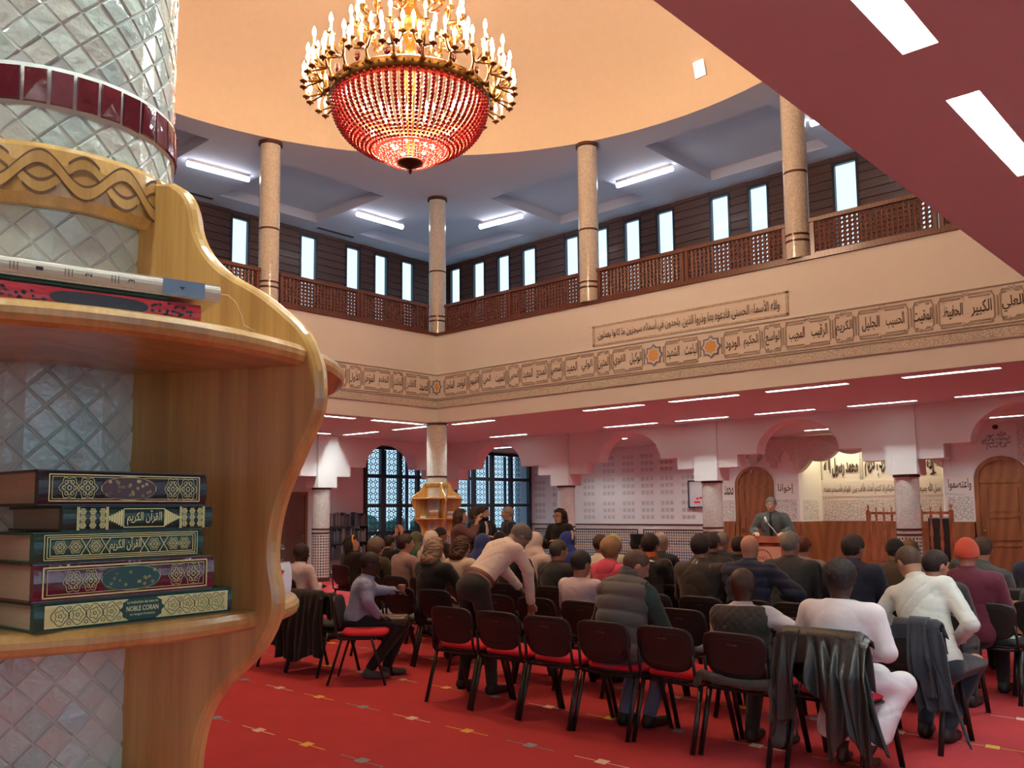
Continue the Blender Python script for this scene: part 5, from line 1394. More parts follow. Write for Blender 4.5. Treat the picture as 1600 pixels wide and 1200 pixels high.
    def legf(g, upto=1.):
        o = []
        for s in (1, -1):
            a_ = Kn[s] + (An[s] - Kn[s]) * upto
            o += [(cap(hp[s], Kn[s], .083 + g, .058 + g), .03), (cap(Kn[s], a_, .056 + g, .038 + g), .02)]
        return o
    # ---- head
    H = lambda f, l, u: Hc + Rh @ v3(f, l, u)
    hd = [ell(H(-.012, 0, .022), (.096, .076, .093), Rh), (ell(H(.022, 0, -.045), (.068, .056, .068), Rh), .03), (ell(H(.045, 0, -.082), (.030, .030, .024), Rh), .02), (cap(H(.086, 0, .012), H(.104, 0, -.022), .009, .014), .012),
          (cap(H(.070, .034, .030), H(.070, -.034, .030), .012, .012), .02), (ell(H(.079, 0, -.056), (.012, .024, .010), Rh), .008)]
    for s in (1, -1): hd.append((ell(H(-.008, .078 * s, -.008), (.017, .008, .031), Rh @ rotm(12 * s, 0, 0)), .008))
    hd.append((cap(N - U * .05, H(-.02, 0, -.05), .052, .052), .03))
    hu = union(hd, .02)
    def headf(p):
        d = hu(p)
        for s in (1, -1): d = -smin(-d, ell(H(.086, .031 * s, .008), (.016, .017, .012), Rh)(p), .008) if False else np.maximum(d, -(ell(H(.093, .031 * s, .010), (.014, .017, .011), Rh)(p)))
        return d
    hv = min(vox, .011) if face or vox < .016 else .0125
    sk = skinm(skin)
    bodyf = union([*torso(-.012)] + armf(-.006) + legf(-.006) + [(lambda p: hu(p), .02)], .03)
    parts = [(bodyf, lo, hi, max(vox, .016)), (headf, Hc - .19, Hc + .17, hv)]
    hands = {}
    for s in (1, -1):
        d_ = (Wr[s] - El[s]); d_ = d_ / np.linalg.norm(d_)
        if handd and s in handd: d_ = v3(*handd[s])
        elif arms == 'lap': d_ = d_ * .6 + v3(.6, -.35 * s, -.1)
        parts.append(hand_parts(Wr[s], d_, .55, -s, .0065 if vox < .016 else .009))
    # feet
    for s in (1, -1):
        f0 = An[s]; parts.append((union([cap(f0, f0 + v3(.02, 0, -.04), .036, .034), cap(f0 + v3(-.03, 0, -.045), f0 + v3(.15, .015 * s, -.058), .030, .022)], .03), f0 - .12, f0 + .24, .014))
    body = sdf_obj('body', parts, sk, e)
    if face:
        fm = MB()
        for s in (1, -1):
            c = H(.080, .031 * s, .010); fm.m = 0; fm.ball(tuple(c), .0115, 8, 6); c2 = H(.0895, .031 * s, .009); fm.m = 1; fm.ball(tuple(c2), .0045, 6, 5)
            fm.tube([tuple(H(.090, (.031 - .016) * s, .030)), tuple(H(.091, .033 * s, .034)), tuple(H(.080, .050 * s, .029))], .0035, 5)
        fm.m = 2; fm.tube([tuple(H(.083, .022, -.060)), tuple(H(.0905, 0, -.058)), tuple(H(.083, -.022, -.060))], .0035, 5)
        fm.obj('facial_features', [mat('eye_white', (.75, .72, .7), .2), mat('dark_iris', (.02, .012, .01), .1), mat('lips', (.34, .12, .10), .5)], body)
    # ---- clothes
    tk, tc = top[0], top[1]
    g = {'shirt': .012, 'tshirt': .012, 'jacket': .022, 'puffer': .034, 'coat': .028, 'robe': .016, 'sweater': .018}[tk]
    tm = cloth(tc, .8 if tk != 'leather' else .4, tk, coat=.3 if len(top) > 2 and top[2] == 'leather' else 0)
    amp = {'shirt': .011, 'tshirt': .010, 'jacket': .009, 'puffer': .006, 'coat': .009, 'robe': .0045, 'sweater': .009}[tk]
    tf = union(torso(g) + armf(g, .97 if tk != 'tshirt' else .0), .035)
    if tk == 'tshirt':
        o = torso(g)
        for s in (1, -1): o.append((cap(Sh[s], Sh[s] + (El[s] - Sh[s]) * .75, .052 + g, .046 + g), .035))
        tf = union(o, .035)
    hem = P[2] + (-.06 if sit else -.10)
    ztopc = lambda p: (p - N) @ U - (.018 if tk in ('tshirt', 'robe') else .04)
    def topf(p):
        d = tf(p) + folds(p, amp)
        if tk == 'puffer': d = d + .016 * (1 - np.abs(np.sin((p @ U) * 36)) ** .5)
        d = np.maximum(d, hem - p[:, 2]) if pose != 'bend' else np.maximum(d, np.where((p - P) @ Fr < .9, .055 - (p - P) @ U, -1))
        return np.maximum(d, ztopc(p))
    cp = [(topf, lo, hi, vox)]
    if tk not in ('tshirt', 'robe'):
        cw_ = .074 if tk in ('puffer', 'coat') else .066
        cp.append((lambda p: np.maximum(cap(N - U * .03 - Fr * .004, N + U * .06 + Fr * .012, cw_ + .012, cw_ - .004)(p), (p - N) @ U - .5 * ((p - N) @ Fr) * 0 - (.052 if tk in ('puffer', 'coat') else .040)), N - .2, N + .2, min(vox, .0115)))
    if tk == 'robe':
        km = (Kn[1] + Kn[-1]) / 2; am = (An[1] + An[-1]) / 2
        sk_ = union([cap(P, km, .115, .10), (cap(P + v3(0, .1, 0), Kn[1], .10, .085), .05), (cap(P - v3(0, .1, 0), Kn[-1], .085, .062), .05), (cap(Kn[1], An[1] + v3(.02, .03, .12), .085, .10), .09), (cap(Kn[-1], An[-1] + v3(.02, -.03, .12), .07, .09), .06), (cap(v3(.17, .09, .34), v3(.15, .08, .22), .095, .11), .10), (cap(v3(.17, -.12, .34), v3(.15, -.10, .22), .095, .11), .10)], .08)
        cp.append((lambda p: np.maximum(sk_(p) + folds(p, .008, .8), np.maximum(.17 - p[:, 2], p[:, 2] - 2)), lo - .05, hi + .05, vox))
    sdf_obj({'shirt': 'shirt', 'tshirt': 'tee_shirt', 'jacket': 'jacket', 'puffer': 'puffer_jacket', 'coat': 'coat', 'robe': 'long_robe', 'sweater': 'sweater'}[tk], cp, tm, e)
    lt = cloth(legs, .85, 'trouser')
    if tk != 'robe':
        pf = union([ell(P + v3(0, 0, -.01), (.118, .168 * wide, .13), R)] + legf(.012, .96), .035)
        sdf_obj('trousers', [(lambda p: np.maximum(pf(p) + folds(p, .004), (p - P) @ U - .09), lo, hi, vox)], lt, e)
    if shoe:
        for s in (1, -1):
            f0 = An[s]; sdf_obj('shoe', [(lambda p, f0=f0, s=s: np.maximum(union([cap(f0 + v3(0, 0, -.01), f0 + v3(.01, 0, -.045), .044, .044), cap(f0 + v3(-.03, 0, -.045), f0 + v3(.16, .015 * s, -.055), .040, .033)], .03)(p), .002 - p[:, 2]), f0 - .13, f0 + .25, .013)], mat('dark_shoe_%d' % int(shoe[0] * 999), shoe, .5), e)
    # ---- hair and headgear
    hs, hc = hair[0], hair[1]
    hm = mat('hair_%d_%d' % (int(hc[0] * 999), int(hc[2] * 999)), hc, .6, bump=.8, bs=90, var=.35, vs=30, stretch=(1, 1, .25))
    def shell(t, rr=(.096, .076, .093)): return ell(H(-.014, 0, .022), (rr[0] + t, rr[1] + t, rr[2] + t), Rh)
    def loc(p): return (p - Hc) @ Rh
    hlo, hhi = Hc - .24, Hc + .2
    hv2 = min(vox, .0115)
    if hs in ('short', 'crop', 'grey', 'thick', 'curly'):
        t = {'short': .011, 'crop': .0055, 'grey': .011, 'thick': .019, 'curly': .030}[hs]
        f0 = shell(t)
        def hf(p):
            l = loc(p); cut = -(l[:, 2] - np.maximum(1.25 * l[:, 0] - .028, -.078) + (.03 if hs == 'curly' else 0)); ear = ell(H(.0, 0, -.01), (.028, .12, .036), Rh)(p)
            d = f0(p) + (.007 * np.sin(150 * p[:, 0]) * np.sin(140 * p[:, 1] + 2) * np.sin(130 * p[:, 2]) if hs in ('curly', 'thick') else 0)
            return np.maximum(np.maximum(d, cut * .7), -ear)
        sdf_obj('hair', [(hf, hlo, hhi, hv2)], hm, e)
    elif hs in ('long', 'bob'):
        dn = .26 if hs == 'long' else .115
        f1 = union([shell(.022), (cap(H(-.045, .045, -.02), H(-.075, .06, -dn), .062, .050 if hs == 'long' else .058), .04), (cap(H(-.045, -.045, -.02), H(-.075, -.06, -dn), .062, .050 if hs == 'long' else .058), .04), (cap(H(-.06, 0, -.02), H(-.09, 0, -dn), .06, .05), .04)], .04)
        wv_ = .006 if len(hair) < 3 else .012
        def hf(p):
            l = loc(p); cut = np.minimum(l[:, 0] - .028, .075 - l[:, 2] + 0 * l[:, 0]); return np.maximum(f1(p) + wv_ * np.sin(60 * l[:, 1] + 14 * np.sin(24 * l[:, 2])), cut)
        sdf_obj('hair', [(hf, Hc - .42, hhi, hv2)], hm, e)
    elif hs == 'bald':
        f0 = shell(.004)
        def hf(p):
            l = loc(p); return np.maximum(f0(p), np.maximum(np.maximum(l[:, 2] - .012, -(l[:, 2] + .065)), l[:, 0] - .0))
        sdf_obj('hair', [(hf, hlo, hhi, hv2)], hm, e)
    elif hs == 'hijab':
        f1 = union([shell(.020), (cap(H(-.03, 0, -.04), N + U * .0 - Fr * .01, .085, .10), .05), (cap(N - U * .01 + Lt * .08 * wide, N - U * .05 + Lt * .13 * wide, .08, .07), .06), (cap(N - U * .01 - Lt * .08 * wide, N - U * .05 - Lt * .13 * wide, .08, .07), .06), (cap(N - U * .02, N - U * .16 - Fr * .045, .10, .11), .06)], .05)
        def hf(p):
            l = loc(p); face_ = ell(H(.11, 0, -.012), (.085, .056, .082), Rh)(p); return np.maximum(f1(p) + folds(p, .005, 1.6), -face_)
        sdf_obj('headscarf', [(hf, Hc - .46, hhi, min(vox, .014))], cloth(hc, .85, 'scarf', bump=.15), e)
    elif hs == 'beanie':
        f1 = union([shell(.019), (ell(H(-.03, 0, .085), (.06, .055, .055), Rh), .05)], .04)
        def hf(p):
            l = loc(p); return np.maximum(f1(p) + .0025 * np.sin(l[:, 1] * 420) * 0 + .002 * np.sin(l[:, 2] * 300), -(l[:, 2] - .25 * l[:, 0] + .015))
        sdf_obj('knitted_hat', [(hf, hlo, hhi + .05, min(vox, .009))], cloth(hc, .95, 'knit', bump=.8, bs=220), e)
    elif hs == 'cap':
        f1 = shell(.016)
        def hf(p):
            l = loc(p); return np.maximum(f1(p), -(l[:, 2] - .15 * l[:, 0] - .0))
        sdf_obj('cap', [(hf, hlo, hhi, min(vox, .012))], cloth(hc, .85, 'cap'), e)
        f2 = shell(.007)
        def h2(p):
            l = loc(p); return np.maximum(f2(p), -(l[:, 2] - .95 * l[:, 0] + .032))
        sdf_obj('hair', [(h2, hlo, hhi, hv2)], mat('hair_dark', (.02, .014, .01), .7, bump=.8, bs=90), e)
    elif hs == 'priest':
        hm2 = MB(); M_ = Matrix.Translation(Vector(H(-.015, 0, .02))) @ Matrix([list(Rh[0]) + [0], list(Rh[1]) + [0], list(Rh[2]) + [0], [0, 0, 0, 1]])
        hm2.lathe([(.092, .0), (.096, .05), (.106, .125), (.100, .135), (0, .138)], (0, 0, 0), 28, M=M_); hm2.obj('brimless_hat', cloth(hc, .9, 'hat'), e)
        f2 = shell(.010)
        def h2(p):
            l = loc(p); return np.maximum(f2(p), -(l[:, 2] - .95 * l[:, 0] + .05))
        sdf_obj('hair', [(h2, hlo, hhi, hv2)], mat('hair_dark', (.02, .014, .01), .7, bump=.8, bs=90), e)
    # ---- extras
    for ex in extras:
        kind = ex[0]
        if kind == 'vest':
            f1 = union(torso(g + (.026 if ex[2] == 'puffer' else .022)), .035)
            so = {s: ell(Sh[s] + Lt * .03 * s, (.075, .055, .10), R) for s in (1, -1)}
            def vf(p):
                d = f1(p)
                if ex[2] == 'puffer': d = d + .020 * (1 - np.abs(np.sin(((p - P) @ U) * 30 + .4)) ** .5) - .006 + folds(p, .004)
                else:
                    a_, b_ = (p - P) @ U, (p - P) @ Lt; d = d + .007 * np.maximum(0, 1 - 3 * np.abs(np.sin((a_ + b_) * 55))) + .007 * np.maximum(0, 1 - 3 * np.abs(np.sin((a_ - b_) * 55)))
                for s in (1, -1): d = np.maximum(d, -so[s](p))
                return np.maximum(np.maximum(d, P[2] - .03 - p[:, 2]), (p - N) @ U - (.055 if ex[2] == 'puffer' else .012))
            sdf_obj('vest', [(vf, lo, hi, min(vox, .012))] + ([(lambda p: np.maximum(cap(N - U * .03, H(-.018, 0, -.075), .088, .083)(p) + .006 * np.abs(np.sin(p[:, 2] * 90)), -(cap(N - U * .06, H(-.018, 0, -.03), .056, .056)(p))), Hc - .3, Hc + .1, .011)] if ex[2] == 'puffer' else []), cloth(ex[1], .75, 'vest', bump=.3), e)
        elif kind == 'hood':
            f1 = union([cap(T(-.05, .07, .46), T(-.05, -.07, .46), .06, .06), ell(T(-.07, 0, .41), (.06, .11, .10), R), (ell(T(-.03, 0, .50), (.07, .10, .05), R), .04)], .05)
            sdf_obj('hood', [(lambda p: f1(p) + folds(p, .005, 1.5), N - .3, N + .3, .013)], cloth(ex[1], .85, 'hood'), e)
        elif kind == 'scarf':
            f1 = union([cap(N + U * .01 + Lt * .045, N + U * .01 - Lt * .045, .055, .055), cap(N - Fr * .04, N + U * .03, .05, .055)], .05)
            sdf_obj('scarf', [(lambda p: f1(p) + folds(p, .004, 2), N - .2, N + .2, .012)], cloth(ex[1], .85, 'scarf'), e)
        elif kind == 'band':
            m = MB(); rr = []
            for i in range(17):
                a = -PI / 2 + PI * i / 16; rr.append(tuple(H(.045 * 1 - .01, .094 * math.sin(a), .022 + .112 * math.cos(a))))
            m.tube(rr, .012, 6); m.obj('headband', cloth(ex[1], .8, 'band'), e)
        elif kind == 'beard':
            f1 = union([ell(H(.035, 0, -.075), (.055, .055, .04), Rh)], .02)
            sdf_obj('beard', [(lambda p: np.maximum(f1(p), -(ell(H(.085, 0, -.054), (.03, .024, .010), Rh)(p))), Hc - .2, Hc + .15, .0095)], hm, e)
        elif kind == 'glasses':
            m = MB()
            for s in (1, -1):
                m.tube([tuple(H(.100, .031 * s + .022 * math.cos(2 * PI * i / 12), .010 + .017 * math.sin(2 * PI * i / 12))) for i in range(13)], .0022, 5); m.tube([tuple(H(.098, .052 * s, .014)), tuple(H(-.0, .082 * s, .012))], .002, 5)
            m.tube([tuple(H(.102, .010, .014)), tuple(H(.102, -.010, .014))], .002, 5); m.obj('glasses', BLACK, e)
        elif kind == 'belt':
            m = MB(); m.lathe([(.178, -.02), (.184, 0), (.178, .02)], (0, 0, 0), 32); 
            M_ = Matrix.Translation(Vector(T(0, 0, .075))) @ Matrix([list(R[0]) + [0], list(R[1]) + [0], list(R[2]) + [0], [0, 0, 0, 1]]) @ Matrix.Diagonal((.72, 1.0, 1, 1))
            m.v = [tuple(M_ @ Vector(v)) for v in m.v]; m.obj('belt', mat('brown_belt', (.16, .06, .03), .5), e)
        elif kind == 'tee':
            f1 = union(torso(g + .004), .035)
            sdf_obj('tee_shirt', [(lambda p: np.maximum(f1(p), np.maximum(np.abs((p - P) @ Lt) - .05 + .05 * ((p - P) @ U), np.maximum(-((p - P) @ Fr), P[2] - .03 - p[:, 2]))), lo, hi, vox)], cloth(ex[1], .8, 'tee'), e)
        elif kind == 'tied':
            f1 = union([ell(T(0, 0, .03), (.155, .205, .10), R), ell(T(-.11, 0, -.02), (.05, .15, .12), R)], .05)
            sdf_obj('tied_denim', [(lambda p: f1(p) + folds(p, .008, 1.5), lo, hi, .016)], cloth(ex[1], .85, 'denim'), e)
    return dict(e=e, El=El, Wr=Wr, P=P, H=Hc, An=An, Kn=Kn)
# ================================================================== chairs
PLA = mat('black_plastic', (.012, .012, .013), .42, bump=.15, bs=300, var=.1); STEEL = mat('black_oval_tube', (.014, .013, .013), .35, .3)
REDF = mat('red_seat_fabric', (.62, .02, .045), .9, bump=.3, bs=300, var=.08); GREYF = mat('grey_seat_fabric', (.17, .21, .24), .9, bump=.3, bs=300, var=.08); BLKF = mat('black_seat_fabric', (.018, .018, .02), .9, bump=.3, bs=300)
def back_outline(ins=0., n=44):
    o = []
    for k in range(n):
        a = 2 * PI * k / n; c, s = math.cos(a), math.sin(a); e_ = .42 if s > 0 else .55
        w_ = (.232 - ins) * math.copysign(abs(c) ** e_, c); h = (.150 - ins) * math.copysign(abs(s) ** e_, s)
        if s < 0: w_ *= 1 - .16 * abs(h) / .15
        o.append((w_, h))
    return o
def back_mesh():
    m = MB(); m.smooth = True
    def P_(y, z, off):
        zz = .640 + z; x = .058 - (zz - .64) * .16 + off - .020 * (1 - (y / .23) ** 2) * 1.0 - .0; return (x, y, zz)
    rings = []
    for t, off in ((0, -.0), (.35, -.0), (.7, -.0), (.93, -.001), (1.0, .004), (1.0, .016), (.93, .022), (.6, .022), (0, .022)):
        rings.append([P_(p[0] * max(t, .02), p[1] * max(t, .02), off) for p in back_outline()])
    m.loft(rings, True, True)
    return m
def ridge():
    m = MB(); o = back_outline(.045)
    pts = [(.058 - p[1] * .16 - .0008 - .020 * (1 - (p[0] / .23) ** 2), p[0], .64 + p[1]) for p in o]; m.tube(pts + [pts[0]], .0022, 5)
    return m
def make_chair(seatm, lab):
    e = empty('stacking_chair'); tag(e, lab, 'chair', 'stacking chairs of the audience')
    back_mesh().obj('backrest', [PLA], e); 
    r = ridge(); r.obj('moulded_ridge', PLA, bpy.data.objects[e.children[0].name] if e.children else e)
    s = MB(); s.box(.0265, .029, -.035, .035, .7105, .714); s.obj('handle_slot', mat('grey_slot', (.25, .25, .25), .4), e)  # pale bar puts the highlight of the slot into colour
    m = MB(); m.smooth = True; rg = []
    for t, z in ((.86, .430), (1.0, .440), (1.01, .455), (.97, .476), (.8, .486), (.4, .488), (.02, .488)):
        L_ = []
        for k in range(36):
            a = 2 * PI * k / 36; c, sn = math.cos(a), math.sin(a); x = .315 + .205 * t * math.copysign(abs(c) ** .5, c); y = .232 * t * math.copysign(abs(sn) ** .5, sn)
            L_.append((x, y, z + .016 * max(0, (.18 - x)) / .1 * (1 if t > .3 else 1) - .05 * max(0, x - .44) ** 1))
        rg.append(L_)
    m.loft(rg, True, True); m.obj('seat', seatm, e)
    m = MB(); m.smooth = True
    m.loft([[(.315 + .205 * math.copysign(abs(math.cos(2 * PI * k / 28)) ** .5, math.cos(2 * PI * k / 28)) * t, .232 * math.copysign(abs(math.sin(2 * PI * k / 28)) ** .5, math.sin(2 * PI * k / 28)) * t, z) for k in range(28)] for t, z in ((.8, .418), (.97, .424), (.99, .440))], True, True)
    m.obj('seat_pan', PLA, e)
    for s in (1, -1):
        m = MB(); m.tube([(0, .238 * s, .0), (.055, .236 * s, .18), (.125, .232 * s, .41)], .019, 10, flat=.62); m.obj('leg', STEEL, e)
        m = MB(); m.tube([(.53, .242 * s, .0), (.47, .238 * s, .2), (.40, .232 * s, .415)], .019, 10, flat=.62); m.obj('leg', STEEL, e)
    m = MB()
    for s in (1, -1): m.tube([(.44, .225 * s, .416), (.10, .225 * s, .414), (.078, .225 * s, .44), (.068, .222 * s, .52), (.052, .218 * s, .62)], .011, 8)
    m.tube([(.40, -.225, .412), (.40, .225, .412)], .010, 8); m.tube([(.125, -.225, .410), (.125, .225, .410)], .010, 8)
    m.obj('frame', STEEL, e)
    return e
ch_red = make_chair(REDF, ''); ch_grey = make_chair(GREYF, ''); ch_blk = make_chair(BLKF, '')
PROTO = {'r': [ch_red, 0], 'g': [ch_grey, 0], 'b': [ch_blk, 0]}
def chair(kind, x, y, lab, az=None):
    p = PROTO[kind]; az = RNG.uniform(-3.5, 3.5) if az is None else az
    o = p[0] if not p[1] else copy_tree(p[0]); p[1] = 1
    o.location = (x, y, 0); o.rotation_euler = (0, 0, math.radians(az)); tag(o, lab, 'chair', 'stacking chairs of the audience')
    return o
C = chair
C('r', 5.06, 5.38, 'empty black chair with red seat at the left end of the nearest row', 3)
C('r', 5.06, 4.86, 'empty black chair with red seat, second from the left of the nearest row', 1)
C('r', 5.06, 4.35, 'empty black chair with red seat right behind the man in white tee shirt', 0)
C('r', 5.08, 3.85, 'black chair with red seat carrying the man in the grey puffer vest', -1)
C('r', 5.10, 3.35, 'empty black chair with red seat left of the man in the quilted vest', -3)
C('r', 5.12, 2.84, 'black chair with red seat under the bald man in the quilted vest', -2)
C('r', 5.17, 2.28, 'chair with red seat and leather coat behind the man in the white robe', -3)
C('b', 5.06, 7.44, 'chair nearest the pine bookshelf, its back covered by a black coat', 4)
C('b', 5.06, 7.97, 'chair half hidden by the bookshelf, its back covered by a black coat', 2)
C('r', 5.10, 6.98, 'chair turned sideways under the man in the blue shirt', -48)
C('g', 6.08, 7.76, 'empty black chair with grey seat, just right of the paper cup', 1)
C('g', 6.08, 7.24, 'empty black chair with grey seat directly behind the grey-blonde woman in black', 2)
C('g', 6.08, 6.70, 'chair under the grey-blonde woman in black')
C('b', 6.08, 5.84, 'empty chair in front of the bending man')
C('b', 6.08, 5.34, 'empty chair just left of the man in the white tee shirt')
C('b', 6.08, 4.82, 'chair under the man in the white tee shirt')
C('b', 6.10, 4.36, 'empty chair hidden behind the man in the grey puffer vest')
C('g', 6.10, 3.84, 'empty chair between the grey puffer vest and the quilted vest')
C('b', 6.10, 3.28, 'empty chair in front of the man in the quilted vest')
C('b', 6.10, 2.78, 'empty chair between the quilted vest and the white robe')
C('b', 6.10, 2.15, 'black chair with a navy jacket, right of the man in the white robe', -4)
for i, y in enumerate((8.99, 8.47, 7.955)): C('bbb'[i], 7.05, y, ['chair under the person in the olive hooded coat', 'chair under the woman in the mauve sweater', 'empty chair behind the reader in the cream jacket'][i])
for y, l in ((7.44, 'chair under the brown-haired person in the cream jacket'), (6.62, 'chair under the long-haired woman in the black coat'), (5.98, 'chair under the grey-haired man in the dark suit'), (5.26, 'chair under the curly blonde person in pink'), (4.22, 'chair under the man in the dark brown jacket'), (4.75, 'empty chair left of the man in the dark brown jacket'),
             (3.74, 'chair under the bald man in the navy quilted jacket'), (3.30, 'empty chair in the third row right of the bald head'), (2.80, 'empty chair in the third row behind the white robe'), (2.27, 'chair under the balding dark-haired man')): C('b', 7.05, y, l)
C('b', 7.97, 2.12, 'large looking empty black chair in front of the red hat, right of the leaning man', -3)
C('b', 8.0, 3.68, 'chair behind the grey-haired man in the grey suit'); C('b', 8.0, 3.0, 'chair behind the navy hooded jacket'); C('b', 8.95, 2.3, 'empty black chair between the big empty chair and the maroon jacket', 2)
C('b', 8.0, 6.7, 'empty chair between the black coat and the grey-haired man'); C('b', 8.0, 5.26, 'chair under the man with the orange collar')
# ================================================================== the audience
NAVY, CHAR, BLK = (.022, .028, .055), (.045, .05, .05), (.012, .013, .014)
_psn = person
SEATED = []
def person(label, x, y, az=0., ztop=1.25, **k):
    if k.get('pose', 'sit') == 'sit': SEATED.append((x, y))
    return _psn(label, x, y, az, ztop, **k)
N_ = .011
person('shaven-headed man in a dark quilted vest over a white shirt, seated in the nearest row', 5.34, 2.86, 0, 1.16, skin=DARK, hair=('none', BLK), top=('shirt', (.74, .75, .78)), legs=CHAR, lean=3, side=2, head=(-6, 6, 0), vox=.0125,
       elbows={-1: (.10, -.37, .76)}, wrists={-1: (.26, -.17, .70)}, extras=(('vest', (.045, .046, .042), 'quilt'),), handd={-1: (.4, .6, -.1)}, ankles={1: (.30, .12, .085), -1: (.30, -.10, .085)})
person('person in a long white robe seated in the nearest row with a leather coat behind', 5.36, 2.24, 0, 1.24, skin=DARK, hair=('thick', (.008, .007, .007)), top=('robe', (.80, .80, .84)), shoe=None, lean=7, head=(0, 10, 0), vox=.0125, wide=1.12,
       knees={-1: (.34, -.25, .49), 1: (.42, .10, .5)}, ankles={-1: (.10, -.10, .09), 1: (.14, .06, .09)}, elbows={-1: (.05, -.27, .72), 1: (.06, .27, .72)})
person('man in pale green white shirt leaning and looking down to the left', 6.36, 2.0, 0, 1.27, skin=(.50, .29, .19), hair=('crop', (.10, .065, .045)), top=('shirt', (.68, .74, .70)), legs=(.02, .03, .045), lean=20, side=17, head=(52, 34, 0), vox=.0125,
       elbows={1: (.12, .40, .80), -1: (.04, -.22, .80)}, wrists={1: (.34, .20, .66)}, ankles={1: (.16, .14, .085), -1: (.10, -.02, .085)})
person('man in grey puffer vest and teal sleeves looking down at his lap', 5.30, 3.86, -4, 1.25, skin=(.55, .32, .23), hair=('crop', (.12, .085, .06)), top=('sweater', (.022, .045, .05)), legs=(.14, .20, .32), lean=17, head=(-38, 30, 0), vox=.0125, wide=1.06,
       elbows={-1: (.20, -.30, .70), 1: (.14, .28, .72)}, extras=(('vest', (.13, .145, .15), 'puffer'),), ankles={1: (.16, .06, .085), -1: (.22, -.12, .085)}, shoe=(.012, .012, .012))
person('man in a plain white tee shirt with short dark hair', 6.34, 5.02, 0, 1.19, skin=(.42, .24, .16), hair=('short', (.022, .016, .013)), top=('tshirt', (.72, .66, .76)), legs=CHAR, lean=4, head=(-10, 8, 0), vox=.0135)
person('man in a white shirt and dark trousers bending over the chairs', 5.62, 5.60, -6, 1.36, pose='bend', skin=(.36, .22, .16), hair=('grey', (.16, .15, .14)), top=('shirt', (.82, .76, .69)), legs=(.025, .028, .027), lean=50, head=(-22, 62, 0), vox=.0125,
       arms='down', elbows={-1: (.40, -.25, 1.02), 1: (.52, .20, 1.0)}, wrists={-1: (.44, -.24, .76), 1: (.62, .12, .86)}, knees={1: (.04, .13, .50), -1: (.05, -.12, .50)}, ankles={1: (.0, .19, .085), -1: (.02, -.19, .085)}, extras=(('belt',),), group='people standing in the hall')
B_ = person('man in a light blue shirt sitting sideways and holding a paper cup', 5.36, 6.98, -40, 1.17, skin=DARK, hair=('crop', (.02, .016, .014)), top=('shirt', (.30, .39, .62)), legs=(.022, .022, .024), shoe=(.10, .10, .11), lean=15, side=0, head=(-6, 10, 0), vox=.0135,
       elbows={-1: (.12, -.24, .74), 1: (.18, .20, .80)}, wrists={-1: (.22, -.14, .585), 1: (.36, .20, .79)}, handd={-1: (.9, .1, -.15)}, knees={1: (.48, .08, .52), -1: (.46, -.10, .52)}, ankles={1: (.30, .04, .085), -1: (.14, -.12, .085)})
person('dark-haired man in a pale shirt half hidden by the bookshelf', 6.30, 9.36, 0, 1.11, skin=DARK, hair=('short', (.02, .014, .012)), top=('shirt', (.62, .58, .60)), lean=4)
C('b', 6.05, 9.34, 'chair under the pale-shirted man beside the bookshelf')
person('person in an olive coat with a cream fur-lined hood', 7.30, 9.16, 0, 1.21, hair=('curly', (.16, .12, .08)), skin=LIGHT, top=('coat', (.055, .05, .03)), vox=.016, extras=(('hood', (.58, .50, .36)),), lean=5)
person('dark short-haired woman in a mauve sweater with denim tied at the waist', 7.30, 8.60, -8, 1.27, hair=('thick', (.045, .025, .018)), skin=LIGHT, top=('sweater', (.36, .24, .22)), legs=(.03, .05, .12), vox=.016, head=(-24, 4, 0), extras=(('tied', (.06, .11, .26)),))
person('grey-blonde woman in a black top in front of the lace head scarf', 6.32, 6.98, 0, 1.28, hair=('bob', (.34, .26, .18)), skin=LIGHT, top=('sweater', (.012, .014, .016)), vox=.0145, wide=1.14, lean=6, elbows={-1: (.16, -.30, .78)}, wrists={-1: (.36, -.26, .76)})
person('woman in black with a yellow headband at the left end', 8.25, 10.9, 0, 1.18, hair=('long', (.012, .010, .010)), skin=LIGHT, top=('coat', BLK), extras=(('band', (.85, .42, .04)),), head=(-50, -8, 0))
C('b', 8.0, 10.86, 'chair under the woman with the yellow headband')
person('person in black raising both hands beside the olive coat', 9.2, 11.2, 0, 1.14, hair=('short', (.02, .015, .012)), skin=LIGHT, top=('coat', BLK), elbows={-1: (.2, -.2, 1.0), 1: (.2, .2, 1.0)}, wrists={-1: (.26, -.07, 1.22), 1: (.26, .05, 1.22)}, handd={-1: (0, .1, 1), 1: (0, -.1, 1)})
C('b', 8.95, 11.15, 'chair under the person raising both hands')
person('person in teal with a mottled green grey head scarf', 9.2, 10.55, 0, 1.23, hair=('hijab', (.14, .15, .10)), skin=LIGHT, top=('coat', (.03, .14, .13)))
C('b', 8.95, 10.5, 'chair under the person with the mottled green scarf')
person('person with a white lace cap and cream top', 8.25, 9.16, 0, 1.28, hair=('hijab', (.78, .68, .64)), skin=LIGHT, top=('sweater', (.62, .52, .42)))
C('b', 8.0, 9.12, 'chair under the person with the white lace cap')
person('person in a dark grey cap beside the tiled dado of the pillar', 10.15, 11.02, 0, 1.28, hair=('cap', (.04, .04, .042)), skin=TAN, top=('coat', (.05, .045, .045)), head=(-30, 5, 0))
C('b', 9.9, 10.98, 'chair under the person with the dark grey cap')
person('brown-haired person in a cream jacket reading', 7.30, 7.58, 0, 1.25, hair=('bob', (.075, .03, .02)), skin=LIGHT, top=('jacket', (.60, .52, .42)), vox=.0155, head=(-8, 12, 0), arms='front')
person('person in a royal blue head scarf behind the bending man', 8.25, 8.16, 0, 1.25, hair=('hijab', (.035, .06, .22)), skin=LIGHT, top=('coat', (.03, .05, .18)))
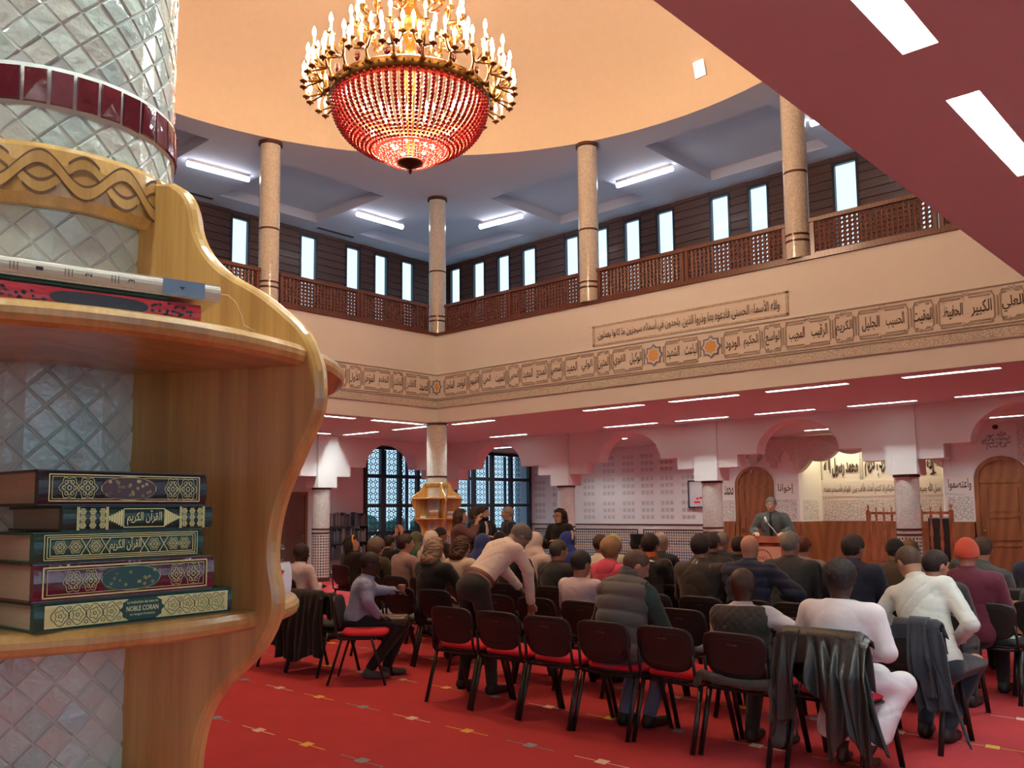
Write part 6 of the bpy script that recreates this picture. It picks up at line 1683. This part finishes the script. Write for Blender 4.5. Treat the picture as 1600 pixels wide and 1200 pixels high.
C('b', 8.0, 8.1, 'chair under the royal blue head scarf')
person('long dark-haired woman in a black coat looking to the right', 7.30, 6.74, 0, 1.29, hair=('long', (.028, .015, .012)), skin=LIGHT, top=('coat', BLK), head=(-55, 6, 0), vox=.015, face=True)
person('person in black with a dark hat below the standing grey-haired man', 9.2, 8.74, 0, 1.25, hair=('cap', (.015, .015, .018)), skin=TAN, top=('coat', BLK))
C('b', 8.95, 8.7, 'chair under the person with the dark hat')
person('person in a white head scarf and shawl', 8.25, 7.26, 0, 1.28, hair=('hijab', (.74, .62, .62)), skin=LIGHT, top=('coat', (.70, .60, .58)), wide=.95)
C('b', 8.0, 7.22, 'chair under the white head scarf')
person('grey-haired man in a dark suit near the blue head scarf', 7.30, 6.09, 0, 1.24, hair=('grey', (.075, .065, .055)), skin=TAN, top=('jacket', (.03, .032, .035)), head=(-20, 6, 0), vox=.015, wide=1.1)
person('woman in a bright blue head scarf with a cream edge', 9.2, 7.50, 0, 1.26, hair=('hijab', (.03, .055, .30)), skin=LIGHT, top=('coat', (.03, .05, .25)), extras=(('band', (.75, .62, .45)),), head=(-40, 5, 0))
C('b', 8.95, 7.46, 'chair under the bright blue head scarf')
person('curly blonde person in a pink hooded top', 7.30, 5.40, 0, 1.27, hair=('curly', (.38, .24, .12)), skin=LIGHT, top=('sweater', (.75, .10, .17)), vox=.015, extras=(('hood', (.78, .10, .18)),))
person('brown-haired person in a white top left of the blonde curls', 8.25, 6.24, 0, 1.27, hair=('short', (.07, .035, .02)), skin=TAN, top=('sweater', (.72, .68, .62)))
C('b', 8.0, 6.2, 'chair under the brown-haired person in a white top')
person('person in a lime green knitted hat', 9.2, 6.74, 0, 1.22, hair=('beanie', (.62, .72, .25)), skin=LIGHT, top=('coat', (.5, .5, .45)))
C('b', 8.95, 6.72, 'chair under the lime green hat')
person('man in black wearing a tall brimless black hat', 10.12, 7.0, 0, 1.185, hair=('priest', (.012, .012, .014)), skin=TAN, top=('coat', BLK), head=(-38, 2, 0), extras=(('beard', 1),))
C('b', 9.87, 6.96, 'chair under the man with the tall black hat')
person('man in a black leather jacket with an orange collar', 7.98, 5.38, 0, 1.29, hair=('thick', (.03, .017, .012)), skin=TAN, top=('jacket', (.022, .024, .022), 'leather'), vox=.015, wide=1.1, extras=(('scarf', (.72, .13, .04)),))
person('white-haired man in a dark suit beside the orange collar', 9.2, 6.04, 0, 1.27, hair=('grey', (.50, .47, .42)), skin=LIGHT, top=('jacket', (.03, .035, .05)), head=(-25, 4, 0))
C('b', 8.95, 5.96, 'chair under the white-haired man')
person('dark curly-haired man in a dark brown jacket', 7.30, 4.36, 0, 1.32, hair=('thick', (.025, .018, .015)), skin=TAN, top=('jacket', (.05, .042, .034), 'leather'), vox=.015, wide=1.16)
person('person with dark hair just behind the brown jacket', 8.25, 4.79, 0, 1.31, hair=('short', (.035, .025, .02)), skin=TAN, top=('coat', (.035, .03, .03)))
C('b', 8.0, 4.75, 'chair under the dark-haired person behind the brown jacket')
person('grey-haired man in a navy suit left of the bald man', 9.95, 5.62, 0, 1.26, hair=('grey', (.34, .32, .29)), skin=LIGHT, top=('jacket', (.035, .042, .065)))
C('b', 9.70, 5.58, 'chair under the grey-haired man in navy')
person('bald man in a navy quilted jacket with one elbow out', 7.30, 3.86, 0, 1.32, hair=('none', BLK), skin=(.62, .36, .22), top=('puffer', (.022, .028, .060)), vox=.014, wide=1.14, elbows={-1: (.06, -.44, .83)}, wrists={-1: (.30, -.22, .80)})
person('dark-haired person half hidden left of the bald head', 9.2, 4.98, 0, 1.24, hair=('short', (.03, .022, .02)), skin=TAN, top=('coat', BLK))
C('b', 8.95, 4.94, 'chair hidden behind the bald man')
person('grey-haired man in a dark grey suit in front of the lectern poster', 7.88, 3.74, 0, 1.34, hair=('grey', (.30, .30, .26)), skin=LIGHT, top=('jacket', (.055, .062, .060)), vox=.0145, wide=1.2, head=(-12, 2, 0))
person('auburn-haired person in light grey beside the grey-haired man', 9.2, 4.22, 0, 1.25, hair=('short', (.14, .045, .02)), skin=LIGHT, top=('jacket', (.32, .30, .28)), wide=1.1)
C('b', 8.95, 4.2, 'chair under the auburn-haired person')
person('dark-haired man in a navy hooded jacket', 7.88, 3.16, 0, 1.31, hair=('thick', (.04, .03, .022)), skin=TAN, top=('coat', (.022, .028, .055)), vox=.0145, wide=1.1, head=(-18, 10, 0), extras=(('hood', (.03, .035, .075)),))
person('man in an olive brown coat with a dark cap', 9.2, 3.24, 0, 1.23, hair=('cap', (.02, .02, .024)), skin=TAN, top=('coat', (.10, .075, .05)))
C('b', 8.95, 3.22, 'chair under the olive brown coat')
person('light brown-haired person above the leaning man', 10.14, 3.42, 0, 1.18, hair=('curly', (.20, .13, .07)), skin=LIGHT, top=('coat', (.5, .45, .4)))
C('b', 9.9, 3.4, 'chair under the light brown-haired person')
person('balding dark-haired man facing right behind the leaning man', 7.32, 2.30, 0, 1.22, hair=('short', (.025, .018, .016)), skin=LIGHT, top=('jacket', (.025, .028, .035)), head=(-35, 12, 0), vox=.0145)
person('person in an orange red knitted hat and maroon jacket', 8.06, 2.25, 0, 1.27, hair=('beanie', (.80, .13, .07)), skin=LIGHT, top=('coat', (.115, .018, .04)), vox=.0145, wide=1.12, lean=3)
person('brown-haired man in a grey sweater leaning left', 9.2, 2.56, 8, 1.27, hair=('short', (.10, .06, .04)), skin=LIGHT, top=('sweater', (.085, .095, .095)), side=-14, wide=1.15)
C('b', 8.95, 2.68, 'chair under the grey sweater')
person('person in a dark green sweater bent forward at the right border', 8.6, 1.80, 0, 1.02, hair=('short', (.02, .015, .012)), skin=TAN, top=('sweater', (.022, .035, .03)), lean=42, head=(-20, 40, 0))
C('b', 8.36, 1.78, 'chair under the dark green sweater')
person('person in navy cut off by the right border', 9.75, 2.06, 0, 1.26, hair=('short', (.02, .02, .03)), skin=TAN, top=('coat', (.02, .028, .06)))
C('b', 9.5, 2.04, 'chair under the person in navy at the right border')
# ---- standing people
person('speaker in a grey jacket and black shirt standing at the lectern', 13.52, 6.62, 190, 1.73, pose='stand', skin=(.50, .25, .19), hair=('grey', (.17, .16, .15)), top=('jacket', (.075, .083, .08)), lean=12, head=(6, 16, 0), arms='front', face=True, vox=.0145, extras=(('tee', (.008, .008, .009)),), group='people standing in the hall', wide=1.12, elbows={1: (.12, .30, 1.22), -1: (.12, -.30, 1.22)}, wrists={1: (.28, .22, 1.18), -1: (.28, -.22, 1.18)})
PH = person('person in a patterned mauve coat taking a photograph', 9.75, 10.10, -42, 1.58, pose='stand', skin=LIGHT, hair=('long', (.07, .035, .025)), top=('coat', (.17, .085, .085)), legs=(.05, .04, .05), lean=4, head=(0, 2, 0), vox=.015, group='people standing in the hall',
       elbows={1: (.20, .20, 1.18), -1: (.20, -.20, 1.18)}, wrists={1: (.30, .07, 1.40), -1: (.30, -.07, 1.40)}, handd={1: (.3, -.2, .9), -1: (.3, .2, .9)})
person('curly-haired person behind the photographer', 11.0, 11.05, -60, 1.60, pose='stand', skin=LIGHT, hair=('curly', (.06, .045, .035)), top=('coat', BLK), arms='down', group='people standing in the hall', face=True)
person('bearded man in a black jacket and white tee shirt before the lattice window', 10.62, 10.45, -95, 1.63, pose='stand', skin=LIGHT, hair=('thick', (.018, .013, .011)), top=('jacket', (.012, .012, .014)), legs=(.02, .03, .07), arms='front', face=True, vox=.0145, extras=(('beard', 1), ('tee', (.72, .68, .66))), head=(18, 2, 0), group='people standing in the hall')
person('grey-haired man in a navy jacket standing in profile', 11.10, 10.20, 150, 1.62, pose='stand', skin=LIGHT, hair=('grey', (.28, .26, .21)), top=('jacket', (.022, .026, .045)), arms='down', face=True, head=(-8, 4, 0), group='people standing in the hall')
person('woman in black with long curly brown hair and glasses', 10.92, 8.94, 178, 1.51, pose='stand', skin=LIGHT, hair=('long', (.035, .018, .012), 1), top=('coat', BLK), arms='front', face=True, head=(0, 3, 0), extras=(('glasses',),), group='people standing in the hall')
# ================================================================== small things held or lying about
def world(pd, p):
    e = pd['e']; return e.matrix_basis @ Vector(p)
bpy.context.view_layer.update()
w_ = world(B_, B_['Wr'][1] + v3(.085, -.01, .01))
m = MB(); m.lathe([(0, -.045), (.026, -.045), (.036, .045), (.039, .047), (.035, .047), (.025, -.04)], (0, 0, 0), 20)
cp_ = empty('paper_cup', w_); tag(cp_, 'small beige paper cup held by the man in the light blue shirt', 'cup'); m.obj('cup_wall', mat('beige_paper', (.62, .50, .30), .6), cp_)
m = MB(); m.lathe([(.034, .02), (0, .02)], (0, 0, 0), 16); m.obj('coffee', mat('coffee', (.10, .04, .02), .2), cp_)
bt = empty('small_bottle', tuple(world(B_, v3(.52, .30, .0)).xy) + (.488,)); tag(bt, 'small white bottle with a pink cap on the grey chair seat', 'bottle')
bt.location = (6.28, 7.86, .488)
m = MB(); m.lathe([(0, 0), (.028, 0), (.03, .01), (.03, .07), (.012, .09), (.012, .10)], (0, 0, 0), 18); m.obj('bottle_body', mat('white_bottle', (.75, .75, .75), .3), bt)
m = MB(); m.lathe([(.014, .10), (.014, .13), (0, .132)], (0, 0, 0), 16); m.obj('bottle_cap', mat('pink_cap', (.85, .10, .14), .4), bt)
cw = world(PH, v3(.36, 0, 1.44)); cm_ = empty('camera_body', cw, math.radians(-42)); tag(cm_, 'black camera held up by the person in the mauve coat', 'camera')
m = MB(); m.rbox(-.03, .03, -.07, .07, -.045, .045, .01); m.box(-.02, .02, -.025, .025, .045, .065); m.obj('camera_case', mat('black_camera', (.015, .015, .016), .4), cm_)
m = MB(); m.tube([(.03, 0, 0), (.10, 0, 0)], .034, 16); m.obj('lens', mat('black_lens', (.01, .01, .012), .15), cm_)
# ---- lectern
le = empty('lectern', (13.02, 6.42, 0)); tag(le, 'pinkish wooden lectern with a poster, in front of the standing speaker', 'lectern')
LW = wood('lectern_wood', (.30, .10, .055), (.46, .17, .10), scale=(4, 4, .6), rough=.4)
m = MB(); m.rbox(-.22, .22, -.31, .31, .04, 1.04, .02); m.obj('lectern_body', LW, le)
m = MB(); m.rbox(-.26, .26, -.36, .36, 0, .05, .02); m.obj('plinth', LW, le)
m = MB(); m.rbox(-.25, .30, -.36, .36, 1.04, 1.10, .02); m.box(-.28, -.24, -.36, .36, 1.04, 1.14); m.obj('lectern_top', LW, le)
m = MB(); m.box(-.228, -.222, -.25, .25, .42, .98); po = m.obj('poster', mat('pale_poster', (.75, .55, .48), .5), le)
FP = lambda a, b, h=0: (-.2285 - h, -a, b)
m = MB(); ringp(m, -.06, .78, .155, .155, .014, 40, fn=FP); ringp(m, .13, .68, .10, .10, .012, 32, fn=FP)
put_text(m, 'ONLY', -.06, .80, .16, .055, FP, arabic=False, bold=.01); put_text(m, 'TIME', -.06, .72, .14, .045, FP, arabic=False, bold=.01)
m.obj('poster_print', mat('poster_ink', (.20, .07, .05), .6), po)
m = MB(); m.poly([FP(.08, .65, .001), FP(.18, .65, .001), FP(.19, .70, .001), FP(.16, .69, .001), FP(.13, .73, .001), FP(.10, .69, .001), FP(.07, .70, .001)]); m.obj('crown_emblem', mat('rust_ink', (.45, .08, .02), .6), po)
mc = empty('microphone', (13.12, 6.50, 1.10)); tag(mc, 'white tipped gooseneck microphone rising from the lectern', 'microphone')
m = MB(); m.tube([(0, -.14, 0), (.02, -.12, .03), (.05, -.04, .12), (.06, .04, .20), (.06, .09, .26)], .006, 6); m.obj('gooseneck', mat('steel', (.6, .6, .6), .25, 1.), mc)
m = MB(); m.tube([(.06, .085, .25), (.06, .105, .30), (.06, .115, .335)], [.016, .02, .012], 10); m.obj('capsule', mat('white_foam', (.8, .8, .8), .8), mc)
# ---- balustrades of the pulpit platform
def baluster(m, x, y, z0, z1):
    h = z1 - z0; m.lathe([(.018, 0), (.030, h * .04), (.022, h * .08), (.016, h * .18), (.026, h * .30), (.034, h * .38), (.020, h * .48), (.034, h * .58), (.026, h * .68), (.016, h * .82), (.022, h * .92), (.030, h * .96), (.018, h)], (x, y, z0), 12)
BAL = wood('turned_pine', (.36, .13, .045), (.52, .22, .09), scale=(8, 8, 2), rough=.4)
def balustrade(lab, X, ya, yb, n):
    e = empty('balustrade', (X, (ya + yb) / 2, 0)); tag(e, lab, 'balustrade', 'turned wooden balustrades before the prayer niche')
    hw = abs(yb - ya) / 2
    m = MB(); m.rbox(-.05, .05, -hw - .06, hw + .06, 0, .45, .02); m.obj('panel_base', MAHOG, e)
    m = MB(); m.box(-.03, .03, -hw, hw, 1.42, 1.47); m.obj('handrail', BAL, e); m = MB(); m.box(-.03, .03, -hw, hw, .45, .50); m.obj('bottom_rail', BAL, e)
    for y in (-hw, hw):
        m = MB(); m.box(-.035, .035, y - .035, y + .035, .45, 1.50); m.lathe([(.03, 1.50), (.012, 1.53), (.03, 1.56), (.03, 1.58), (0, 1.63)], (0, y, 0), 12); m.obj('newel_post', BAL, e)
    for k in range(1, n):
        m = MB(); y = -hw + 2 * hw * k / n; baluster(m, 0, y, .50, 1.42); m.lathe([(.02, 1.47), (.010, 1.50), (.022, 1.53), (0, 1.58)], (0, y, 0), 10); m.obj('baluster', BAL, e)
balustrade('turned wooden balustrade left of the round pillar before the niche', 18.3, 6.90, 6.28, 4)
balustrade('turned wooden balustrade right of the round pillar before the niche', 18.3, 5.88, 5.32, 3)
m = MB(); m.box(-.05, .05, -.25, .25, .4, 1.25); o = m.obj('high_back_chair', mat('dark_leather', (.015, .013, .013), .5), None, (18.75, 5.66, 0)); 
m.box(-.05, .45, -.25, .25, .38, .48)
bpy.data.objects.remove(o); hb = empty('high_back_chair', (18.75, 5.66, 0)); tag(hb, 'dark high-backed chair behind the right balustrade', 'chair')
DL = mat('dark_leather', (.015, .013, .013), .5)
m = MB(); m.rbox(-.06, .04, -.22, .22, .46, 1.36, .03); m.obj('tall_back', DL, hb)
m = MB(); m.rbox(.04, .5, -.24, .24, .40, .50, .04); m.obj('seat', DL, hb)
for sx_ in (-.03, .44):
    for sy_ in (-.19, .19): m = MB(); m.box(sx_ - .02, sx_ + .02, sy_ - .02, sy_ + .02, 0, .42); m.obj('leg', DL, hb)
# ---- framed notice on the plain wall
pf = empty('picture_frame', (20.44, 12.08, 1.95)); tag(pf, 'thin black framed notice on the white wall left of the lectern pillar', 'picture')
m = MB()
for r in (rect(-.33, .33, -.36, -.33), rect(-.33, .33, .33, .36), rect(-.33, -.30, -.36, .36), rect(.30, .33, -.36, .36)): slab(m, r, lambda a, b, h=0: (-h, a, b), -.03, .02)
m.obj('frame', BLACK, pf); m = MB(); m.quad((0, -.3, -.33), (0, .3, -.33), (0, .3, .33), (0, -.3, .33)); m.obj('sheet', mat('white_sheet', (.70, .74, .74), .3), pf)
m = MB()
for y0, y1, z0, z1 in ((-.02, .16, -.24, -.19), (.02, .10, -.15, -.10), (-.1, .0, -.13, -.08)): m.quad((-.003, y0, z0), (-.003, y1, z0), (-.003, y1, z1), (-.003, y0, z1))
m.obj('red_stamp', mat('red_print', (.75, .03, .03), .4), pf)
# ---- bookcase with its books against the left wall
bc = empty('bookcase', (13.33, 17.78, 0)); tag(bc, 'dark open bookcase between the square pier and the lattice window', 'bookcase')
DK = mat('dark_shelving', (.035, .03, .032), .5)
for z in (.08, .45, .84, 1.23): m = MB(); m.box(-.56, .56, -.16, .16, z - .02, z); m.obj('shelf', DK, bc)
for x in (-.57, .55): m = MB(); m.box(x, x + .02, -.16, .16, 0, 1.23); m.obj('side_panel', DK, bc)
FBK = [mat('dim_cover_%d' % i, c, .5) for i, c in enumerate(((.03, .03, .035), (.12, .10, .09), (.05, .07, .10), (.20, .18, .17), (.07, .03, .03)))]
bb = MB(); bb.box(0, 1, 0, 1, 0, 1); protos = []
for mm in FBK:
    me = bpy.data.meshes.new('book_block'); me.from_pydata(bb.v, [], bb.f); me.materials.append(mm); protos.append(me)
shn = {.45: 'second', .84: 'third', 1.23: 'top'}
for z in (.45, .84, 1.23):
    x = -.52; k = 0
    while x < .50:
        t = RNG.uniform(.028, .055); hgt = RNG.uniform(.22, .33)
        if z == 1.23 and .05 < x < .16: x += .1
        o = link('book', protos[int(RNG.integers(0, 5))], None, (13.33 + x, 17.66, z + .001)); o.scale = (t, RNG.uniform(.15, .2), hgt)
        tag(o, 'dim upright book on the %s shelf of the dark bookcase' % shn[z], 'book', 'upright books on the %s shelf of the dark bookcase' % shn[z]); x += t + .004; k += 1
# ---- pierced wooden stand at the right border, with a black case and a paper
st = empty('pierced_stand', (8.95, 1.80, 0)); tag(st, 'orange wooden stand pierced with dark round holes at the right border', 'stand')
OW = wood('orange_wood', (.52, .22, .06), (.70, .34, .11), scale=(4, 4, 4), rough=.45)
m = MB(); m.box(-.16, .16, -.46, .46, .71, .74); m.box(-.15, -.13, -.44, .44, .46, .71); m.box(.13, .15, -.44, .44, .46, .71); m.obj('stand_top', OW, st)
for sx_ in (-.14, .12):
    for sy_ in (-.44, .42): m = MB(); m.box(sx_, sx_ + .02, sy_, sy_ + .02, 0, .46); m.obj('leg', OW, st)
m = MB()
for i in range(9):
    for j in range(3):
        y = -.40 + .10 * i; z = .50 + .085 * j + (.0425 if i % 2 else 0)
        if z > .69: continue
        m.poly([(-.151, y + .026 * math.cos(2 * PI * k / 16), z + .026 * math.sin(2 * PI * k / 16)) for k in range(16)])
m.obj('round_holes', mat('dark_hole', (.02, .012, .01), .9), st)
ks = empty('black_case', (8.95, 2.04, .74)); tag(ks, 'black case standing on the pierced wooden stand', 'case'); m = MB(); m.rbox(-.1, .1, -.16, .16, 0, .10, .015); m.obj('case_body', PLA, ks); m = MB(); m.tube([(0, -.05, .10), (0, -.045, .12), (0, .045, .12), (0, .05, .10)], .006, 6); m.obj('carry_handle', STEEL, ks)
pp = MB(); pp.box(-.10, .10, -.07, .07, 0, .003); o = pp.obj('paper', mat('mint_paper', (.45, .78, .68), .6), None, (8.30, 2.02, .4885)); tag(o, 'pale green sheet of paper on the large looking empty chair seat', 'paper')
# ================================================================== coats over the chair backs
def drape(lab, cx, cy, az, W_, drop, front, m, seed, off=0., flare=.25, tilt=0., amp=.035, nf=5, z0=.812, hem=.06, drift=0., backx=0., e=None, name='coat_body'):
    rg = np.random.default_rng(seed); ph = rg.uniform(0, 6, 8); NU, NV = 46, 40
    vs = []; tot = front + .06 + drop
    for j in range(NV + 1):
        s = -front + (front + drop + .06) * j / NV
        for i in range(NU + 1):
            u = -1 + 2 * i / NU; hemk = max(.12, 1 + hem * math.sin(2.3 * u + ph[0]) + .5 * hem * math.sin(5.1 * u + ph[1]) + tilt * u)
            if s < 0: x, z, d = .095 + .01 * math.sin(3 * u), z0 - .02 + s * hemk, -s
            elif s < .06: a = s / .06 * PI; x, z, d = .055 + .040 * math.cos(a), z0 - .02 + .030 * math.sin(a), 0
            else: d = (s - .06) * hemk; x, z = .015 - .05 * d - backx * min(1, d / .2), z0 - .02 - d
            k = min(1, d / .25); fold = abs(math.sin(nf * .5 * PI * u + ph[2] + .6 * math.sin(3 * d + ph[3]))) + .35 * math.sin(11 * u + ph[4] + 5 * d)
            x += (-1 if s > .03 else 1) * amp * k * fold - (.018 if s > .06 else 0)
            y = off + drift * d + u * W_ / 2 * (1 + flare * d) + .014 * k * math.sin(9 * d + ph[5] + 4 * u)
            over = abs(y) - .235
            if over > 0 and s < .08: z -= over * .5
            if over > 0: z -= over * over * 1.2
            vs.append((x, y, z))
    fs = [(j * (NU + 1) + i, j * (NU + 1) + i + 1, (j + 1) * (NU + 1) + i + 1, (j + 1) * (NU + 1) + i) for j in range(NV) for i in range(NU)]
    if e is None: e = empty('coat', (cx, cy, 0), math.radians(az)); tag(e, lab, 'coat', 'coats hung over chair backs')
    me = bpy.data.meshes.new('coat_body'); me.from_pydata(vs, [], fs); me.materials.append(m); me.polygons.foreach_set('use_smooth', [True] * len(fs)); me.update()
    o = link(name, me, e); md = o.modifiers.new('thickness', 'SOLIDIFY'); md.thickness = .012
    return e
BW = cloth((.010, .011, .011), .95, 'wool', bump=.5, bs=200); LE = mat('black_leather_coat', (.016, .018, .018), .38, bump=.35, bs=40, var=.3, coat=.1); NJ = cloth((.022, .026, .038), .7, 'navyjacket', bump=.3, bs=60); GJ = cloth((.055, .062, .058), .8, 'greyjacket', bump=.4, bs=60)
drape('black woollen coat over the chair between the bookshelf and the blue shirt', 5.06, 7.44, 4, .62, .62, .22, BW, 3, flare=.15, nf=7, amp=.04)
drape('black coat partly hidden by the pine bookshelf', 5.06, 7.97, 2, .60, .52, .2, BW, 8, flare=.45, nf=7, off=.05, amp=.04)
def sleeve(par, name, pts, rs, m, sq=.6):
    f = union([(cap(pts[i], pts[i + 1], rs[i], rs[i + 1]), .03) for i in range(len(pts) - 1)], .04)
    P_ = np.array(pts); return sdf_obj(name, [(lambda p: f(p * v3(1, 1, 1)) + folds(p, .008, 1.6), P_.min(0) - .16, P_.max(0) + .16, .013)], m, par)
e = drape('black leather coat over the chair of the person in the white robe', 5.16, 2.28, -3, .54, .20, .22, LE, 5, flare=.3, tilt=-.25, nf=3, amp=.03, hem=.15, z0=.845)
drape('', 0, 0, 0, .30, .46, .05, LE, 12, flare=.9, tilt=-.25, nf=4, amp=.045, off=-.08, drift=-.28, hem=.10, z0=.85, backx=.035, e=e, name='coat_skirt')
drape('', 0, 0, 0, .15, .56, .02, LE, 14, flare=.25, nf=2, amp=.03, off=.20, drift=.02, hem=.12, z0=.845, backx=.02, e=e, name='sleeve')
drape('', 0, 0, 0, .20, .62, .02, LE, 21, flare=.5, nf=2, amp=.035, off=-.20, drift=-.06, hem=.12, z0=.84, backx=.075, e=e, name='hanging_front')
e = drape('navy jacket hanging down the right side of the chair beside the white robe', 6.10, 2.15, -4, .30, .10, .16, NJ, 9, flare=.5, off=-.12, amp=.02, nf=3, z0=.835)
drape('', 0, 0, 0, .20, .56, .06, NJ, 17, flare=.75, tilt=-.10, nf=3, amp=.035, off=-.17, drift=-.20, hem=.10, z0=.84, backx=.02, e=e, name='jacket_skirt')
drape('', 0, 0, 0, .12, .42, .08, NJ, 23, flare=.8, nf=2, amp=.03, off=-.13, drift=-.12, hem=.15, z0=.85, backx=.05, e=e, name='sleeve')
e = empty('coat', (5.12, 2.84, 0), math.radians(-2)); tag(e, 'grey jacket tucked on the seat of the man in the quilted vest, one sleeve hanging', 'coat', 'coats hung over chair backs')
sleeve(e, 'sleeve', [(.10, -.28, .62), (.06, -.29, .46), (.05, -.285, .30), (.06, -.28, .17)], [.05, .052, .05, .045], GJ)
sleeve(e, 'jacket_bundle', [(.06, .25, .50), (.04, .12, .485), (.035, -.08, .475), (.06, -.25, .49)], [.035, .028, .026, .04], GJ)
sleeve(e, 'jacket_corner', [(.05, .25, .50), (.02, .27, .44)], [.030, .022], GJ)
